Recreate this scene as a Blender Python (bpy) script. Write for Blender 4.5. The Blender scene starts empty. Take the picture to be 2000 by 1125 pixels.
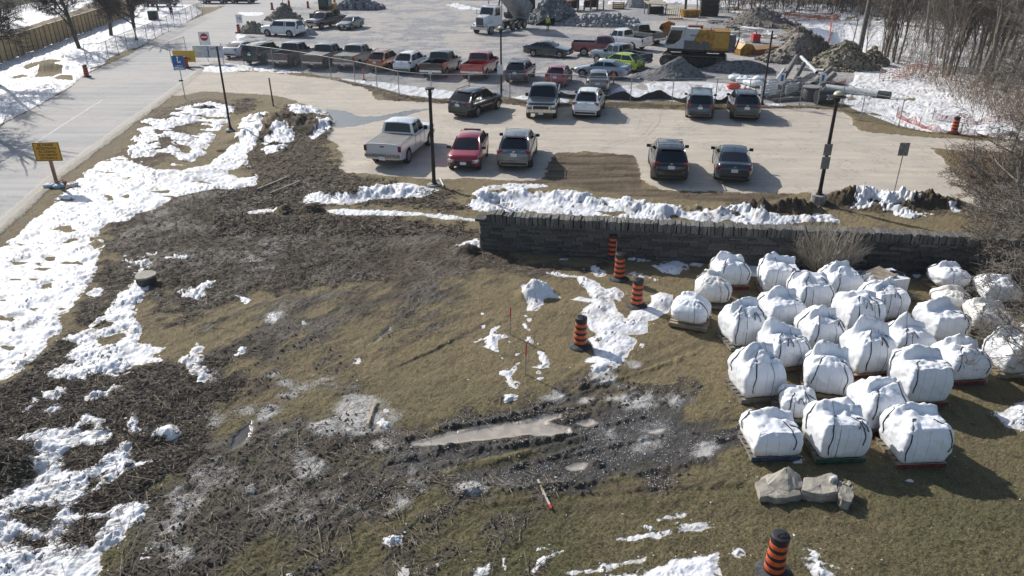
import bpy, bmesh, math, random
import numpy as np
from mathutils import Vector, Matrix, Euler

# ------------------------------------------------------------------ camera, sky, sun, exposure
scene = bpy.context.scene
FPX, CAM_H, HOR = 1453.0, 11.5, 707.0            # focal length in photo pixels, camera height, pixels from centre to horizon
PITCH = math.atan(HOR / FPX)
cam_data = bpy.data.cameras.new("camera")
cam = bpy.data.objects.new("camera", cam_data)
scene.collection.objects.link(cam)
cam.location = (0, 0, CAM_H)
cam.rotation_euler = (math.pi / 2 - PITCH, 0, 0)
cam_data.sensor_width = 36.0
cam_data.lens = 36.0 * FPX / 2000.0
cam_data.clip_start = 0.5
cam_data.clip_end = 3000.0
scene.camera = cam

SUN_EL, SUN_AZ = math.radians(33.0), math.radians(-45.0)     # azimuth measured from +Y towards +X
SUN_DIR = Vector((math.sin(SUN_AZ) * math.cos(SUN_EL), math.cos(SUN_AZ) * math.cos(SUN_EL), math.sin(SUN_EL)))
world = bpy.data.worlds.new("World")
scene.world = world
world.use_nodes = True
wn = world.node_tree
wn.nodes.clear()
wo = wn.nodes.new("ShaderNodeOutputWorld")
bg = wn.nodes.new("ShaderNodeBackground")
sky = wn.nodes.new("ShaderNodeTexSky")
sky.sky_type = 'NISHITA'
sky.sun_disc = False
sky.sun_elevation = SUN_EL
sky.sun_rotation = SUN_AZ
sky.air_density = 1.0
sky.dust_density = 1.5
sky.ozone_density = 1.0
bg.inputs[1].default_value = 0.11
wn.links.new(sky.outputs[0], bg.inputs[0])
wn.links.new(bg.outputs[0], wo.inputs[0])
sun_data = bpy.data.lights.new("sun", 'SUN')
sun_data.energy = 4.5
sun_data.angle = math.radians(0.5)
sun_data.color = (1.0, 0.955, 0.89)
sun = bpy.data.objects.new("sun", sun_data)
scene.collection.objects.link(sun)
sun.rotation_euler = SUN_DIR.to_track_quat('Z', 'Y').to_euler()
sun.location = (-40, 40, 60)
scene.view_settings.view_transform = 'Standard'
scene.view_settings.look = 'None'
scene.view_settings.exposure = 0.18
scene.view_settings.gamma = 1.0
scene.view_settings.use_curve_mapping = False
scene.cycles.max_bounces = 6
scene.cycles.diffuse_bounces = 3
scene.cycles.transparent_max_bounces = 12
scene.render.engine = 'CYCLES'

# ------------------------------------------------------------------ helpers
COL = scene.collection
rnd = random.Random(7)
_c, _s = math.cos(PITCH), math.sin(PITCH)

def G(px, py, z=0.0):
    """survey point: a spot of the photograph on the level z -> world (x, y)"""
    u = (px - 1000.0) / FPX
    v = (562.5 - py) / FPX
    d = (u, _c + v * _s, -_s + v * _c)
    t = (z - CAM_H) / d[2]
    return (d[0] * t, d[1] * t)

def scale_at(py):
    """photo pixels per metre on the ground at row py"""
    return _c / CAM_H * (py - (562.5 - HOR))

def reg(x0, y0, s, pts):
    return [(x0 + x / s, y0 + y / s) for x, y in pts]

def smooth(x):
    x = np.clip(x, 0, 1)
    return x * x * (3 - 2 * x)

def _hash(ix, iy, seed):
    h = (ix.astype(np.int64) * 374761393 + iy.astype(np.int64) * 668265263 + seed * 974634777) & 0xFFFFFFFF
    h = ((h ^ (h >> 13)) * 1274126177) & 0xFFFFFFFF
    h = (h ^ (h >> 16)) & 0xFFFFFFFF
    return h.astype(np.float64) / 4294967295.0

def vnoise(x, y, seed=0):
    ix, iy = np.floor(x), np.floor(y)
    fx, fy = x - ix, y - iy
    fx, fy = fx * fx * (3 - 2 * fx), fy * fy * (3 - 2 * fy)
    a, b = _hash(ix, iy, seed), _hash(ix + 1, iy, seed)
    c, d = _hash(ix, iy + 1, seed), _hash(ix + 1, iy + 1, seed)
    return (a + (b - a) * fx) * (1 - fy) + (c + (d - c) * fx) * fy

def fbm(x, y, scale, octs=4, seed=0, gain=0.5):
    """0-centred, about -0.5..0.5"""
    out, amp, tot, f = 0.0, 1.0, 0.0, 1.0 / scale
    ca, sa = math.cos(0.6), math.sin(0.6)
    for o in range(octs):
        out = out + amp * vnoise(x * f + 17.3 * o, y * f - 9.1 * o, seed + o * 13)
        tot += amp
        amp *= gain
        f *= 2.03
        x, y = x * ca - y * sa, x * sa + y * ca
    return out / tot - 0.5

# ---- node material helpers
class N:
    def __init__(self, name):
        self.m = bpy.data.materials.new(name)
        self.m.use_nodes = True
        self.t = self.m.node_tree
        self.t.nodes.clear()
        self.out = self.t.nodes.new("ShaderNodeOutputMaterial")
        self.b = self.t.nodes.new("ShaderNodeBsdfPrincipled")
        self.t.links.new(self.b.outputs[0], self.out.inputs[0])
    def new(self, typ, **kw):
        n = self.t.nodes.new(typ)
        for k, v in kw.items():
            setattr(n, k, v)
        return n
    def link(self, a, b):
        self.t.links.new(a, b)
    def set(self, sock, v):
        if hasattr(v, 'is_output') or isinstance(v, bpy.types.NodeSocket):
            self.link(v, sock)
        elif isinstance(v, (tuple, list)) and len(v) == 3 and sock.type == 'RGBA':
            sock.default_value = (*v, 1)
        else:
            sock.default_value = v
    def coord(self, which='Object'):
        if not hasattr(self, '_tc'):
            self._tc = self.new("ShaderNodeTexCoord")
        return self._tc.outputs[which]
    def noise(self, scale, detail=4, rough=0.55, vec=None, out='Fac', dist=0.0):
        n = self.new("ShaderNodeTexNoise")
        n.inputs['Scale'].default_value = scale
        n.inputs['Detail'].default_value = detail
        n.inputs['Roughness'].default_value = rough
        n.inputs['Distortion'].default_value = dist
        self.link(vec if vec is not None else self.coord(), n.inputs['Vector'])
        return n.outputs[out]
    def math(self, op, a, b=None, c=None, clamp=False):
        n = self.new("ShaderNodeMath", operation=op, use_clamp=clamp)
        self.set(n.inputs[0], a)
        if b is not None: self.set(n.inputs[1], b)
        if c is not None: self.set(n.inputs[2], c)
        return n.outputs[0]
    def ramp(self, f, lo, hi, a=0.0, b=1.0, kind='SMOOTHSTEP'):
        n = self.new("ShaderNodeMapRange", interpolation_type=kind)
        self.set(n.inputs['Value'], f)
        n.inputs['From Min'].default_value = lo
        n.inputs['From Max'].default_value = hi
        n.inputs['To Min'].default_value = a
        n.inputs['To Max'].default_value = b
        return n.outputs[0]
    def mix(self, f, a, b, mode='MIX'):
        n = self.new("ShaderNodeMix", data_type='RGBA', blend_type=mode)
        self.set(n.inputs[0], f)
        self.set(n.inputs[6], a)
        self.set(n.inputs[7], b)
        return n.outputs[2]
    def mixf(self, f, a, b):
        n = self.new("ShaderNodeMix", data_type='FLOAT')
        self.set(n.inputs[0], f)
        self.set(n.inputs[2], a)
        self.set(n.inputs[3], b)
        return n.outputs[0]
    def bump(self, h, strength=0.5, dist=0.02, normal=None):
        n = self.new("ShaderNodeBump")
        n.inputs['Strength'].default_value = strength
        n.inputs['Distance'].default_value = dist
        self.link(h, n.inputs['Height'])
        if normal is not None:
            self.link(normal, n.inputs['Normal'])
        return n.outputs[0]
    def attr(self, name):
        n = self.new("ShaderNodeAttribute", attribute_name=name)
        return n

MATS = {}
def mat(name, color, rough=0.6, metal=0.0, var=0.15, nscale=6.0, bump=0.0, bscale=40.0, color2=None, spec=None, coat=0.0, alpha=None, emit=None, rand=0.0):
    """plain procedural surface: a base colour broken up by noise, optional second colour and bump"""
    if name in MATS:
        return MATS[name]
    n = N(name)
    c2 = color2 if color2 is not None else tuple(min(1, c * (1 - var * 1.6)) for c in color)
    f = n.ramp(n.noise(nscale, 5, 0.6), 0.35, 0.65)
    col = n.mix(f, color, c2)
    if rand:
        oi = n.new("ShaderNodeObjectInfo")
        col = n.mix(1.0, col, n.mix(oi.outputs['Random'], (1 - rand,) * 3, (1 + rand,) * 3), 'MULTIPLY')
    n.link(col, n.b.inputs['Base Color'])
    n.b.inputs['Metallic'].default_value = metal
    if var:
        n.link(n.ramp(n.noise(nscale * 2.3, 3), 0.3, 0.7, max(0, rough - 0.08), min(1, rough + 0.08)), n.b.inputs['Roughness'])
    else:
        n.b.inputs['Roughness'].default_value = rough
    if coat:
        n.b.inputs['Coat Weight'].default_value = coat
        n.b.inputs['Coat Roughness'].default_value = 0.08
    if spec is not None:
        n.b.inputs['Specular IOR Level'].default_value = spec
    if bump:
        n.link(n.bump(n.noise(bscale, 4), bump, 0.02), n.b.inputs['Normal'])
    if emit:
        n.b.inputs['Emission Color'].default_value = (*emit[:3], 1)
        n.b.inputs['Emission Strength'].default_value = emit[3]
    MATS[name] = n.m
    return n.m

# ---- mesh helpers
class MB:
    def __init__(self):
        self.v, self.f, self.mi = [], [], []
    def add(self, vs, fs, mi=0):
        k = len(self.v)
        self.v += [tuple(p) for p in vs]
        self.f += [tuple(i + k for i in f) for f in fs]
        self.mi += [mi] * len(fs)
        return self
    def box(self, c, s, rot=None, mi=0, taper=1.0):
        x, y, z = (k / 2 for k in s)
        vs = [Vector(((-1, 1)[i & 1] * x * (taper if i & 4 else 1), (-1, 1)[(i >> 1) & 1] * y * (taper if i & 4 else 1), (-1, 1)[(i >> 2) & 1] * z)) for i in range(8)]
        if rot is not None:
            R = rot if isinstance(rot, Matrix) else Euler(rot).to_matrix()
            vs = [R @ v for v in vs]
        c = Vector(c)
        return self.add([v + c for v in vs], [(0, 2, 3, 1), (4, 5, 7, 6), (0, 1, 5, 4), (2, 6, 7, 3), (0, 4, 6, 2), (1, 3, 7, 5)], mi)
    def tube(self, p0, p1, r0, r1=None, n=8, cap=True, mi=0):
        r1 = r0 if r1 is None else r1
        p0, p1 = Vector(p0), Vector(p1)
        d = (p1 - p0)
        if d.length < 1e-6: return self
        q = d.to_track_quat('Z', 'Y')
        ring = [Vector((math.cos(2 * math.pi * i / n), math.sin(2 * math.pi * i / n), 0)) for i in range(n)]
        vs = [p0 + q @ (r * r0) for r in ring] + [p1 + q @ (r * r1) for r in ring]
        fs = [(i, (i + 1) % n, n + (i + 1) % n, n + i) for i in range(n)]
        if cap:
            fs += [tuple(range(n - 1, -1, -1)), tuple(range(n, 2 * n))]
        return self.add(vs, fs, mi)
    def path(self, pts, r, n=6, mi=0, cap=True):
        pts = [Vector(p) for p in pts]
        rs = r if isinstance(r, (list, tuple)) else [r] * len(pts)
        vs, fs = [], []
        for i, p in enumerate(pts):
            d = (pts[min(i + 1, len(pts) - 1)] - pts[max(i - 1, 0)])
            q = d.to_track_quat('Z', 'Y')
            vs += [p + q @ Vector((math.cos(2 * math.pi * k / n) * rs[i], math.sin(2 * math.pi * k / n) * rs[i], 0)) for k in range(n)]
        for i in range(len(pts) - 1):
            fs += [(i * n + k, i * n + (k + 1) % n, (i + 1) * n + (k + 1) % n, (i + 1) * n + k) for k in range(n)]
        if cap:
            fs += [tuple(range(n - 1, -1, -1)), tuple((len(pts) - 1) * n + k for k in range(n))]
        return self.add(vs, fs, mi)
    def lathe(self, prof, n=16, c=(0, 0, 0), mi=0):
        vs, fs = [], []
        for r, z in prof:
            vs += [(c[0] + r * math.cos(2 * math.pi * k / n), c[1] + r * math.sin(2 * math.pi * k / n), c[2] + z) for k in range(n)]
        for i in range(len(prof) - 1):
            fs += [(i * n + k, i * n + (k + 1) % n, (i + 1) * n + (k + 1) % n, (i + 1) * n + k) for k in range(n)]
        fs += [tuple(range(n - 1, -1, -1)), tuple((len(prof) - 1) * n + k for k in range(n))]
        return self.add(vs, fs, mi)
    def prism(self, poly, z0, z1, mi=0, axis='z'):
        n = len(poly)
        vs = [(x, y, z0) for x, y in poly] + [(x, y, z1) for x, y in poly]
        if axis == 'y':
            vs = [(x, z, y) for x, y, z in vs]
        if axis == 'x':
            vs = [(z, x, y) for x, y, z in vs]
        fs = [tuple(range(n - 1, -1, -1)), tuple(range(n, 2 * n))] + [(i, (i + 1) % n, n + (i + 1) % n, n + i) for i in range(n)]
        return self.add(vs, fs, mi)
    def mesh(self, name, m=None, smoothed=False):
        me = bpy.data.meshes.new(name)
        me.from_pydata(self.v, [], self.f)
        ms = m if isinstance(m, (list, tuple)) else ([m] if m else [])
        for k in ms: me.materials.append(k)
        if len(ms) > 1:
            me.polygons.foreach_set('material_index', self.mi)
        if smoothed:
            me.polygons.foreach_set('use_smooth', [True] * len(me.polygons))
            if smoothed != 'all':
                try: me.set_sharp_from_angle(angle=math.radians(42))
                except Exception: pass
        me.update()
        return me
    def build(self, name, m=None, parent=None, smoothed=False, **kw):
        return link(name, self.mesh(name, m, smoothed), parent, **kw)

def link(name, me, parent=None, loc=None, rotz=None, rot=None, label=None, cat=None, group=None, kind=None):
    o = bpy.data.objects.new(name, me)
    COL.objects.link(o)
    if parent is not None: o.parent = parent
    if loc is not None: o.location = loc
    if rotz is not None: o.rotation_euler = (0, 0, rotz)
    if rot is not None: o.rotation_euler = rot
    if label: o['label'] = label
    if cat: o['category'] = cat
    if group: o['group'] = group
    if kind: o['kind'] = kind
    return o

def thing(name, label, cat, loc=(0, 0, 0), rotz=0, group=None, rot=None):
    return link(name, None, None, loc, rotz, rot, label, cat, group)

def copy_tree(o, parent=None, label=None):
    c = o.copy()
    COL.objects.link(c)
    if parent is not None:
        c.parent = parent
    if label: c['label'] = label
    for ch in o.children:
        copy_tree(ch, c)
    return c
# ------------------------------------------------------------------ the ground: one surveyed height field, split into road, lot, yard, snow, mud, lawn
US = np.concatenate([np.linspace(-1.6, -0.785, 60), np.linspace(-0.78, 0.76, 1100), np.linspace(.766, 1.5, 50)])
NU = len(US)
UI = np.arange(NU)
rowpx = np.concatenate([np.arange(1740, 1205, -14), np.arange(1200, 130, -2.1), np.arange(130, -22, -2.5), np.array([-28, -36, -46, -58, -72, -88])])
YS = np.array([G(1000, p)[1] for p in rowpx])
UU, YY = np.meshgrid(US, YS)
XX = UU * (YY + 5.6)
NR = len(YS)
X, Y = XX.ravel(), YY.ravel()

def sd_poly(poly, margin):
    """signed distance (m, inside > 0) of every ground vertex to a surveyed polygon; -margin far away"""
    P = np.array([G(*p) for p in poly])
    out = np.full(X.shape, -margin)
    m = (X > P[:, 0].min() - margin) & (X < P[:, 0].max() + margin) & (Y > P[:, 1].min() - margin) & (Y < P[:, 1].max() + margin)
    idx = np.nonzero(m)[0]
    if not len(idx): return out
    x, y = X[idx], Y[idx]
    d2 = np.full(x.shape, 1e9)
    ins = np.zeros(x.shape, bool)
    n = len(P)
    for i in range(n):
        ax, ay = P[i]; bx, by = P[(i + 1) % n]
        ex, ey = bx - ax, by - ay
        L = ex * ex + ey * ey + 1e-12
        t = np.clip(((x - ax) * ex + (y - ay) * ey) / L, 0, 1)
        d2 = np.minimum(d2, (x - ax - t * ex) ** 2 + (y - ay - t * ey) ** 2)
        c = ((ay > y) != (by > y))
        if c.any():
            with np.errstate(divide='ignore', invalid='ignore'):
                ins ^= c & (x < (bx - ax) * (y - ay) / (by - ay) + ax)
    d = np.sqrt(d2)
    out[idx] = np.maximum(np.where(ins, d, -d), -margin)
    return out

def sd_line(pts, w, margin=2.0):
    """distance-based ridge: w - distance to a surveyed polyline"""
    P = np.array([G(*p) for p in pts])
    out = np.full(X.shape, -margin)
    m = (X > P[:, 0].min() - margin) & (X < P[:, 0].max() + margin) & (Y > P[:, 1].min() - margin) & (Y < P[:, 1].max() + margin)
    idx = np.nonzero(m)[0]
    if not len(idx): return out
    x, y = X[idx], Y[idx]
    d2 = np.full(x.shape, 1e9)
    for i in range(len(P) - 1):
        ax, ay = P[i]; bx, by = P[i + 1]
        ex, ey = bx - ax, by - ay
        t = np.clip(((x - ax) * ex + (y - ay) * ey) / (ex * ex + ey * ey + 1e-12), 0, 1)
        d2 = np.minimum(d2, (x - ax - t * ex) ** 2 + (y - ay - t * ey) ** 2)
    out[idx] = np.maximum(w - np.sqrt(d2), -margin)
    return out

def blob(px, py, rx, ry, h=1.0, rot=0.0, power=1.0):
    """soft round hill, radii in metres"""
    cx, cy = G(px, py)
    ca, sa = math.cos(rot), math.sin(rot)
    dx, dy = X - cx, Y - cy
    u, v = (dx * ca + dy * sa) / rx, (-dx * sa + dy * ca) / ry
    return h * np.clip(1 - (u * u + v * v), 0, None) ** (1.5 * power)

n05 = fbm(X, Y, 0.05, 2, 11)
n12 = fbm(X, Y, 0.14, 3, 21)
n35 = fbm(X, Y, 0.4, 4, 31)
n1 = fbm(X, Y, 1.1, 4, 41)
n3 = fbm(X, Y, 3.2, 4, 51)
n9 = fbm(X, Y, 9.0, 3, 61)
# streaks along the tyre direction of the muddy track (about 12 degrees to x)
ca, sa = math.cos(0.30), math.sin(0.30)
TX, TY = X * ca + Y * sa, -X * sa + Y * ca
nst = fbm(TX * 0.16, TY, 0.28, 4, 71)
# streaks that run up and to the right over the churned lawn
ca, sa = math.cos(0.95), math.sin(0.95)
QX, QY = X * ca + Y * sa, -X * sa + Y * ca
nsq = fbm(QX * 0.22, QY, 0.35, 4, 81)

def mask(polys, soft=0.25, amp=0.5, noise=None, margin=1.5):
    """union of polygons with a ragged edge; value about 0.5 on the edge"""
    noise = n35 * 0.9 + n1 * 0.9 + n12 * 0.5 if noise is None else noise
    s = np.full(X.shape, -margin)
    for p in polys:
        s = np.maximum(s, sd_poly(p, margin))
    return np.clip(0.5 + (s + noise * amp) / (2 * soft), 0, 1)

# ---- road, lot, yard
ROAD = [(-400, 700), (-150, 545), (0, 447), (16, 431), (107, 347), (200, 280), (275, 225), (320, 193), (390, 137), (430, 112), (470, 72), (505, 45), (540, 18), (600, 8), (640, -4), (560, -20), (250, -20), (240, 8), (380, 14), (440, 12), (397, 30), (350, 50), (292, 82), (250, 108), (205, 128), (160, 150), (140, 170), (75, 207), (0, 246), (-200, 352), (-600, 520)]
LOT = [(330, 188), (372, 152), (395, 136), (450, 140), (525, 139), (575, 148), (647, 154), (712, 172), (737, 195), (800, 198), (880, 203), (980, 202), (1025, 209), (1115, 209), (1175, 210), (1340, 216), (1490, 213), (1575, 211), (1650, 218), (1675, 255), (1707, 260), (1825, 270), (1975, 276), (2100, 284), (2100, 300), (1900, 296), (1815, 288), (1850, 320), (1890, 365), (1950, 400), (2040, 425), (2100, 450), (2000, 440), (1925, 412), (1880, 396), (1807, 377), (1675, 376), (1535, 376), (1420, 375), (1300, 371), (1262, 362), (1250, 330), (1240, 302), (1150, 296), (1085, 297), (1072, 320), (1060, 348), (1020, 353), (900, 347), (850, 350), (750, 342), (675, 337), (664, 328), (668, 297), (655, 281), (640, 268), (655, 240), (640, 222), (600, 205), (555, 190), (525, 184), (475, 182), (400, 178), (350, 186)]
YARD = [(395, 134), (450, 132), (540, 137), (600, 143), (700, 160), (780, 182), (980, 190), (1200, 196), (1420, 200), (1520, 204), (1650, 205), (1700, 150), (1620, 100), (1590, 80), (1500, 50), (1440, 26), (1400, -10), (1200, -30), (700, -40), (600, 8), (540, 18), (505, 45), (470, 72), (430, 112)]
m_road = mask([ROAD], 0.10, 0.25)
m_lot = mask([LOT], 0.14, 0.5)
m_yard = mask([YARD], 0.5, 1.6)
CURB = [(-200, 592), (-40, 478), (16, 431), (107, 347), (200, 280), (275, 225), (320, 193), (350, 170), (375, 150), (388, 139)]
m_curb = np.clip(0.5 + (sd_line(CURB, 0.36) + n12 * 0.25) / 0.12, 0, 1)
m_shoulder = np.clip(0.5 + (sd_poly([(-200, 592), (0, 447), (107, 347), (200, 280), (275, 225), (320, 190), (400, 176), (480, 180), (560, 190), (540, 200), (420, 190), (345, 202), (305, 225), (262, 262), (200, 310), (150, 355), (95, 407), (30, 460), (-200, 640)], 2) + n35) / 1.0, 0, 1)

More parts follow.
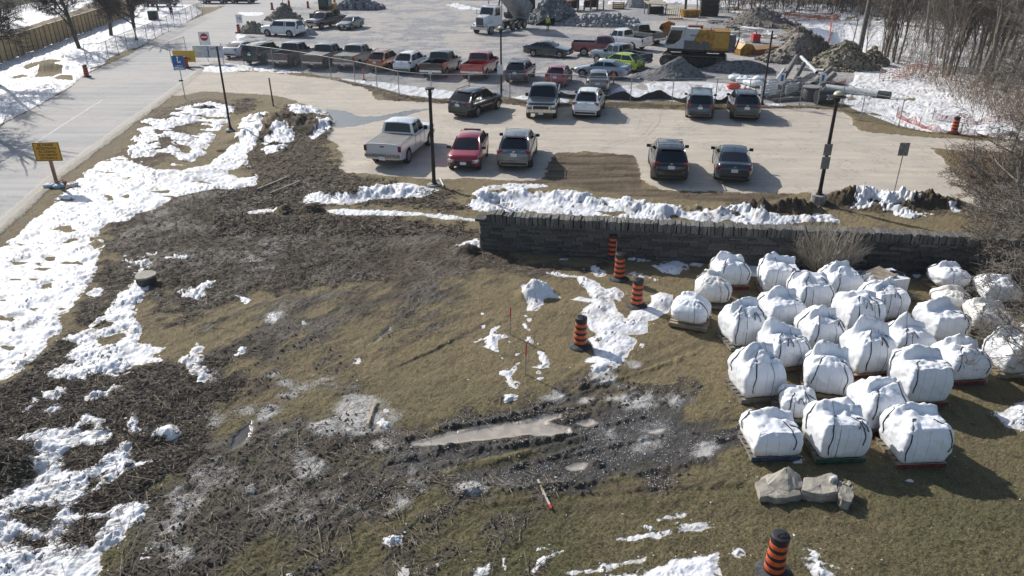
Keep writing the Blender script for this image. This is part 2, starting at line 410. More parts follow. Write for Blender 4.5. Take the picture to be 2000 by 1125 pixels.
# ---- snow
B1 = lambda p: reg(900, 380, 4, p)
B2 = lambda p: reg(1250, 400, 4.444, p)
B3 = lambda p: reg(1600, 450, 5, p)
B5 = lambda p: reg(1400, 750, 3.333, p)
B6 = lambda p: reg(0, 150, 4, p)
B7 = lambda p: reg(0, 400, 3.333, p)
B8 = lambda p: reg(0, 700, 2.857, p)
C1 = lambda p: reg(500, 400, 4, p)
C2 = lambda p: reg(400, 600, 3.333, p)
C3 = lambda p: reg(900, 600, 4, p)
C4 = lambda p: reg(900, 850, 3.333, p)
C5 = lambda p: reg(500, 850, 4, p)
C6 = lambda p: reg(1400, 880, 4.592, p)
R2 = lambda p: reg(450, 0, 4, p)
R6 = lambda p: reg(650, 150, 4, p)
R7 = lambda p: reg(1100, 150, 4, p)
R8 = lambda p: reg(1500, 150, 4, p)
SNOW = [
 # long bank between the road and the churned lawn
 (.80, [(-200, 640), (30, 460), (62, 431), (100, 395), (140, 362), (150, 350), (180, 325), (200, 310), (240, 305), (300, 335), (350, 334), (405, 310), (450, 275), (475, 268), (500, 240), (522, 236), (515, 262), (480, 300), (505, 345), (500, 357), (462, 370), (425, 368), (375, 378), (337, 387), (312, 406), (268, 418), (250, 432), (212, 436), (196, 450), (206, 478), (196, 499), (189, 532), (180, 550), (150, 592), (126, 619), (120, 649), (87, 682), (45, 724), (18, 742), (-20, 775), (-300, 900), (-500, 800)]),
 (0.36, B6([(1120, 330), (1290, 290), (1400, 240), (1640, 190), (1840, 220), (1800, 330), (1700, 400), (1640, 500), (1620, 560), (1450, 690), (1300, 740), (1150, 700), (1100, 660), (1000, 620), (1000, 540), (1060, 430)])),
 (0.72, B6([(1840, 400), (1960, 300), (2010, 285), (2080, 330), (2000, 430), (1900, 520), (1840, 500)])),
 # heap beside the lot entrance
 (0.62, R2([(60, 1000), (150, 910), (300, 870), (330, 900), (270, 960), (180, 1030), (120, 1110), (40, 1120), (20, 1060)])),
 (0.6, R2([(440, 800), (520, 790), (600, 850), (700, 850), (780, 900), (820, 960), (780, 1020), (700, 1080), (640, 1110), (600, 1060), (650, 1000), (700, 960), (640, 920), (560, 960), (480, 950), (460, 880)])),
 (0.6, R2([(250, 1100), (340, 1020), (440, 1010), (520, 1050), (480, 1120), (380, 1180), (280, 1190), (230, 1150)])),
 # band under the stump and its branches
 (0.78, [(288, 552), (296, 560), (283, 580), (270, 600), (268, 628), (280, 650), (274, 668), (342, 668), (312, 688), (318, 706), (261, 718), (249, 735), (210, 738), (182, 735), (161, 745), (98, 749), (84, 742), (87, 733), (111, 715), (150, 670), (117, 664), (168, 640), (195, 622), (225, 577), (262, 548)]),
 (0.75, [(345, 709), (384, 670), (408, 670), (396, 688), (406, 712), (420, 735), (410, 755), (388, 756), (376, 733)]),
 (0.7, B8([(460, 235), (540, 170), (640, 130), (700, 150), (620, 210), (540, 240)])),
 (0.6, B8([(230, 180), (330, 160), (390, 180), (320, 240), (240, 240)])),
 (0.6, B8([(110, 300), (180, 220), (230, 230), (180, 290), (130, 310)])),
 (0.6, B8([(210, 290), (350, 250), (400, 260), (290, 300), (220, 305)])),
 (0.88, [(10, 861), (50, 845), (91, 833), (150, 822), (168, 810), (206, 815), (222, 854), (196, 871), (147, 875), (133, 906), (168, 917), (190, 900), (238, 868), (259, 875), (266, 899), (322, 899), (259, 913), (224, 941), (175, 966), (154, 990), (170, 1002), (215, 985), (297, 978), (282, 1015), (255, 1032), (248, 1055), (212, 1078), (214, 1100), (195, 1140), (190, 1220), (-200, 1220), (-200, 960), (0, 966), (35, 947), (70, 917), (45, 896), (66, 871)]),
 (0.95, [(294, 859), (311, 829), (339, 829), (355, 842), (350, 866), (325, 868)]),
 (0.7, B8([(690, 330), (740, 310), (800, 380), (820, 410), (740, 420), (690, 400)])),
 (0.7, B8([(850, 690), (900, 640), (950, 700), (900, 740)])),
 (0.8, B8([(720, 730), (770, 715), (780, 760), (740, 770)])),
 (0.7, B8([(750, 1080), (820, 1060), (850, 1110), (780, 1140)])),
 (0.8, B8([(680, 480), (730, 470), (760, 540), (700, 560)])),
 (0.7, B7([(1530, 590), (1600, 590), (1650, 610), (1600, 650), (1550, 620)])),
 (0.7, B7([(1520, 1000), (1560, 950), (1610, 930), (1590, 970), (1540, 1005)])),
 (0.6, B7([(1160, 570), (1400, 480), (1420, 520), (1330, 600), (1290, 630), (1170, 610)])),
 (0.6, B7([(740, 360), (800, 320), (900, 330), (1030, 300), (1010, 360), (960, 430), (880, 470), (850, 400)])),
 (0.55, B7([(1060, 350), (1180, 320), (1240, 350), (1130, 370)])),
 (0.75, B7([(560, 590), (620, 540), (680, 560), (660, 600), (600, 615)])),
 # behind and beside the stone wall
 (0.74, [(908, 402), (925, 396), (918, 380), (932, 366), (955, 361), (1000, 358), (1062, 360), (1100, 368), (1165, 380), (1207, 388), (1275, 399), (1350, 409), (1430, 411), (1500, 420), (1590, 424), (1600, 434), (1500, 440), (1300, 432), (1100, 420), (960, 414), (925, 412)]),
 (0.75, [(1600, 412), (1640, 425), (1640, 436), (1560, 436)]),
 (0.85, C1([(-80, 60), (0, 35), (180, 28), (200, 50), (60, 70), (-60, 75)])),
 (0.9, C1([(520, 30), (760, 30), (1040, 40), (1300, 55), (1480, 75), (1560, 85), (1740, 108), (1745, 135), (1600, 115), (1480, 120), (1320, 88), (1100, 90), (760, 85), (640, 78), (540, 50)])),
 (0.95, R6([(-80, 1000), (-20, 950), (60, 930), (180, 940), (300, 860), (430, 838), (560, 815), (700, 850), (830, 890), (700, 945), (500, 950), (300, 965), (120, 1000), (0, 995)])),
 (0.8, [(578, 392), (600, 380), (640, 378), (655, 385), (645, 398), (600, 402)]),
 (0.95, [(888, 481), (910, 470), (936, 464), (938, 490), (905, 487)]),
 (0.42, R8([(640, 1030), (680, 950), (760, 940), (900, 940), (1010, 935), (1100, 960), (1210, 940), (1180, 1010), (1180, 1060), (1300, 1070), (1290, 1100), (1100, 1112), (900, 1062), (860, 1010), (760, 1040)])),
 (0.7, R8([(1400, 1000), (1480, 1010), (1520, 1050), (1450, 1060)])),
 # snow along the fence
 (0.95, R2([(760, 608), (900, 618), (1050, 630), (1200, 642), (1500, 685), (1760, 715), (1750, 770), (1600, 768), (1380, 742), (1200, 695), (1050, 655), (900, 630)])),
 (0.8, [(395, 140), (400, 128), (440, 124), (480, 126), (530, 130), (575, 138), (600, 143), (560, 144), (480, 138), (430, 143)]),
 (0.8, [(1000, 190), (1030, 185), (1100, 187), (1115, 192), (1112, 202), (1060, 198), (1010, 195)]),
 (1.0, R7([(370, 110), (430, 78), (560, 60), (640, 50), (820, 40), (1000, 42), (1200, 50), (1340, 60), (1440, 65), (1500, 100), (1540, 165), (1400, 190), (1290, 182), (1180, 195), (930, 200), (830, 185), (740, 165), (640, 175), (560, 182), (380, 155)])),
 (0.7, R7([(560, 5), (700, -10), (760, 30), (720, 40), (620, 30)])),
 (0.9, R7([(1560, 212), (1700, 206), (1760, 230), (1600, 232)])),
 # snow field around the pipe and up the hill
 (0.95, [(1646, 200), (1652, 185), (1640, 170), (1665, 160), (1668, 145), (1640, 128), (1670, 120), (1700, 108), (1725, 115), (1760, 125), (1850, 140), (1950, 160), (2100, 190), (2250, 300), (2100, 300), (1985, 275), (1925, 266), (1850, 262), (1800, 256), (1750, 245), (1700, 226), (1665, 213)]),
 (1.0, [(1425, 22), (1470, 20), (1530, 30), (1600, 38), (1680, 42), (1800, 55), (2000, 75), (2300, 130), (2300, 200), (1990, 165), (1800, 140), (1735, 118), (1700, 106), (1655, 98), (1610, 86), (1560, 80), (1570, 66), (1510, 46), (1460, 30)]),
 (0.55, [(1300, -8), (1500, 2), (1700, 12), (2300, 50), (2300, 100), (1800, 52), (1600, 34), (1430, 16), (1290, 4)]),
 (0.9, [(1395, 40), (1420, 38), (1450, 45), (1500, 58), (1520, 70), (1500, 78), (1460, 60), (1420, 50)]),
 (0.8, [(1400, 58), (1450, 68), (1460, 95), (1440, 110), (1460, 90)]),
 (0.9, [(1660, 134), (1672, 130), (1700, 140), (1712, 150), (1690, 152), (1668, 142)]),
 (0.9, [(870, 10), (890, 6), (935, 16), (950, 19), (900, 19)]),
 (0.95, [(1060, -6), (1120, 0), (1180, 4), (1160, 12), (1100, 10), (1065, 8)]),
 (0.95, [(1190, 0), (1230, 2), (1228, 7), (1185, 8)]),
 # beyond the road: verge with trees
 (0.93, [(-500, 400), (-200, 300), (-100, 130), (0, 118), (150, 68), (250, 30), (262, 12), (300, 8), (372, 8), (396, 24), (360, 46), (292, 80), (240, 108), (200, 128), (160, 148), (138, 168), (75, 205), (0, 244), (-200, 350), (-500, 500)]),
 (0.9, [(-300, 180), (-300, 60), (0, 20), (130, -10), (250, -30), (150, 20), (60, 50), (0, 64)]),
 (0.85, [(460, 24), (490, 23), (518, 25), (510, 30), (478, 31)]),
 (0.8, [(455, 70), (475, 62), (482, 70), (465, 78)]),
 # lawn: patches between the barrels
 (1.0, B1([(900, 630), (1000, 655), (1080, 690), (1130, 740), (1200, 720), (1285, 765), (1240, 835), (1190, 800), (1195, 850), (1230, 910), (1290, 965), (1340, 900), (1480, 860), (1470, 790), (1560, 762), (1660, 795), (1650, 870), (1620, 930), (1520, 980), (1450, 990), (1470, 1080), (1400, 1100), (1300, 1100), (1380, 1140), (1340, 1210), (1300, 1250), (1250, 1340), (1210, 1375), (1120, 1410), (1030, 1415), (1020, 1370), (1060, 1340), (980, 1330), (970, 1290), (1040, 1260), (1020, 1180), (1000, 1130), (1060, 1110), (1050, 1085), (990, 1050), (950, 960), (945, 900), (1010, 850), (950, 840), (855, 820), (920, 790), (1020, 820), (990, 770), (930, 700)])),
 (0.85, B1([(665, 612), (760, 605), (960, 640), (920, 655), (800, 645), (670, 622)])),
 (1.0, B1([(470, 720), (500, 705), (590, 690), (700, 730), (740, 780), (815, 800), (650, 830), (640, 870), (580, 905), (510, 905), (520, 840), (480, 790)])),
 (0.75, B1([(860, 585), (1000, 558), (1100, 570), (1150, 600), (1120, 650), (1040, 650), (980, 600)])),
 (0.85, B1([(1280, 580), (1400, 620), (1530, 665), (1500, 685), (1380, 640), (1290, 620)])),
 (0.65, B1([(1280, 470), (1350, 480), (1440, 500), (1560, 490), (1800, 500), (1900, 550), (1900, 590), (1750, 600), (1690, 640), (1620, 630), (1540, 590), (1450, 540), (1300, 510)])),
 (0.95, B2([(770, 450), (840, 435), (960, 445), (1100, 455), (1240, 490), (1400, 600), (1400, 650), (1200, 650), (980, 625), (870, 600), (800, 520)])),
 (0.8, B3([(100, 330), (300, 350), (550, 390), (850, 395), (840, 450), (720, 480), (520, 470), (300, 430), (150, 400)])),
 (0.85, B3([(880, 400), (960, 390), (1010, 430), (990, 480), (930, 470)])),
 (0.55, B1([(760, 490), (830, 490), (880, 520), (820, 545), (760, 520)])),
 (0.9, C3([(175, 230), (240, 160), (300, 150), (270, 200), (360, 230), (290, 240), (310, 310), (295, 355), (240, 330), (165, 300), (200, 280)])),
 (0.85, C3([(490, 130), (550, 170), (545, 220), (630, 310), (580, 300), (570, 340), (520, 310), (490, 230), (520, 190)])),
 (0.85, C3([(600, 340), (640, 340), (690, 430), (700, 490), (620, 480), (550, 470), (610, 440)])),
 (0.9, C3([(410, 420), (490, 420), (480, 445), (440, 455), (440, 500), (395, 560), (470, 580), (440, 650), (340, 610), (350, 570), (300, 530), (290, 490), (400, 480)])),
 (0.8, C3([(370, 690), (460, 690), (440, 730), (380, 755), (340, 760), (335, 730)])),
 (0.8, C3([(345, 330), (380, 268), (402, 272), (385, 320)])), (0.8, C3([(585, 500), (655, 500), (640, 530), (590, 525)])),
 (0.75, C3([(540, 590), (600, 560), (665, 543), (610, 580)])), (0.8, C3([(150, 135), (195, 130), (192, 175), (160, 165)])),
 (0.8, C3([(470, 30), (550, 90), (540, 110), (485, 70)])), (0.8, C3([(300, 370), (330, 380), (335, 402), (310, 395)])),
 (0.8, C3([(425, 360), (465, 350), (455, 372), (430, 380)])), (0.8, C3([(35, 560), (110, 548), (95, 570)])),
 (0.8, C3([(95, 268), (170, 235), (160, 250), (110, 275)])), (0.8, C3([(145, 40), (185, 38), (175, 60)])), (0.8, C3([(1400, 280), (1430, 290), (1410, 315)])),
 (0.95, C4([(1265, 530), (1470, 500), (1485, 515), (1400, 545), (1280, 552)])),
 (1.0, C4([(1420, 605), (1445, 560), (1500, 575), (1600, 555), (1640, 600), (1580, 628), (1420, 628)])),
 (0.95, C4([(1000, 655), (1370, 620), (1375, 636), (1310, 655), (1280, 690), (1220, 660), (1140, 682), (1000, 678)])),
 (0.95, C4([(670, 905), (740, 855), (860, 860), (1000, 810), (1210, 755), (1235, 780), (1230, 840), (1060, 850), (900, 890), (740, 920), (670, 930)])),
 (1.0, C4([(905, 925), (1110, 895), (1180, 850), (1300, 850), (1370, 800), (1540, 772), (1668, 762), (1685, 930), (1680, 1100), (900, 1100)])),
 (0.7, C4([(440, 740), (550, 725), (560, 735), (480, 760), (490, 800), (560, 790), (650, 740), (690, 740), (620, 800), (520, 850), (480, 905), (460, 890), (490, 840), (455, 820), (480, 790)])),
 (0.9, C4([(85, 850), (190, 840), (205, 930), (80, 930)])), (0.7, C4([(1535, 700), (1590, 705), (1640, 760), (1580, 755)])),
 (0.75, C4([(1635, 630), (1690, 690), (1670, 710), (1635, 670)])), (0.8, C4([(1785, 770), (1810, 742), (1818, 760), (1790, 782)])),
 (0.8, C4([(270, 810), (285, 805), (300, 915), (280, 900)])), (0.85, C4([(1030, 495), (1080, 493), (1075, 512), (1040, 512)])),
 (0.7, C4([(1185, 590), (1240, 585), (1250, 620), (1215, 610)])), (0.75, C4([(1310, 560), (1340, 580), (1320, 588)])), (0.75, C4([(1215, 720), (1250, 700), (1250, 760), (1215, 750)])),
 (0.75, C4([(1740, 600), (1755, 615), (1740, 622)])), (0.75, C4([(1780, 555), (1800, 560), (1785, 570)])), (0.85, C4([(1475, 720), (1505, 722), (1495, 738)])),
 (0.95, C6([(690, 842), (720, 820), (745, 862), (800, 850), (870, 880), (950, 890), (985, 950), (1050, 1040), (1000, 1050), (1060, 1100), (1130, 1134), (840, 1134), (830, 1060), (770, 1010), (850, 985), (750, 962), (830, 945), (845, 900), (740, 895)])),
 (0.9, C6([(1095, 1045), (1150, 1060), (1175, 1055), (1170, 1095), (1130, 1085)])), (0.85, C6([(165, 915), (190, 885), (205, 900), (180, 940)])),
 (0.85, C6([(95, 710), (110, 690), (125, 715)])), (0.85, C6([(660, 722), (700, 740), (710, 755), (670, 745)])),
 (1.0, B5([(1780, 190), (1840, 185), (1940, 130), (2000, 110), (2100, 130), (2100, 330), (2000, 310), (1900, 290), (1830, 230)])),
 (0.85, B5([(1430, 375), (1480, 400), (1580, 460), (1570, 490), (1500, 450), (1430, 410)])), (0.6, B5([(1400, 95), (1520, 140), (1430, 165)])),
 (0.7, B5([(480, 500), (545, 450), (560, 480), (560, 515), (500, 520)])), (0.55, B5([(1200, 640), (1270, 630), (1280, 650)])),
 (0.75, C5([(920, 840), (990, 785), (1140, 790), (1130, 850), (1040, 900), (950, 870)])),
 (0.85, C5([(1100, 1080), (1150, 1020), (1230, 1040), (1220, 1120), (1100, 1120)])), (0.85, C5([(1382, 1035), (1400, 930), (1455, 990), (1405, 1035)])),
 (0.8, C5([(1620, 980), (1670, 985), (1680, 1010), (1630, 1010)])), (0.8, C5([(190, 1080), (250, 1070), (290, 1110), (200, 1120)])),
 (0.85, C2([(960, 330), (1020, 320), (1040, 350), (980, 375), (950, 360)])), (0.8, C2([(185, 310), (240, 268), (272, 268), (250, 305), (200, 340)])),
 (0.7, C2([(400, 60), (460, 55), (470, 90), (420, 95)])), (0.7, C2([(625, 100), (670, 105), (650, 125)])), (0.8, C2([(835, 270), (870, 268), (865, 285)])),
 (0.75, C2([(1100, 660), (1150, 640), (1215, 650), (1225, 740), (1190, 780), (1100, 760), (1120, 700)])),
]
HOLES = [  # bare tufts and holes inside the snow
 B6([(1340, 380), (1450, 360), (1530, 400), (1500, 430), (1380, 430)]), B6([(1230, 480), (1330, 460), (1350, 520), (1280, 560)]), B6([(1370, 510), (1480, 520), (1500, 580), (1400, 580)]),
 B6([(1100, 660), (1230, 590), (1340, 590), (1410, 640), (1420, 690), (1350, 680), (1250, 730), (1120, 700)]), B6([(1450, 690), (1600, 620), (1640, 640), (1500, 710)]), B6([(1630, 570), (1680, 480), (1780, 440), (1820, 480), (1720, 560), (1640, 600)]),
 B6([(820, 920), (870, 930), (880, 970), (840, 960)]), B6([(1750, 700), (1900, 650), (2000, 690), (2000, 760), (1850, 760)]), B6([(1560, 530), (1600, 510), (1610, 550), (1570, 550)]),
 B7([(350, 150), (450, 130), (520, 170), (420, 200)]), B7([(560, 220), (640, 210), (680, 260), (620, 290)]), B7([(250, 520), (330, 510), (350, 545), (280, 555)]),
 B7([(720, 850), (840, 800), (860, 830), (760, 900), (650, 930), (640, 870)]), B7([(630, 740), (780, 760), (720, 800), (600, 820)]),
 B7([(130, 960), (200, 970), (190, 1010), (140, 1000)]), B7([(70, 1030), (110, 1020), (100, 1050)]), B7([(380, 680), (450, 670), (440, 700)]),
 B8([(30, 900), (90, 840), (240, 820), (340, 840), (290, 890), (290, 930), (240, 960), (160, 930), (100, 920)]), B8([(440, 830), (520, 750), (600, 740), (590, 790), (500, 850)]),
 B8([(370, 970), (430, 900), (560, 880), (620, 900), (560, 990), (500, 1050), (400, 1060)]), B8([(80, 1020), (110, 990), (140, 1010), (130, 1035)]), B8([(180, 1030), (230, 1010), (220, 1060), (185, 1055)]), B8([(470, 680), (560, 650), (540, 740), (480, 750)]),
 B8([(560, 820), (610, 800), (600, 850), (560, 850)]), B8([(480, 360), (510, 365), (490, 385), (455, 380)]),
 reg(0, 0, 6.25, [(470, 860), (520, 820), (720, 805), (780, 850), (760, 900), (640, 935), (480, 940), (410, 955)]), reg(0, 0, 6.25, [(290, 790), (480, 750), (620, 725), (790, 740), (660, 765), (490, 800), (360, 860), (290, 840)]),
 reg(0, 0, 6.25, [(130, 940), (280, 905), (360, 930), (190, 965)]), reg(0, 0, 6.25, [(640, 960), (740, 910), (880, 920), (920, 975), (760, 975)]),
 reg(0, 0, 6.25, [(1090, 830), (1250, 790), (1340, 700), (1440, 650), (1580, 600), (1880, 520), (2010, 440), (2000, 460), (1780, 560), (1600, 640), (1300, 800), (1110, 850)]),
 R8([(590, 150), (680, 160), (700, 180), (620, 185)]), R8([(1040, 135), (1080, 140), (1050, 155)]), R8([(1060, 165), (1160, 175), (1130, 195), (1070, 190)]), R8([(1030, 260), (1120, 290), (1100, 300)]), R8([(780, 265), (900, 300), (900, 315), (800, 300)]),
 R6([(1180, 900), (1330, 880), (1380, 930), (1220, 960)]), R6([(1500, 870), (1700, 860), (1800, 900), (1720, 950), (1560, 930), (1500, 920)]), R7([(230, 920), (290, 960), (280, 1010), (250, 990)]),
 C4([(1160, 870), (1210, 870), (1210, 905), (1160, 905)]), C6([(745, 910), (790, 880), (830, 890), (820, 930), (770, 930)]), C6([(870, 970), (930, 960), (950, 975), (880, 990)]),
 B1([(1110, 800), (1150, 790), (1160, 830)]), R7([(560, 60), (640, 60), (660, 110), (590, 100)]), R7([(1000, 60), (1120, 70), (1060, 90)]), B2([(60, 500), (160, 480), (240, 500), (160, 530)]), B2([(350, 500), (450, 500), (430, 540)]),
]
noise_edge = n35 * 0.7 + n1 * 0.5 + n12 * 0.55 + nsq * 0.35
sn = np.full(X.shape, -0.6)
nsn = fbm(X * .55 + Y * .25, Y, .55, 4, 151)
near = np.clip(14.0 / (Y + 4), 0.25, 1.0)                        # patches traced nearer the lens are sharper
for dens, p in SNOW:
    s = sd_poly(p, 0.6)
    loose = (1 - dens)
    v = s + noise_edge * (0.18 + 1.3 * loose) - loose * 0.30 + np.where(s > 0, (n12 * .8 + nsn * 2.2) * loose * 1.2, 0)
    v = np.where((s > 0) & (loose > .02), np.minimum(v, .55 + (nsn * 2.6 + n1 * 1.2) * (loose * 3.4 + .15)), v)
    v = np.where(s <= -0.59, -0.6, v)
    sn = np.maximum(sn, v)
for p in HOLES:
    s = sd_poly(p, 0.6)
    sn = np.minimum(sn, -s + noise_edge * 0.5 + 0.04)
tuft = (n12 + 0.6 * n05 > 0.24) & (n1 + .5 * n35 > -0.02) & (sn < 0.8)
sn = np.where(tuft, -0.03, sn)
snow_sd = sn

# ---- mud, mulch, wood chips
MUD = [
 [(760, 837), (820, 834), (895, 825), (997, 804), (1090, 772), (1132, 760), (1175, 740), (1225, 750), (1290, 755), (1337, 757), (1350, 775), (1325, 825), (1400, 830), (1350, 840), (1445, 828), (1450, 850), (1446, 868), (1380, 870), (1368, 901), (1290, 919), (1215, 930), (1110, 949), (1020, 955), (945, 964), (900, 967), (850, 940), (800, 915), (740, 905), (720, 870)],
 [(450, 830), (520, 800), (600, 800), (700, 815), (760, 840), (800, 870), (820, 905), (800, 960), (740, 1000), (640, 1020), (540, 1060), (420, 1125), (400, 1220), (190, 1220), (215, 1090), (250, 1000), (330, 930), (380, 870)],
 [(210, 440), (270, 415), (340, 385), (470, 365), (560, 355), (670, 345), (720, 350), (640, 375), (560, 395), (500, 410), (640, 420), (800, 425), (935, 440), (935, 480), (1000, 500), (1060, 515), (1180, 520), (1000, 530), (850, 545), (700, 560), (560, 570), (420, 600), (350, 640), (300, 560), (220, 500)],
 [(120, 700), (250, 720), (400, 700), (470, 760), (420, 850), (330, 930), (250, 1010), (100, 1125), (-200, 1220), (-200, 800), (20, 745), (90, 690), (190, 560), (215, 490), (270, 540), (200, 620)],
]
GRASSISLE = [
 C4([(0, 225), (130, 140), (500, 50), (820, 0), (750, 70), (520, 130), (350, 200), (100, 240), (-140, 250), (-150, 200)]),
 C3([(1050, 735), (1180, 690), (1290, 650), (1290, 680), (1180, 720), (1070, 755)]), C3([(740, 770), (1000, 670), (1240, 590), (1240, 610), (1000, 700), (780, 780)]),
 C3([(1480, 750), (1560, 735), (1540, 765), (1500, 770)]), C3([(1200, 560), (1400, 470), (1560, 420), (1600, 560), (1750, 600), (1560, 610), (1300, 590)]),
 [(1350, 842), (1400, 835), (1445, 822), (1440, 835), (1380, 848)], C4([(1100, 190), (1250, 160), (1420, 150), (1330, 200), (1150, 225)]),
]
m_mud = mask(MUD, 0.75, 1.3, n1 * 1.3 + nsq * 1.1 + n35 * 0.8)
HALF = [[(215, 440), (560, 420), (935, 480), (1000, 560), (900, 640), (780, 760), (760, 900), (900, 970), (1040, 1000), (960, 1120), (900, 1230), (150, 1230), (250, 900), (330, 700)]]
m_half = mask(HALF, 1.6, 2.2, n1 * .8 + n3 * 1.2 + nsq * .7, 4.0)
m_mud = np.maximum(m_mud, m_half * np.clip(.56 + 1.5 * n1 + .9 * nsq + .6 * n3, 0, 1))
for p in GRASSISLE:
    m_mud = np.minimum(m_mud, np.clip(0.5 - (sd_poly(p, 1.0) + n35 * 0.3) / 0.16, 0, 1))
m_mud = np.maximum(m_mud, mask([MUD[0]], .35, .7))
for p in GRASSISLE:
    m_mud = np.minimum(m_mud, np.clip(0.5 - (sd_poly(p, 1.0) + n35 * 0.35) / 0.2, 0, 1))
MULCH = [MUD[2], MUD[3], [(500, 300), (560, 270), (640, 290), (665, 340), (720, 352), (860, 372), (905, 395), (915, 410), (760, 400), (600, 402), (480, 400), (430, 380), (500, 350)],
         [(440, 280), (470, 270), (520, 260), (560, 200), (600, 210), (650, 245), (640, 280), (560, 300), (500, 330)],
         [(1420, 425), (1440, 402), (1590, 400), (1600, 432)], [(1600, 398), (1660, 380), (1830, 380), (1895, 405), (1830, 420), (1650, 415)], [(640, 153), (700, 162), (780, 184), (880, 196), (1000, 196), (1200, 201), (1400, 206), (1600, 209), (1600, 214), (1400, 214), (1200, 208), (1000, 204), (880, 203), (770, 198), (690, 174)],
         [(530, 398), (640, 398), (645, 424), (530, 424)], [(880, 470), (940, 470), (960, 510), (880, 510)], [(440, 205), (480, 192), (500, 205), (480, 222), (455, 220)], [(280, 225), (330, 205), (400, 190), (440, 200), (380, 240), (340, 290), (300, 330), (250, 320)]]
m_mulch = mask(MULCH, 0.9, 1.4, n1 * 1.4 + n35 * 0.8 + nsq * .6)
BARE = [[(1075, 297), (1240, 302), (1250, 330), (1262, 362), (1300, 371), (1535, 378), (1500, 395), (1380, 393), (1200, 378), (1080, 362), (1020, 356), (1060, 348)]]
m_bare = mask(BARE, 0.25, 0.7)
WET = [[(1000, 862), (1118, 850), (1200, 800), (1340, 780), (1330, 820), (1445, 838), (1446, 866), (1300, 905), (1110, 944), (1000, 950), (1080, 900)], [(740, 905), (800, 870), (900, 862), (1000, 855), (1118, 848), (1250, 830), (1330, 820), (1440, 840), (1446, 868), (1380, 870), (1368, 901), (1290, 919), (1110, 946), (1020, 950), (940, 945), (900, 925), (1010, 905), (1120, 868), (1000, 880), (860, 915), (800, 935)],
       [(760, 838), (997, 806), (1090, 775), (1160, 765), (1060, 800), (900, 835), (820, 845)]]
m_wet = mask(WET, 0.25, 0.6, nst * 1.2 + n35 * 0.4)
MILKY = [C3([(-400, 1085), (-420, 1045), (-160, 975), (0, 940), (250, 900), (550, 870), (640, 830), (780, 835), (790, 860), (700, 890), (850, 930), (870, 975), (700, 1000), (500, 1000), (200, 1040), (0, 1058)]),
         C4([(685, 195), (730, 170), (800, 160), (835, 180), (800, 215), (720, 218)]), C3([(880, 900), (1000, 870), (1060, 890), (980, 920)]), C3([(1440, 950), (1520, 930), (1590, 945), (1530, 985), (1450, 980)])]
m_milky = mask(MILKY, 0.13, 0.22, nst + n35 * 0.5)
CLEAR = [C2([(150, 900), (180, 840), (290, 720), (330, 730), (300, 840), (260, 880), (170, 935)]), C2([(1060, 240), (1150, 150), (1210, 120), (1220, 150), (1120, 220)]), C2([(930, 240), (1000, 195), (1020, 200), (960, 250)]),
         C5([(470, 440), (560, 410), (560, 440), (480, 470)]), C5([(600, 420), (660, 395), (690, 420), (640, 440)]), R2([(740, 850), (900, 870), (1000, 910), (1150, 910), (1400, 860), (1560, 850), (1400, 900), (1150, 950), (960, 990), (820, 1000), (780, 930)]),
         R2([(600, 1060), (700, 1000), (780, 990), (760, 1050), (640, 1080)]), C5([(440, 470), (500, 480), (440, 490)])]
m_clear = mask(CLEAR, 0.10, 0.25)
# granular frost / old ice over the mud: (x, y, rx, ry in metres, strength)
FROST = [C2([(640, 520)])[0] + (1.3, .8, .8), C2([(790, 460)])[0] + (.4, .4, .9), C2([(990, 650)])[0] + (1.0, .9, 1.2), C2([(1150, 720)])[0] + (.7, .9, 1.1), C2([(1010, 770)])[0] + (.8, .6, 1.0), C2([(900, 700)])[0] + (.9, .6, .9),
         C2([(420, 690)])[0] + (.6, .5, 1.0), C2([(265, 665)])[0] + (.5, .4, 1.0), C2([(780, 770)])[0] + (.7, .6, 1.0), C2([(1120, 890)])[0] + (.9, .5, .8), C2([(30, 470)])[0] + (.5, .6, 1.0), C2([(60, 720)])[0] + (.7, .9, .9),
         C2([(490, 420)])[0] + (.4, .8, .7), C2([(550, 800)])[0] + (.6, .8, .7), C2([(860, 540)])[0] + (1.0, .4, .7), B8([(1150, 300)])[0] + (1.0, .8, .8), B8([(980, 860)])[0] + (.7, 1.1, .95), B8([(1180, 650)])[0] + (.9, .8, .8), B8([(960, 1060)])[0] + (.8, .6, .8),
         C5([(1300, 350)])[0] + (1.2, .9, .55), C5([(800, 260)])[0] + (1.0, 1.0, .55), C5([(500, 520)])[0] + (1.5, 1.0, .55), C5([(150, 500)])[0] + (1.2, 1.2, .6), C5([(440, 260)])[0] + (.7, .8, .7), C5([(1150, 480)])[0] + (.8, .8, .5),
         C3([(1420, 740)])[0] + (1.8, .6, .9), C3([(720, 700)])[0] + (.8, .3, .9), C3([(1130, 560)])[0] + (.5, .5, 1.1), C3([(970, 730)])[0] + (.5, .3, 1.0), C3([(1840, 1090)])[0] + (.5, .3, 1.0), C3([(1270, 640)])[0] + (.5, .2, .7), C3([(1500, 1000)])[0] + (1.5, .8, .55),
         C4([(1540, 75)])[0] + (.6, .4, 1.0), C4([(170, 340)])[0] + (1.0, .4, .8), B7([(1600, 300)])[0] + (2.0, 2.0, .5), B7([(1300, 350)])[0] + (1.5, 1.0, .5), B7([(1770, 740)])[0] + (.5, .6, .8), C1([(100, 430)])[0] + (2.5, 2.0, .45), C3([(1330, 460)])[0] + (.5, .3, .8)]
frost = np.zeros(X.shape)
for px, py, rx, ry, s in FROST:
    frost = np.maximum(frost, blob(px, py, rx * 1.25, ry * 1.25, s))
frost = np.clip(frost + (n35 * 1.3 + n1 * 0.8 + nsq * 0.6) * (frost > 0.02), 0, 1)

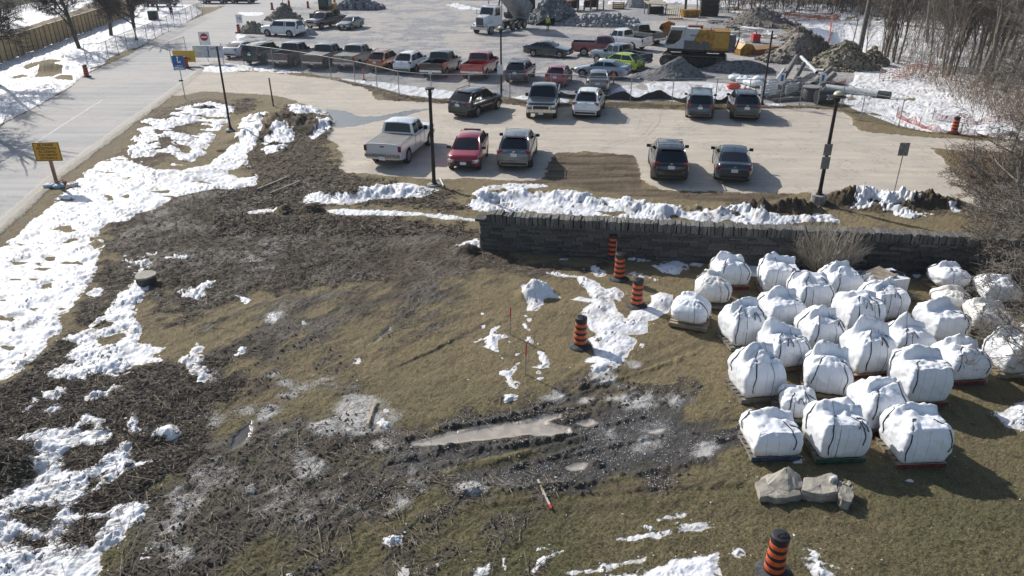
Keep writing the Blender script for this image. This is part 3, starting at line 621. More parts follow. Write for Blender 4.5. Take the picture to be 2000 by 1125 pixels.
# ---- heights
Z = np.zeros(X.shape)
built = np.maximum(np.maximum(m_road, m_lot), m_yard)
open_ = 1 - built
Z += open_ * (n1 * 0.07 + n3 * 0.10)
Z += n9 * 0.10 * open_ * smooth((Y - 45) / 40)
rough_mud = open_ * np.maximum(m_mud, m_mulch * 0.8)
Z += rough_mud * (n12 * 0.075 + n35 * 0.10 + np.abs(nsq) * -0.10 + 0.02 + n05 * 0.035)
m_grass = open_ * (1 - m_mud)
Z += m_grass * (n12 * 0.035 + n05 * 0.03)
Z += m_yard * (1 - m_road) * (n12 * 0.04 + n35 * 0.05 + n3 * 0.10)
Z += m_bare * (-0.04 + np.abs(fbm(X * 0.25, Y, 0.3, 3, 97)) * 0.12)
# swale beside the road and its banks
Z -= blob(440, 300, 3.2, 9.0, 0.34, 0.55) + blob(415, 240, 3.0, 5.0, 0.18, 0.3)
Z += blob(330, 340, 3.0, 4.0, 0.10)
Z += (blob(560, 240, 4.2, 3.0, 0.75) + blob(600, 220, 2.2, 1.6, 0.3) + blob(520, 262, 3.0, 1.6, 0.45) + blob(635, 260, 1.4, 1.8, .25)) * (0.8 + 0.9 * n35 + 0.6 * n1)
Z += blob(480, 195, 1.2, 0.7, -0.3)
# snow bank behind the stone wall, mound further on, hummocks
bank = np.clip(sd_line([(930, 392), (1000, 380), (1080, 388), (1200, 400), (1330, 414), (1430, 418), (1560, 425), (1600, 428)], 1.05, 1.2) / 1.05, 0, 1)
Z += smooth(bank) * (0.24 + 0.50 * n1 + 0.40 * n35)
Z += (blob(1480, 412, 1.6, .55, .45) + blob(1560, 412, 1.3, .6, .55) + blob(1650, 392, 1.5, .8, .5) + blob(1700, 390, 1.5, .9, .4) + blob(1800, 395, 2.4, .9, .6) + blob(1750, 405, 1.6, .8, .3)) * (0.9 + 1.0 * n35 + .5 * n12)
Z += (blob(700, 380, 2.6, .8, .3) + blob(780, 372, 1.6, .7, .25)) * (1 + n35)
Z += blob(1048, 575, .8, .65, .38) * (1 + 1.4 * n35) + blob(1300, 590, 1.0, .6, .22) + blob(1170, 720, .9, .5, .12)
Z += blob(325, 848, .55, .4, .2) + blob(100, 135, 2.2, 1.4, .5) * (1 + n35)
Z += blob(0, 905, 1.4, 1.0, .3) * (1 + n35)
Z += blob(510, 412, .6, .5, .25) * 0 + blob(555, 412, .5, .45, .3) + blob(610, 410, .7, .45, .35) + blob(915, 492, .7, .4, .3)
# ruts and ridges of the track
rut = np.zeros(X.shape)
for pts, w, h in [([(770, 850), (900, 880), (1000, 868), (1118, 850)], .16, .13), ([(820, 838), (960, 822), (1040, 800), (1100, 775), (1170, 742)], .14, .10), ([(850, 905), (960, 900), (1050, 880), (1140, 852)], .15, .08),
                  ([(900, 965), (1000, 952), (1110, 946), (1215, 928), (1300, 912), (1370, 897)], .2, .10), ([(1100, 890), (1180, 872), (1290, 850)], .12, .08), ([(740, 905), (800, 893), (880, 872)], .2, .16), ([(1110, 780), (1200, 745), (1290, 715), (1360, 690)], .14, .08),
                  ([(780, 712), (850, 680), (900, 655)], .1, .08), ([(950, 985), (1100, 965), (1300, 950), (1440, 945)], .15, .06), ([(1150, 835), (1260, 812)], .1, .07), ([(1000, 912), (1080, 892), (1130, 872)], .12, .10), ([(1330, 880), (1440, 850)], .12, .07)]:
    r = sd_line(pts, w, 1.0)
    rut = np.maximum(rut, h * .62 * smooth(np.clip((r + n12 * .12) / w, 0, 1)) * np.clip(.8 + 1.3 * n35 + 1.6 * n1 + .8 * n12, 0, 1.6))
Z += rut * (1 - m_milky)
Z = Z - 0.035 * m_wet
Z = Z * (1 - .45 * m_wet) + .45 * m_wet * (rut - .03)
Z = Z * (1 - m_milky) + m_milky * -0.055
Z = Z * (1 - m_clear * open_) + m_clear * open_ * -0.03
Z -= blob(1172, 882, .35, .3, .02)
Z += blob(1167, 903, .25, .18, .10) * (1 + n12)
flat = np.maximum(m_road, m_lot)
Z = Z * (1 - flat) + flat * (n35 * 0.008 + n3 * 0.02)
Z += m_curb * 0.05
# snow thickness
th = np.clip(snow_sd, 0, 1)
big = smooth((snow_sd - 0.02) / 0.22)
thick = big * (0.035 + 0.05 * np.clip(snow_sd, 0, 1) + (0.15 * n35 + 0.02 * n12 + .12 * n1) * smooth(snow_sd / 0.5))
thick += big * 0.05 * fbm(X, Y, 0.30, 3, 131) * (X > -1) * (Y < 26)
for px, py in B7([(590, 370), (540, 460), (470, 570), (390, 640), (330, 695), (280, 765), (220, 805), (170, 905), (50, 1030), (20, 1100), (600, 310), (520, 410)]) + [(330, 392), (300, 380), (260, 400), (235, 408), (1120, 600), (1160, 640), (1190, 610)]:
    cx, cy = G(px, py)
    thick -= 0.15 * np.exp(-(((X - cx) / .17) ** 2 + ((Y - cy) / .2) ** 2)) * (thick > 0.03)
thick = np.where(flat > 0.5, thick * 0.4, thick)
Z = Z + np.maximum(thick, 0)
smooth_under = big * open_
Z0 = Z

def attr4(me, name, a, b, c, d):
    at = me.attributes.new(name, 'FLOAT_COLOR', 'POINT')
    at.data.foreach_set('color', np.stack([a, b, c, d], 1).astype(np.float32).ravel())

# normals of the whole field, so the seams between its pieces do not show
P3 = np.stack([XX, YY, Z.reshape(NR, NU)], -1)
gu = np.gradient(P3, axis=1)
gv = np.gradient(P3, axis=0)
NN = np.cross(gu, gv)
NN /= np.linalg.norm(NN, axis=-1, keepdims=True) + 1e-12
NN *= np.where(NN[..., 2:3] < 0, -1, 1)
NN = NN.reshape(-1, 3)
PV = P3.reshape(-1, 3)

green = np.clip(smooth((18.5 - Y) / 6.0) * (0.6 + 1.2 * n3 + 0.9 * n1) + 0.25 * smooth((20 - Y) / 4) * (X < 3), 0, 1)
SNA = np.clip(0.5 + snow_sd / 0.5, 0, 1)
A1 = (SNA, m_mud, frost, m_milky)
A2 = (m_road, m_lot, m_yard, m_mulch)
A3 = (green, m_bare, m_wet, np.maximum(m_curb * (1 - m_lot), 0))
A4 = (m_clear, np.clip(m_shoulder, 0, 1), np.clip(n3 + .5, 0, 1), np.clip(nsq + 0.5, 0, 1))

TRK_ = [([(780, 712), (850, 680), (900, 655), (960, 625)], .14, 1), ([(700, 600), (790, 560), (860, 540)], .14, .8), ([(900, 985), (1100, 962), (1440, 938)], .22, .8), ([(930, 1010), (1150, 992), (1320, 985)], .2, .7), ([(1150, 770), (1290, 700), (1420, 650)], .18, .8), ([(1100, 745), (1200, 700), (1300, 670)], .16, .6),
        ([(760, 690), (850, 640), (960, 600)], .16, .7), ([(620, 640), (700, 590)], .15, .7), ([(1240, 700), (1360, 650), (1400, 600)], .15, .6), ([(1180, 290), (1265, 266), (1288, 240), (1290, 225)], .10, .9), ([(1060, 293), (1180, 283), (1255, 265), (1275, 240)], .10, .8), ([(1270, 262), (1330, 275), (1420, 285)], .09, .7), ([(1250, 232), (1245, 255), (1290, 268)], .08, .6),
        ([(1800, 900), (1900, 960), (2000, 1000)], .2, .4), ([(200, 290), (60, 385), (-60, 470)], .35, .0), ([(1300, 1010), (1500, 1000), (1700, 1040)], .2, .5), ([(760, 280), (950, 270), (1250, 275), (1600, 300)], .35, .35), ([(700, 300), (900, 285), (1200, 290)], .3, .3)]
trk = np.zeros(X.shape)
for pts, w, a in TRK_:
    trk = np.maximum(trk, a * smooth(np.clip((sd_line(pts, w, 1.0) + n12 * .08) / (w * .7), 0, 1)))
A4 = (A4[0], A4[1], A4[2], trk)

def face_class():
    q = lambda a: a.reshape(NR, NU)
    avg = lambda a: (q(a)[:-1, :-1] + q(a)[1:, :-1] + q(a)[:-1, 1:] + q(a)[1:, 1:]) / 4
    c = np.zeros((NR - 1, NU - 1), np.int8)                     # 0 lawn
    c[avg(m_mud) > 0.5] = 1
    c[avg(m_mulch) > 0.6] = 1
    c[avg(m_yard) > 0.5] = 2
    c[avg(m_lot) > 0.5] = 3
    c[avg(m_road) > 0.5] = 4
    c[avg(np.maximum(m_milky, m_clear)) > 0.5] = 6
    c[avg(snow_sd) > 0.0] = 5
    return c

# ---- ground material
def ground_material():
    n = N("ground_mix")
    a1, a2, a3, a4 = n.attr("A1"), n.attr("A2"), n.attr("A3"), n.attr("A4")
    def sep(a):
        s = n.new("ShaderNodeSeparateColor")
        n.link(a.outputs['Color'], s.inputs[0])
        return s.outputs[0], s.outputs[1], s.outputs[2], a.outputs['Alpha']
    snow, mud, fr, milky = sep(a1)
    road, lot, yard, mulch = sep(a2)
    gr, bare, wet, curb = sep(a3)
    clear, shoulder, big3, streak = sep(a4)
    fine = n.noise(55, 4, 0.65)
    fine2 = n.noise(18, 5, 0.65)
    med = n.noise(3.5, 5, 0.6)
    low = n.noise(0.55, 4, 0.55)
    vlow = n.noise(0.13, 3, 0.5)
    mp = n.new("ShaderNodeMapping"); n.link(n.coord(), mp.inputs[0]); mp.inputs['Rotation'].default_value = (0, 0, -0.95); mp.inputs['Scale'].default_value = (0.3, 1, 1)
    fibre = n.noise(14, 4, 0.65, mp.outputs[0])
    mp2 = n.new("ShaderNodeMapping"); n.link(n.coord(), mp2.inputs[0]); mp2.inputs['Rotation'].default_value = (0, 0, 0.05); mp2.inputs['Scale'].default_value = (0.12, 1, 1)
    drag = n.noise(1.8, 5, 0.6, mp2.outputs[0])
    # lawn: straw over olive
    straw = n.mix(n.ramp(fine, .32, .68), (.12, .09, .048), (.35, .275, .155))
    olive = n.mix(n.ramp(fine, .32, .68), (.055, .058, .025), (.185, .175, .08))
    g = n.mix(n.ramp(n.math('ADD', n.math('MULTIPLY', low, .6), n.math('MULTIPLY', fine2, .4)), .36, .58, .1, 1.0), straw, n.mix(.7, olive, straw))
    g = n.mix(n.math('MULTIPLY', gr, .85), g, olive)
    g = n.mix(n.ramp(med, .52, .70, 0, .6), g, (.085, .064, .042))
    g = n.mix(n.ramp(n.noise(1.3, 5, .65), .52, .66, 0, .55), g, (.12, .09, .058))
    g = n.mix(n.math('MULTIPLY', streak, .6), g, (.075, .055, .038))
    # mud
    md = n.mix(n.ramp(fine2, .3, .7), (.028, .022, .017), (.115, .093, .07))
    md = n.mix(n.ramp(fine, .60, .8, 0, .55), md, (.17, .15, .12))
    md = n.mix(n.ramp(n.noise(.8, 5, .65), .48, .62, 0, .6), md, (.085, .08, .045))
    g = n.mix(n.ramp(n.math('ADD', mud, n.math('MULTIPLY', n.math('SUBTRACT', fine2, .5), 1.3)), .30, .70), g, md)
    ml = n.mix(n.ramp(fibre, .36, .66), (.036, .026, .018), (.125, .094, .064))
    ml = n.mix(n.ramp(fine, .62, .78, 0, .6), ml, (.22, .18, .125))
    g = n.mix(n.math('MULTIPLY', n.ramp(n.math('ADD', mulch, n.math('MULTIPLY', n.math('SUBTRACT', med, .5), .8)), .35, .65), .85), g, ml)
    br = n.mix(n.ramp(drag, .35, .65), (.055, .038, .025), (.165, .125, .083))
    g = n.mix(n.ramp(bare, .2, .8, 0, .9), g, br)
    g = n.mix(n.ramp(shoulder, .3, .8, 0, .75), g, n.mix(n.ramp(fine2, .3, .7), (.12, .098, .068), (.25, .21, .155)))
    # wet soil
    g = n.mix(n.ramp(wet, .2, .7, 0, .92), g, n.mix(n.ramp(fine, .35, .7), (.022, .020, .018), (.075, .070, .064)))
    # yard gravel
    vo = n.new("ShaderNodeTexVoronoi"); vo.inputs['Scale'].default_value = 7.0; n.link(n.coord(), vo.inputs['Vector'])
    pebble = n.mix(n.ramp(vo.outputs['Distance'], .1, .7), (.42, .43, .445), (.19, .195, .205))
    dust = n.mix(n.ramp(drag, .35, .65), (.45, .42, .385), (.34, .32, .30))
    yd = n.mix(n.ramp(n.math('ADD', n.math('MULTIPLY', low, .5), n.math('MULTIPLY', vlow, .6)), .50, .62), dust, pebble)
    g = n.mix(n.ramp(n.math('ADD', yard, n.math('MULTIPLY', n.math('SUBTRACT', med, .5), .5)), .35, .65), g, yd)
    # lot: dusty asphalt, tan, tyre drag marks
    lt = n.mix(n.ramp(drag, .3, .7), (.53, .47, .39), (.43, .38, .31))
    lt = n.mix(n.ramp(low, .38, .66, 0, .5), lt, (.40, .37, .325))
    lt = n.mix(n.ramp(n.noise(.22, 6, .65), .50, .66, 0, .5), lt, (.33, .31, .275))
    lt = n.mix(n.ramp(fine, .60, .75, 0, .35), lt, (.30, .28, .25))
    lt = n.mix(n.math('MULTIPLY', streak, .5), lt, (.28, .255, .23))
    g = n.mix(n.ramp(n.math('ADD', lot, n.math('MULTIPLY', n.math('SUBTRACT', med, .5), .3)), .4, .6), g, lt)
    ck = n.ramp(n.math('ABSOLUTE', n.math('SUBTRACT', n.noise(.35, 6, .62), .5)), .0055, .001)
    g = n.mix(n.math('MULTIPLY', n.math('MULTIPLY', ck, .55), n.ramp(lot, .5, .9)), g, (.13, .12, .11))
    # road: worn pale asphalt
    mp3 = n.new("ShaderNodeMapping"); n.link(n.coord(), mp3.inputs[0]); mp3.inputs['Rotation'].default_value = (0, 0, -1.05); mp3.inputs['Scale'].default_value = (0.06, 1, 1)
    lane = n.noise(1.2, 4, 0.55, mp3.outputs[0])
    rd = n.mix(n.ramp(lane, .35, .65), (.44, .43, .415), (.345, .34, .335))
    rd = n.mix(n.ramp(vlow, .4, .6, 0, .5), rd, (.46, .43, .39))
    rd = n.mix(n.ramp(fine, .6, .75, 0, .3), rd, (.27, .26, .25))
    rd = n.mix(n.math('MULTIPLY', ck, .5), rd, (.17, .165, .16))
    g = n.mix(n.ramp(road, .42, .58), g, rd)
    g = n.mix(n.ramp(curb, .4, .6, 0, .9), g, n.mix(n.ramp(fine2, .3, .7), (.48, .45, .39), (.36, .33, .28)))
    # puddles, frost, snow
    g = n.mix(n.ramp(clear, .4, .7, 0, .75), g, (.035, .037, .045))
    g = n.mix(n.ramp(milky, .02, .35, 0, .8), g, (.028, .025, .022))
    g = n.mix(n.ramp(n.math('ADD', milky, n.math('MULTIPLY', n.math('SUBTRACT', med, .5), .5)), .40, .75), g, n.mix(n.ramp(med, .35, .6), (.44, .39, .325), (.33, .30, .26)))
    frm = n.ramp(n.math('ADD', fr, n.math('MULTIPLY', n.math('SUBTRACT', fine, .62), 2.2)), .30, .75, 0, .85)
    g = n.mix(frm, g, (.60, .585, .555))
    # grains of ice thrown over the dark mud
    gl = n.math('MULTIPLY', n.ramp(n.noise(75, 2, .5), .70, .76), n.math('MULTIPLY', n.ramp(mud, .4, .8), n.ramp(low, .38, .6)))
    g = n.mix(gl, g, (.62, .61, .59))
    sm = n.ramp(n.math('ADD', snow, n.math('MULTIPLY', n.math('SUBTRACT', fine2, .5), .16)), .47, .54)
    sc = n.mix(n.ramp(med, .3, .75, 0, .35), (.78, .795, .825), (.56, .555, .54))
    sc = n.mix(n.ramp(n.noise(.9, 5, .7), .47, .64, 0, .65), sc, (.47, .44, .40))
    sc = n.mix(n.math('MULTIPLY', n.ramp(n.noise(38, 3, .6), .60, .70), n.ramp(low, .40, .62, .1, .7)), sc, (.30, .26, .21))
    sc = n.mix(n.ramp(fine, .70, .80, 0, .45), sc, (.38, .34, .29))
    edge = n.math('MULTIPLY', n.ramp(snow, .74, .50), .55)
    sc = n.mix(edge, sc, (.52, .49, .45))
    g = n.mix(sm, g, sc)
    n.link(g, n.b.inputs['Base Color'])
    r = n.mixf(n.ramp(wet, .3, .8), .92, .5)
    r = n.mixf(n.ramp(milky, .4, .7), r, .09)
    r = n.mixf(n.ramp(clear, .4, .7), r, .06)
    r = n.mixf(n.math('MULTIPLY', n.ramp(mud, .4, .8), n.ramp(low, .4, .62, 0, .6)), r, .38)
    r = n.mixf(sm, r, .55)
    n.link(r, n.b.inputs['Roughness'])
    n.b.inputs['Specular IOR Level'].default_value = 0.35
    h = n.math('ADD', n.math('MULTIPLY', fine, 1.0), n.math('MULTIPLY', fine2, 1.4))
    h = n.math('ADD', h, n.math('MULTIPLY', fibre, n.math('MULTIPLY', mulch, 2.0)))
    hard = n.math('MAXIMUM', n.math('MAXIMUM', road, lot), n.math('MAXIMUM', milky, clear))
    amp = n.math('SUBTRACT', 1.0, n.math('MULTIPLY', hard, .93))
    amp = n.math('MULTIPLY', amp, n.math('SUBTRACT', 1.0, n.math('MULTIPLY', sm, .75)))
    h = n.math('MULTIPLY', h, amp)
    n.link(n.bump(h, 0.9, 0.030), n.b.inputs['Normal'])
    return n.m

GM = ground_material()
CL = face_class()
vid = np.arange(NR * NU).reshape(NR, NU)
quads = np.stack([vid[:-1, :-1], vid[:-1, 1:], vid[1:, 1:], vid[1:, :-1]], -1)
NAMES = {0: ("lawn", "structure", "dry straw and olive winter lawn, tyre marked, between the mud and the stone wall"),
         1: ("mud", "structure", "dark churned mud, bark mulch and wood chips over the torn up lawn"),
         2: ("gravel_yard", "structure", "grey gravel and dusty hardstanding of the building site"),
         3: ("parking_lot", "structure", "dusty tan asphalt parking lot with tyre marks"),
         4: ("road", "structure", "pale worn asphalt road with a white centre line"),
         5: ("snow", "structure", "melting patches of old snow on the ground"),
         6: ("puddle", "structure", "meltwater puddles standing in the ruts and the lot")}
for k, (nm, kind, lab) in NAMES.items():
    q = quads[CL == k]
    if not len(q): continue
    used, inv = np.unique(q, return_inverse=True)
    q2 = inv.reshape(-1, 4)
    me = bpy.data.meshes.new(nm)
    me.vertices.add(len(used))
    me.vertices.foreach_set('co', PV[used].astype(np.float32).ravel())
    me.loops.add(q2.size)
    me.loops.foreach_set('vertex_index', q2.astype(np.int32).ravel())
    me.polygons.add(len(q2))
    me.polygons.foreach_set('loop_start', np.arange(0, q2.size, 4, dtype=np.int32))
    me.polygons.foreach_set('use_smooth', np.ones(len(q2), bool))
    me.materials.append(GM)
    for an, A in (("A1", A1), ("A2", A2), ("A3", A3), ("A4", A4)):
        attr4(me, an, *[c[used] for c in A])
    me.update(calc_edges=True)
    me.normals_split_custom_set_from_vertices(NN[used].astype(np.float32))
    link(nm, me, label=lab, kind=kind)

def hz(x, y):
    """ground height under a point"""
    j = np.searchsorted(-(-YS), y) if YS[0] < YS[-1] else 0
    j = int(min(max(np.searchsorted(YS, y), 1), NR - 1))
    t = (y - YS[j - 1]) / (YS[j] - YS[j - 1])
    u = x / (y + 5.6)
    i = float(np.interp(u, US, UI))
    i0 = int(min(max(math.floor(i), 0), NU - 2))
    f = min(max(i - i0, 0), 1)
    z = Z.reshape(NR, NU)
    return float((z[j - 1, i0] * (1 - f) + z[j - 1, i0 + 1] * f) * (1 - t) + (z[j, i0] * (1 - f) + z[j, i0 + 1] * f) * t)

def GP(px, py, lift=0.0):
    x, y = G(px, py)
    return Vector((x, y, hz(x, y) + lift))

# land beyond the surveyed field, out to the horizon
mb = MB()
R = 2600
mb.add([(-R, -60, -.8), (R, -60, -.8), (R, R, -.8), (-R, R, -.8)], [(0, 1, 2, 3)])
mb.build("terrain", mat("far_land", (.30, .27, .235), .95, var=.5, nscale=.02, color2=(.66, .67, .69)), kind='structure', label="snowy brown land beyond the site out to the horizon")

# painted centre line on the road, laid as a thin sheet
def strip(name, pts, w, m, lift=0.006, **kw):
    P = [Vector((*G(*p), 0)) for p in pts]
    Q = []
    for i in range(len(P) - 1):
        k = max(1, int((P[i + 1] - P[i]).length / 0.5))
        Q += [P[i].lerp(P[i + 1], t / k) for t in range(k)]
    Q.append(P[-1])
    b = MB()
    vs = []
    for i, p in enumerate(Q):
        d = (Q[min(i + 1, len(Q) - 1)] - Q[max(i - 1, 0)]).normalized()
        nrm = Vector((-d.y, d.x, 0)) * w / 2
        for s in (1, -1):
            a = p + nrm * s
            vs.append((a.x, a.y, hz(a.x, a.y) + lift))
    b.add(vs, [(2 * i, 2 * i + 1, 2 * i + 3, 2 * i + 2) for i in range(len(Q) - 1)])
    return b.build(name, m, **kw)
def worn_paint(name, c):
    n = N(name)
    f = n.ramp(n.noise(9, 5, .7), .42, .58)
    n.link(n.mix(f, c, (.33, .32, .31)), n.b.inputs['Base Color'])
    n.b.inputs['Roughness'].default_value = .8
    return n.m
strip("road_line", [(-200, 446), (0, 322), (60, 285), (120, 246), (200, 195)], 0.13, worn_paint("line_paint", (.70, .69, .67)), kind='structure', label="worn white centre line on the road")
# ------------------------------------------------------------------ vehicles
def paint(name, c, rough=.35, metal=.2, dirt=.5):
    if name in MATS: return MATS[name]
    n = N(name)
    geo = n.new("ShaderNodeSeparateXYZ"); n.link(n.coord(), geo.inputs[0])
    low = n.ramp(n.math('ADD', geo.outputs[2], n.math('MULTIPLY', n.noise(4, 4), .5)), 1.05, .45)
    f = n.math('MULTIPLY', low, dirt)
    n.link(n.mix(f, c, (.125, .117, .105)), n.b.inputs['Base Color'])
    n.link(n.mixf(f, rough, .8), n.b.inputs['Roughness'])
    n.b.inputs['Metallic'].default_value = metal
    n.b.inputs['Coat Weight'].default_value = 1.0
    n.b.inputs['Coat IOR'].default_value = 1.65
    n.b.inputs['Coat Roughness'].default_value = .12
    MATS[name] = n.m
    return n.m
def glassy(name, c, rough=.06):
    n = N(name)
    n.link(n.mix(n.ramp(n.noise(2.5, 4), .4, .7, 0, .5), c, tuple(k * 1.3 + .003 for k in c)), n.b.inputs['Base Color'])
    n.b.inputs['Roughness'].default_value = rough
    n.b.inputs['Specular IOR Level'].default_value = .7
    MATS[name] = n.m
    return n.m
GLASS = glassy("tinted_glass", (.006, .007, .008))
TRIM = mat("black_plastic", (.022, .022, .023), .6, var=.3)
TYRE = mat("tyre_rubber", (.022, .021, .02), .85, var=.5, color2=(.06, .055, .048))
RIM = mat("wheel_alloy", (.36, .36, .37), .35, .8, var=.3)
RIMD = mat("wheel_dark", (.05, .05, .052), .5, .4)
CHROME = mat("dull_chrome", (.62, .62, .63), .22, .95, var=.2)
LAMP_W = mat("clear_lamp", (.62, .64, .66), .12, .3, var=.2)
LAMP_R = mat("red_lamp", (.22, .012, .02), .2, var=.2, coat=.5)
PLATE = mat("plate_white", (.72, .74, .78), .5, var=.1)
BED = mat("bed_liner", (.03, .03, .03), .8, var=.4)
VINYL = mat("bed_cover_vinyl", (.20, .195, .185), .7, var=.12, nscale=1.5)

PAINTS = {
 'silver': paint("paint_silver_white", (.70, .715, .735), .3, .3, .2), 'white': paint("paint_white", (.78, .79, .80), .3, 0, .35), 'red': paint("paint_red", (.32, .012, .022), .3, .25, .25),
 'grey': paint("paint_grey", (.16, .165, .17), .35, .5, .7), 'black': paint("paint_black", (.010, .010, .013), .25, .1, .35), 'charcoal': paint("paint_charcoal", (.045, .048, .052), .3, .4, .5),
 'navy': paint("paint_navy_grey", (.030, .040, .052), .3, .3, .5), 'orange': paint("paint_copper", (.36, .13, .035), .35, .3, .35), 'pink': paint("paint_faded_red", (.36, .045, .065), .4, .1, .35),
 'beige': paint("paint_beige_grey", (.24, .24, .22), .35, .5, .5), 'maroon': paint("paint_dark_red", (.20, .012, .020), .35, .2, .35), 'blue': paint("paint_steel_blue", (.13, .17, .23), .3, .45, .45),
 'silverblue': paint("paint_silver_blue", (.30, .35, .42), .3, .5, .35), 'lime': paint("paint_lime", (.38, .52, .03), .3, .15, .3), 'greenblack': paint("paint_green_black", (.020, .030, .027), .3, .3, .4),
 'brightred': paint("paint_bright_red", (.42, .015, .018), .3, .1, .3), 'slate': paint("paint_slate", (.055, .07, .085), .3, .4, .4), 'bluewhite': paint("paint_pearl", (.60, .63, .67), .3, .2, .35),
}

def wheel_mesh(R, w, dark=False):
    t = MB()
    r = R * .64
    prof = [(r, -w / 2 + .02), (R * .92, -w / 2), (R, -w / 2 + .03), (R, w / 2 - .03), (R * .92, w / 2), (r, w / 2 - .02)]
    t.lathe(prof, 20)
    rot = Matrix.Rotation(math.pi / 2, 3, 'X')
    t.v = [tuple(rot @ Vector(p)) for p in t.v]
    m = MB()
    m.lathe([(r * .2, .0), (r, .0), (r, .03), (r * .9, .035), (r * .86, .005)], 18, mi=1)
    for k in range(5):
        a = 2 * math.pi * k / 5
        m.box((math.cos(a) * r * .52, math.sin(a) * r * .52, .018), (r * .9, r * .26, .03), (0, 0, a))
    m.lathe([(r * .3, .01), (r * .3, .045), (r * .1, .05)], 10)
    m.lathe([(r * .9, .0), (r * .99, .0), (r * .99, .04), (r * .9, .04)], 18)
    m.v = [tuple(rot @ Vector(p)) for p in m.v]          # faces -y
    return t.mesh("wheel", TYRE, True), m.mesh("rim", [RIM if not dark else RIMD, RIMD], False)

def interp(x, pts):
    xs, ys = [p[0] for p in pts], [p[1] for p in pts]
    return float(np.interp(x, xs, ys))

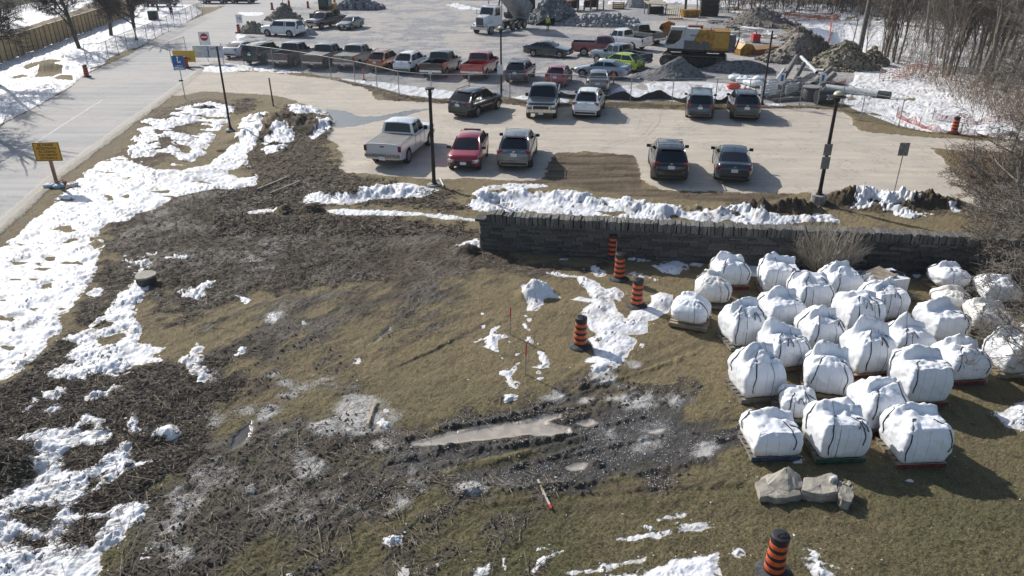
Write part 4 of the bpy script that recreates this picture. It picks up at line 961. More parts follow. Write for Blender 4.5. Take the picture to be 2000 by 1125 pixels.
def build_car(name, L, W, H, wb, R, top, cab, tail, style='car', wt=.76, belt=None, lights=(.75, .95), liner=False, dark_rim=False, rails=False, sunroof=False, cover=False, clad=False, label='', cat='car', ridelift=0.0):
    """top: (x fraction, z) line of hood, belt and trunk; cab: (x windscreen base, x windscreen top, x roof rear, x rear glass base) as fractions; tail: tail light z range"""
    root = thing(name, label, cat)
    fw, rw = L / 2 - (L - wb) * .44, -(L / 2 - (L - wb) * .56)
    zl0 = .24 + ridelift
    Ra = R * 1.18
    xs = set(np.linspace(-L / 2, L / 2, 30).round(3))
    for c in (fw, rw):
        xs |= set(np.linspace(c - Ra, c + Ra, 13).round(3))
        xs |= {round(c - Ra - .01, 3), round(c + Ra + .01, 3)}
    for e in (.01, .04, .1, .2):
        xs |= {round(L / 2 - e, 3), round(-L / 2 + e, 3)}
    pk = style == 'pickup'
    x0, x1, x2, x3 = [c * L / 2 for c in cab]
    bed0, bed1 = x3 - .04, -L / 2 + .09
    if pk:
        xs |= {round(bed0, 3), round(bed0 + .02, 3), round(bed1, 3), round(bed1 - .02, 3)}
    xs = sorted(xs)
    topl = [(f * L / 2, z) for f, z in sorted(top)]
    vs, fs, mi = [], [], []
    secs = []
    for x in xs:
        e = min(L / 2 - abs(x), 1.0)
        hw = W / 2 * (1 - (.13 if style == 'pickup' else .19) * (1 - min(e / .55, 1)) ** 2.2 - .02 * (abs(x) / (L / 2)) ** 2)
        if pk and x < bed0: hw = W / 2 * (1 - .05 * (1 - min(e / .2, 1)) ** 2)
        zt = interp(x, topl)
        zb = zl0 + .10 * (1 - min(e / .5, 1))
        ztt = zt - .10 * (1 - min(e / .12, 1)) ** 2 if not (pk and x < 0) else zt
        arch = zb
        for c in (fw, rw):
            if abs(x - c) < Ra: arch = max(arch, R + math.sqrt(Ra * Ra - (x - c) ** 2) - .02)
        arch = min(arch, zt - .12)
        mid = zb + (ztt - zb) * .55
        inbed = pk and bed1 <= x <= bed0
        if inbed:
            inner = [(hw * .96, ztt + .01), (hw * .90, ztt + .01), (hw * .885, ztt - .02), (hw * .88, .72 + ridelift), (0, .72 + ridelift)]
        else:
            cr = .035 if x > x0 or x < x3 else 0
            inner = [(hw * (.955 if pk else .925), ztt - .02), (hw * .86, ztt + .006), (hw * .6, ztt + cr * .7), (hw * .3, ztt + cr * .95), (0, ztt + cr)]
        half = [(0, zb), (hw * .72, zb), (hw * .73, max(zb, arch)), (hw * .975, max(zb + .02, arch)), (hw, max(mid - .12, arch + .03)), (hw * 1.0, max(mid + .04, arch + .05)), (hw * (.985 if pk else .965), max(ztt - .09, arch + .07))] + inner
        secs.append((x, half))
    m = len(secs[0][1])
    ring = 2 * m - 2
    for x, half in secs:
        pts = half + [(-y, z) for y, z in half[-2:0:-1]]
        vs += [(x, y, z) for y, z in pts]
    for i in range(len(secs) - 1):
        for k in range(ring):
            a, b = i * ring + k, i * ring + (k + 1) % ring
            fs.append((a, b, b + ring, a + ring))
            kk = k if k < m else ring - k - 1
            xm = (secs[i][0] + secs[i + 1][0]) / 2
            mi.append(1 if kk <= 2 or (clad and kk <= 3) or (pk and kk >= 8 and bed1 < xm < bed0) else 0)
    fs += [tuple(range(ring - 1, -1, -1)), tuple((len(secs) - 1) * ring + k for k in range(ring))]
    mi += [0, 0]
    b = MB(); b.add([(x, y, z) for x, y, z in vs], fs); b.mi = mi
    me = b.mesh("body", [PAINTS['silver'], TRIM if not pk else TRIM], True)
    if pk: me.materials[1] = TRIM
    body = link("body", me, root)
    # cabin
    zb_ = interp(x0, topl) + .0
    zr_ = interp(x3, topl) if not pk else interp(x3 + .1, topl)
    base = lambda x: max(zb_ + (zr_ - zb_) * (x0 - x) / (x0 - x3), .2) - .03
    wbh, wth = W / 2 * (.935 if pk else .91), W / 2 * (wt if pk else wt - .05)
    dr = .05 if pk or style == 'van' else .09
    def side(x, h):
        zt = H - .07
        z = base(x) + (zt - base(x)) * h
        tap = 1 - .05 * smooth(np.array((x2 - x) / max(x2 - x3, .3) * .6)) if x < x2 else 1
        return Vector((x, (wbh + (wth - wbh) * h ** 1.15) * float(tap), z))
    def sect(x, t):      # t: 0 at glass base .. 1 at roof edge
        if x >= x1: k = (x0 - x) / (x0 - x1)
        elif x <= x2: k = (x - x3) / (x2 - x3)
        else: k = 1
        k = min(max(k, 0), 1)
        droop = dr * ((x - (x1 + x2) / 2 - .1) / ((x1 - x2) / 2 + .01)) ** 2 if x1 > x > x2 else dr
        p1 = side(x, k) if k > 0 else side(x, 0)
        zt = base(x) + (H - droop - base(x)) * k
        y1 = p1.y
        return [side(x, 0), Vector((x, y1, p1.z)), Vector((x, y1 * (.93 if k > .1 else .97), zt - .03 * k)), Vector((x, y1 * .72, zt + .012 * k)), Vector((x, 0, zt + .03 * k))]
    n_ = 5
    st = [x0, x0 + (x1 - x0) * .33, x0 + (x1 - x0) * .67, x1] + [x1 + (x2 - x1) * t for t in (.12, .3, .5, .7, .88)] + [x2] + [x2 + (x3 - x2) * t for t in (.33, .67)] + [x3]
    c = MB()
    S = [sect(x, 0) for x in st]
    ring = 9
    for s in S:
        c.v += [tuple(p) for p in s] + [(p.x, -p.y, p.z) for p in s[-2::-1]]
    for i in range(len(S) - 1):
        for k in range(ring - 1):
            a = i * ring + k
            c.f.append((a, a + ring, a + ring + 1, a + 1)); c.mi.append(0)
    c.f.append(tuple(range(ring))); c.mi.append(0)
    c.f.append(tuple((len(S) - 1) * ring + k for k in range(ring - 1, -1, -1))); c.mi.append(0)
    c.build("cabin", [PAINTS['silver']], root, True)
    # glass
    def patch(nm, xa, xb, f=.80, off=.014, wmax=None, mt=None):
        g = MB()
        rows = 3
        for i in range(rows + 1):
            x = xa + (xb - xa) * i / rows
            s = sect(x, 0)
            e = s[2].y * f if wmax is None else wmax
            dx = 1 if xa > 0 and xa > xb else -1
            for t in (-1, -.6, 0, .6, 1):
                y = abs(t) * e
                P = [s[4], s[3], s[2]]
                z = float(np.interp(y, [0, s[3].y, s[2].y], [s[4].z, s[3].z, s[2].z]))
                g.v.append((x, t * e, z))
        nrm = (Vector(g.v[1]) - Vector(g.v[0])).cross(Vector(g.v[5]) - Vector(g.v[0])).normalized()
        if nrm.z < 0: nrm.negate()
        if abs(nrm.z) < .02: nrm = Vector((-1, 0, 0))
        g.v = [tuple(Vector(p) + nrm * off) for p in g.v]
        for i in range(rows):
            for k in range(4):
                a = i * 5 + k
                g.f.append((a, a + 1, a + 6, a + 5)); g.mi.append(0)
        return g.build(nm, mt or GLASS, root, 'all')
    patch("windshield", x0 + (x1 - x0) * .10, x0 + (x1 - x0) * .93, .93)
    if x2 - x3 > .08:
        patch("rear_window", x2 + (x3 - x2) * .08, x2 + (x3 - x2) * .80, .90)
    if sunroof:
        patch("sunroof", x1 - .15, x1 - .85, .7)
    def swin(poly, sgn):
        g = MB()
        vs = []
        for x, h in poly:
            p = side(x, h)
            vs.append((p.x, sgn * (p.y + .008), p.z))
        g.add(vs, [tuple(range(len(vs)))])
        g.build("side_window", GLASS, root)
    A = lambda h: x0 + (x1 - x0) * h                           # front pillar line
    Cc = lambda h: x3 + (x2 - x3) * h
    xm = (x1 + x2) / 2 + .05 if not pk else (x0 + x3) / 2 - .12
    lo, hi = .12, .90
    for sg in (1, -1):
        swin([(A(lo) - .22, lo), (A(hi) - .10, hi), (xm + .04, hi), (xm + .04, lo)], sg)
        xe = (-.36 * L / 2 if style in ('suv', 'van') else None)
        if style in ('suv', 'van') and abs(x3) > .8 * L / 2:
            swin([(xm - .05, lo), (xm - .05, hi), (xe, hi), (xe, lo)], sg)
            swin([(xe - .08, lo), (xe - .08, hi), (Cc(hi) + .12, hi), (Cc(.45) + .16, .45), (Cc(lo) + .30, lo)], sg)
        else:
            swin([(xm - .05, lo), (xm - .05, hi), (Cc(hi) + .12, hi), (Cc(lo) + (.22 if not pk else .15), lo)], sg)
    # wheels
    wm, rm = wheel_mesh(R, .22 if R < .37 else .27, dark_rim)
    for x in (fw, rw):
        for sg in (1, -1):
            w = link("wheel", wm, root, (x, sg * (W / 2 - .125), R), None)
            if sg > 0: w.rotation_euler = (0, 0, math.pi)
            link("rim", rm, w, (0, -.09, 0))
    # lamps, grille, bumpers, plate, mirrors
    nz = interp(L / 2 - .05, topl)
    for sg in (1, -1):
        MB().box((L / 2 - .085, sg * W / 2 * .72, nz - .10), (.20, W * .22, .13), (0, sg * 0 + .12, sg * -.36)).build("headlight", LAMP_W, root)
        if not pk:
            MB().box((L / 2 - .02, sg * W / 2 * .66, .42), (.06, .20, .09), (0, 0, sg * -.2)).build("fog_lamp", TRIM, root)
        z0, z1 = tail
        if pk:
            MB().box((-L / 2 + .03, sg * (W / 2 * .93), (z0 + z1) / 2), (.10, .15, z1 - z0)).build("taillight", LAMP_R, root)
        elif style == 'car':
            MB().box((-L / 2 + .10, sg * W / 2 * .72, (z0 + z1) / 2), (.13, W * .19, z1 - z0), (0, 0, sg * .30)).build("taillight", LAMP_R, root)
        else:
            MB().box((-L / 2 + .105, sg * W / 2 * .765, (z0 + z1) / 2), (.13, W * .15, z1 - z0), (0, 0, sg * .35)).build("taillight", LAMP_R, root)
        mr = MB().box((x0 - .28, sg * (W / 2 + .07), base(x0) + .12), (.10, .20, .14 if not pk else .22))
        mr.tube((x0 - .26, sg * wbh * .97, base(x0) + .06), (x0 - .26, sg * (W / 2 + .02), base(x0) + .09), .02, n=5)
        mr.build("mirror", TRIM, root)
    MB().box((L / 2 - .015, 0, nz - .20), (.05, W * (.52 if not pk else .6), .20 if not pk else .30)).build("grille", TRIM if not pk else CHROME, root)
    if pk:
        MB().box((L / 2 - .02, 0, .52 + ridelift), (.16, W * .96, .20)).build("bumper", CHROME, root)
        MB().box((L / 2 + .012, 0, nz - .20), (.01, W * .5, .20)).build("grille_mesh", TRIM, root)
        MB().box((-L / 2 - .03, 0, .56 + ridelift), (.18, W * .95, .16)).build("bumper", CHROME, root)
        tg = MB().box((-L / 2 - .006, 0, (zr_ + .62 + ridelift) / 2 + .02), (.02, W * .78, (zr_ - .62 - ridelift) * .80))
        tg.build("tailgate", [PAINTS['silver']], root)
        MB().box((-L / 2 - .022, 0, zr_ - .10), (.02, .22, .06)).build("tailgate_handle", TRIM, root)
        MB().box((0, 0, .34 + ridelift), (L * .9, W * .5, .16)).build("chassis", TRIM, root)
    else:
        MB().box((-L / 2 + .005, 0, .45), (.06, W * .72, .12)).build("bumper_trim", TRIM, root)
        MB().box((L / 2 - .01, 0, .40), (.06, W * .66, .12)).build("air_intake", TRIM, root)
    MB().box((-L / 2 - (.13 if pk else .035), 0, .58 if pk else (tail[0] + tail[1]) / 2 - .12), (.02, .32, .16)).build("license_plate", PLATE, root)
    MB().box((L / 2 + .03 if not pk else L / 2 + .07, 0, .5), (.02, .32, .15)).build("license_plate", PLATE, root)
    if cover:
        MB().box(((bed0 + bed1) / 2, 0, zr_ + .022), (bed0 - bed1, W * .91, .03)).build("bed_cover", VINYL, root)
    if rails:
        for sg in (1, -1):
            MB().path([(x1 - .1, sg * wth * .93, H - .02), (x1 - .3, sg * wth * .93, H + .05), (x2 + .2, sg * wth * .92, H + .045), (x2 + .02, sg * wth * .92, H - .02)], .02, 5).build("roof_rail", CHROME if rails == 'chrome' else TRIM, root)
    if rails == 'bars':
        for x in (x1 - .45, x2 + .35):
            MB().box((x, 0, H + .09), (.07, wth * 1.9, .03)).build("roof_bar", CHROME, root)
    MB().tube((x2 + .15, 0, H - .03), (x2 + .05, 0, H + .12), .012, .004, n=4).build("aerial", TRIM, root)
    if style != 'car' and not pk:
        MB().box((x2 - .02, 0, H - .045), (.22, wth * 1.5, .035), (0, -.1, 0)).build("spoiler", TRIM, root)
    if not pk:
        MB().box((-L / 2 + .02, 0, (tail[0] + tail[1]) / 2 + .05), (.05, .12, .07)).build("badge", CHROME, root)
        MB().box((-L / 2 + .0, 0, .60), (.05, W * .80, .018)).build("bumper_seam", TRIM, root)
    # shut lines of the doors
    for sg in (1, -1):
        sl = None
        for x in ((A(0) - .30, xm, Cc(0) + .35) if not pk else (A(0) - .30, xm, x3 + .04)):
            zt = interp(x, topl) - .03
            MB().box((x, sg * (W / 2 + .0015), (zt + zl0 + .25) / 2), (.014, .008, zt - zl0 - .25)).build("door_seam", TRIM, root)
    return root

HOODC = [(1, .66), (.93, .78), (.45, .98), (-.62, 1.02), (-.93, 1.02), (-1, .90)]
T = {}
T['sedan'] = build_car("sedan", 4.70, 1.80, 1.42, 2.72, .335, [(1, .62), (.92, .74), (.42, .95), (-.62, 1.02), (-.94, 1.04), (-1, .92)], (.42, .10, -.40, -.80), (.80, .96), 'car', .76)
T['hatch'] = build_car("hatchback", 4.05, 1.72, 1.52, 2.55, .30, [(1, .68), (.90, .84), (.50, 1.0), (-.85, 1.03), (-1, .98)], (.60, .16, -.62, -.94), (.85, 1.1), 'hatch', .76)
T['suv'] = build_car("sport_utility_vehicle", 4.65, 1.88, 1.70, 2.72, .365, [(1, .80), (.93, .93), (.46, 1.08), (-.88, 1.12), (-1, 1.04)], (.50, .14, -.64, -.95), (.95, 1.12), 'suv', .76, rails=True, clad=True)
T['suvr'] = build_car("sport_utility_vehicle", 4.65, 1.88, 1.70, 2.72, .365, [(1, .80), (.93, .93), (.46, 1.08), (-.88, 1.12), (-1, 1.04)], (.50, .14, -.64, -.95), (.95, 1.12), 'suv', .76, rails='chrome', clad=True)
T['suvb'] = build_car("sport_utility_vehicle", 4.5, 1.84, 1.66, 2.65, .35, [(1, .78), (.93, .92), (.46, 1.06), (-.88, 1.08), (-1, 1.0)], (.50, .14, -.64, -.95), (.92, 1.10), 'suv', .76, rails='bars', clad=True)
T['boxy'] = build_car("sport_utility_vehicle", 4.9, 1.90, 1.82, 2.85, .385, [(1, .98), (.95, 1.08), (.50, 1.16), (-.93, 1.18), (-1, 1.14)], (.48, .27, -.90, -.985), (.95, 1.30), 'suv', .82, rails=True, ridelift=.08)
T['van'] = build_car("minivan", 5.05, 1.98, 1.75, 3.0, .34, [(1, .72), (.92, .88), (.60, 1.02), (-.92, 1.06), (-1, 1.0)], (.64, .30, -.82, -.96), (.88, 1.18), 'van', .80, rails=True)
T['truck'] = build_car("pickup_truck", 5.85, 2.02, 1.92, 3.65, .40, [(1, 1.02), (.96, 1.13), (.48, 1.22), (.02, 1.25), (-.20, 1.27), (-1, 1.29)], (.44, .27, -.16, -.205), (.92, 1.22), 'pickup', .78, ridelift=.14, cat='truck')
T['truckc'] = build_car("pickup_truck", 5.85, 2.02, 1.92, 3.65, .40, [(1, 1.02), (.96, 1.13), (.48, 1.22), (.02, 1.25), (-.20, 1.27), (-1, 1.29)], (.44, .27, -.16, -.205), (.92, 1.22), 'pickup', .78, ridelift=.14, cover=True, cat='truck')

def set_paint(o, p):
    for ch in o.children:
        if ch.name.split('.')[0] in ('body', 'cabin', 'tailgate'):
            ch.material_slots[0].link = 'OBJECT'
            ch.material_slots[0].material = PAINTS[p]
used_proto = set()
def park(kind, color, at, heading, label, group, cat=None, nm=None, scale=1.0):
    """at: ground point (photo survey) of the middle of the end nearest its number; heading in degrees clockwise from +Y"""
    src = T[kind]
    if kind in used_proto:
        o = copy_tree(src)
    else:
        o = src; used_proto.add(kind)
    x, y = at
    a = math.radians(heading)
    o.location = (x, y, hz(x, y) - .005)
    o.rotation_euler = (0, 0, math.pi / 2 - a)
    o['label'] = label; o['group'] = group
    if cat: o['category'] = cat
    if scale != 1: o.scale = (scale,) * 3
    set_paint(o, color)
    return o
def rear_at(px, py, heading, L):
    x, y = G(px, py); a = math.radians(heading)
    return (x + math.sin(a) * L / 2, y + math.cos(a) * L / 2)
def front_at(px, py, heading, L):
    x, y = G(px, py); a = math.radians(heading)
    return (x - math.sin(a) * L / 2, y - math.cos(a) * L / 2)
def side_at(rear, front, W, side):
    """from the ground points of the two wheels of one flank; side +1: its left flank was seen"""
    r, f = Vector(G(*rear)), Vector(G(*front))
    d = (f - r).normalized()
    n = Vector((-d.y, d.x))
    c = (r + f) / 2 - n * side * W / 2
    return (c.x, c.y), math.degrees(math.atan2(d.x, d.y))
GL = "cars parked in the asphalt lot"
GF = "cars parked behind the chain-link fence"
p, h = side_at((797, 320), (839, 285), 1.95, -1)
park('truckc', 'silver', p, h, "silver crew-cab pickup with grey soft bed cover parked askew beside the lamp post", GL, 'truck')
park('hatch', 'red', front_at(905, 337, 186, 4.05), 186, "bright red hatchback with sunroof, its nose towards the stone wall", GL, 'car')
park('suvr', 'grey', rear_at(1003, 336, 6, 4.65), 6, "dusty grey compact utility vehicle with silver roof rails beside the red hatchback", GL, 'car')
park('suvb', 'black', rear_at(1308, 361, 7, 4.5), 7, "black utility vehicle with bright roof rails beside the bare dirt patch", GL, 'car')
park('sedan', 'navy', rear_at(1431, 363, 12, 4.75), 12, "dark grey blue sedan nearest the mast lamp with the concrete footing", GL, 'car')
p, h = side_at((931, 230), (972, 214), 1.8, -1)
park('suv', 'black', p, h, "glossy black crossover parked at an angle near the fence", GL, 'car')
park('truck', 'slate', front_at(1056, 236, 186, 5.85), 186, "dark green-black pickup with chrome bumper facing the stone wall", GL, 'truck')
park('suv', 'white', rear_at(1142, 234, 12, 4.65), 12, "white luxury crossover parked beside the dark pickup with chrome bumper", GL, 'car')
park('van', 'slate', rear_at(1365, 237, 13, 4.9), 13, "dark minivan with grey roof, its nose to the fence", GL, 'car', scale=.93)
park('suv', 'charcoal', rear_at(1456, 240, 11, 4.9), 11, "dark grey off-road wagon beside the minivan", GL, 'car')
park('sedan', 'bluewhite', rear_at(448, 116, 14, 4.75), 14, "silver sedan half hidden by the blue banners at the site gate", GF, 'car')
park('boxy', 'greenblack', rear_at(490, 129, 14, 4.9), 14, "dark green-black wagon first behind the chain-link fence", GF, 'car')
park('truck', 'charcoal', rear_at(545, 134, 13, 5.85), 13, "black pickup with white debris in its open bed behind the fence", GF, 'truck')
park('truckc', 'charcoal', rear_at(612, 137, 12, 5.85), 12, "dark grey pickup with flat covered bed, middle of the three covered pickups", GF, 'truck')
park('truckc', 'grey', rear_at(672, 139, 12, 5.85), 12, "grey pickup with covered bed beside the copper hatch", GF, 'truck')
park('suvb', 'orange', rear_at(733, 143, 14, 4.5), 14, "copper orange small crossover behind the chain-link fence", GF, 'car')
park('suv', 'white', rear_at(785, 147, 14, 4.65), 14, "white crossover between the copper car and a black pickup", GF, 'car')
park('truck', 'black', rear_at(842, 155, 13, 5.85), 13, "black pickup with open bed and chrome bumper beside the red pickup", GF, 'truck')
park('truck', 'brightred', rear_at(922, 158, 12, 5.85), 12, "bright red pickup with open bed behind the lamp post", GF, 'truck')
park('suvb', 'navy', rear_at(1005, 165, 13, 4.5), 13, "dark blue-grey crossover with roof bars behind the fence", GF, 'car')
park('hatch', 'pink', rear_at(1083, 172, 13, 4.05), 13, "faded raspberry red small hatchback behind the fence", GF, 'car')
park('sedan', 'beige', rear_at(1166, 184, 8, 4.75), 8, "grey beige sedan with its trunk close to the fence", GF, 'car')
GY = "vehicles parked in the gravel yard"
p, h = side_at((1041, 111), (1088, 114), 1.8, -1)
park('sedan', 'black', p, h, "black sedan standing alone broadside in the gravel yard", GY, 'car')
p, h = side_at((1136, 110), (1212, 112), 2.0, -1)
park('truck', 'maroon', p, h, "dark red pickup broadside behind the steel blue pickup", GY, 'truck')
p, h = side_at((1236, 99), (1178, 92), 2.0, 1)
park('truck', 'white', p, h, "white pickup behind the dark red pickup", GY, 'truck')
p, h = side_at((1262, 88), (1212, 80), 2.0, 1)
park('truck', 'charcoal', p, h, "charcoal pickup furthest back of the four yard pickups", GY, 'truck')
p, h = side_at((1242, 137), (1153, 122), 2.0, 1)
park('truck', 'blue', p, h, "steel blue pickup with long open bed beside the excavator", GY, 'truck')
p, h = side_at((1203, 156), (1137, 151), 1.8, 1)
park('sedan', 'silverblue', p, h, "silver blue sedan nose to tail with the lime green hatchback", GY, 'car')
p, h = side_at((1228, 143), (1176, 136), 1.7, 1)
park('hatch', 'lime', p, h, "lime green small hatchback squeezed in beside the steel blue pickup", GY, 'car')
p, h = side_at((570, 73), (521, 71), 1.95, 1)
park('boxy', 'white', p, h, "white long wagon broadside by the dirt heaps", GY, 'car')
park('truck', 'charcoal', front_at(608, 58, 208, 5.6), 208, "black and white pickup parked in front of the loader", GY, 'truck')
park('sedan', 'grey', front_at(668, 60, 196, 4.75), 196, "grey sedan facing out beside the loader", GY, 'car')
park('boxy', 'charcoal', G(420, 6), 92, "black wagon at the far road junction, nearer the fence", GY, 'car')
park('suv', 'black', G(474, 6), 92, "black car at the far junction beside the orange barrels", GY, 'car')
park('truck', 'black', G(313, 13), 95, "black pickup on the lane behind the green utility box", GY, 'truck')
# ------------------------------------------------------------------ bulk bags on pallets
def bag_fabric(name, c):
    n = N(name)
    xyz = n.new("ShaderNodeSeparateXYZ"); n.link(n.coord(), xyz.inputs[0])
    geo = n.new("ShaderNodeNewGeometry")
    vt = n.new("ShaderNodeVectorTransform", vector_type='NORMAL', convert_from='WORLD', convert_to='OBJECT'); n.link(geo.outputs['Normal'], vt.inputs[0])
    nn = n.new("ShaderNodeSeparateXYZ"); n.link(vt.outputs[0], nn.inputs[0])
    wob = n.math('MULTIPLY', n.math('SUBTRACT', n.noise(3.0, 2), .5), .07)
    def line(v):
        f = n.math('FRACT', n.math('ADD', n.math('MULTIPLY', n.math('ADD', v, wob), 3.4), .5))
        return n.ramp(n.math('ABSOLUTE', n.math('SUBTRACT', f, .5)), .022, .004)
    ax = n.math('GREATER_THAN', n.math('ABSOLUTE', nn.outputs[1]), n.math('ABSOLUTE', nn.outputs[0]))
    ln = n.mixf(ax, line(xyz.outputs[1]), line(xyz.outputs[0]))
    ln = n.math('MULTIPLY', ln, n.ramp(nn.outputs[2], .55, .25))
    col = n.mix(n.ramp(n.noise(1.6, 5, .6), .4, .7, 0, .5), c, tuple(k * .86 for k in c))
    col = n.mix(n.ramp(n.noise(5, 5, .7), .62, .75, 0, .35), col, (.50, .46, .40))
    col = n.mix(n.ramp(n.math('ADD', xyz.outputs[2], n.math('MULTIPLY', n.noise(4, 4), .25)), .36, .10, 0, .6), col, (.42, .37, .30))
    col = n.mix(n.math('MULTIPLY', ln, .62), col, (.10, .11, .13))
    n.link(col, n.b.inputs['Base Color'])
    n.b.inputs['Roughness'].default_value = .5
    n.b.inputs['Specular IOR Level'].default_value = .35
    n.link(n.bump(n.noise(9, 5, .6, dist=.6), .5, .03), n.b.inputs['Normal'])
    return n.m
BAGW, BAGC = bag_fabric("woven_bag_white", (.78, .80, .83)), bag_fabric("woven_bag_cream", (.72, .705, .665))
STRAP = mat("black_webbing", (.018, .02, .028), .6, var=.3)
PAL = mat("pallet_wood", (.34, .27, .18), .85, var=.4, nscale=4, color2=(.20, .165, .12), bump=.4, bscale=20, rand=.35)
PALG = mat("pallet_grey", (.25, .225, .19), .85, var=.4, nscale=4, color2=(.14, .125, .105), bump=.4, bscale=20, rand=.35)
PCOL = {'red': mat("pallet_red", (.22, .035, .03), .8, var=.4), 'green': mat("pallet_green", (.02, .11, .055), .8, var=.4), 'blue': mat("pallet_blue", (.06, .10, .20), .8, var=.4), 'wood': PAL, 'grey': PALG}

_dk = MB().box((0, 0, 0), (1.2, .125, .020)).mesh("deck_board")
_sb = MB().box((0, 0, 0), (.09, 1.02, .09)).mesh("stringer")
_fb = MB().box((0, 0, 0), (1.19, .022, .10)).mesh("side_board")
for _m in (_dk, _sb, _fb): _m.materials.append(PAL)
GPAL = "pallets under the bulk bags"
def pallet(x, y, rz, colour, label):
    o = thing("pallet", label, "pallet", (x, y, hz(x, y) + .01), rz, GPAL)
    wood = PALG if colour in ('grey', 'blue', 'green') else PAL
    def part(nm, me, loc, m):
        c = link(nm, me, o, loc)
        c.material_slots[0].link = 'OBJECT'; c.material_slots[0].material = m
    for k in range(6):
        part("deck_board", _dk, (0, -.46 + k * .183, .135 + rnd.uniform(-.002, .002)), wood)
    for k in (-1, 0, 1):
        part("stringer", _sb, (k * .54, 0, .078), wood)
        part("bottom_board", _dk, (0, k * .42, .018), wood)
    for k in (-1, 1):
        part("side_board", _fb, (0, k * .522, .078), PCOL[colour])
    return o

def bag_geo(seed, w, d, h, style):
    """point on the bag for a direction on the unit cube"""
    r = random.Random(seed)
    e = {'box': 15.0, 'slump': 10, 'round': 3.6}[style]
    top_w = {'box': r.uniform(.86, .97), 'slump': r.uniform(.74, .88), 'round': r.uniform(.66, .78)}[style]
    tops = [(r.uniform(-.75, .65), r.uniform(-.6, .7), r.uniform(.22, .5), r.uniform(.04, .15) * (1 if style != 'round' else .6)) for _ in range(7)]
    rg = (r.uniform(.1, .45), r.uniform(-.4, .4), r.uniform(.06, .16), r.uniform(.14, .28))
    lean = (r.uniform(-.06, .06), r.uniform(-.04, .06))
    hb = h * {'box': .86, 'slump': .82, 'round': .88}[style]
    def S(p):
        p = np.asarray(p, float).reshape(-1, 3)
        nrm = (np.abs(p) ** e).sum(1) ** (1 / e)
        q = p / nrm[:, None]
        zt = (q[:, 2] + 1) / 2
        bulge = 1 + .05 * np.sin(np.clip(zt, 0, 1) * math.pi) - .05 * (1 - zt) ** 3
        k = smooth((zt - .55) / .45)
        wid = bulge * (1 - k * (1 - top_w))
        x, y = q[:, 0] * wid * w / 2, q[:, 1] * wid * d / 2
        z = zt * hb
        ang = np.arctan2(q[:, 1], q[:, 0])
        up = smooth((q[:, 2] - .3) / .6)
        # drawn-in folds radiating from the tied top
        rad = np.abs(np.sin(ang * r.randint(5, 8) + seed + 2.5 * fbm(q[:, 0] * 2, q[:, 1] * 2, 1, 2, seed)))
        fold = (rad - .5) * up * (.5 if style != 'round' else 1)
        n1_ = fbm(q[:, 0] * 1.3 + q[:, 2] + seed, q[:, 1] * 1.3 + q[:, 2] * .6, .45, 4, seed)
        n2_ = 1 - np.abs(fbm(q[:, 0] + q[:, 1] * .8 + seed * 2, q[:, 2] * 1.1 + q[:, 1] * .3, .30, 3, seed + 5)) * 4
        x = x * (1 + .10 * n1_ + fold * .07 - .035 * n2_ * (.4 + up))
        y = y * (1 + .10 * n1_ + fold * .07 - .035 * n2_ * (.4 + up))
        tp = smooth((q[:, 2] - .6) / .35)
        lump = 0
        for cx, cy, s_, hh in tops:
            lump = lump + hh * np.exp(-(((q[:, 0] - cx) / s_) ** 2 + ((q[:, 1] - cy) / (s_ * .8)) ** 2))
        sc = (h - hb) / .20
        yr = q[:, 1] - rg[0] - rg[1] * q[:, 0] - .25 * fbm(q[:, 0] * 2, q[:, 1], .8, 2, seed + 3)
        lump = lump + rg[3] * np.exp(-(yr / .16) ** 2) - .05 * np.exp(-((yr + .3) / .14) ** 2)
        ridg = 1 - np.abs(fbm(q[:, 0] * 1.2 + seed, q[:, 1] * 2.0, .55, 3, seed + 9)) * 5
        z = z + tp * (lump * sc + ridg * .045 * sc + fold * .03 - .05)
        z = z + (1 - tp) * n2_ * .008
        kz = np.clip(z / h, 0, 1.3)
        x, y = x + lean[0] * kz, y + lean[1] * kz
        return np.stack([x, y, np.maximum(z, .0)], 1)
    return S

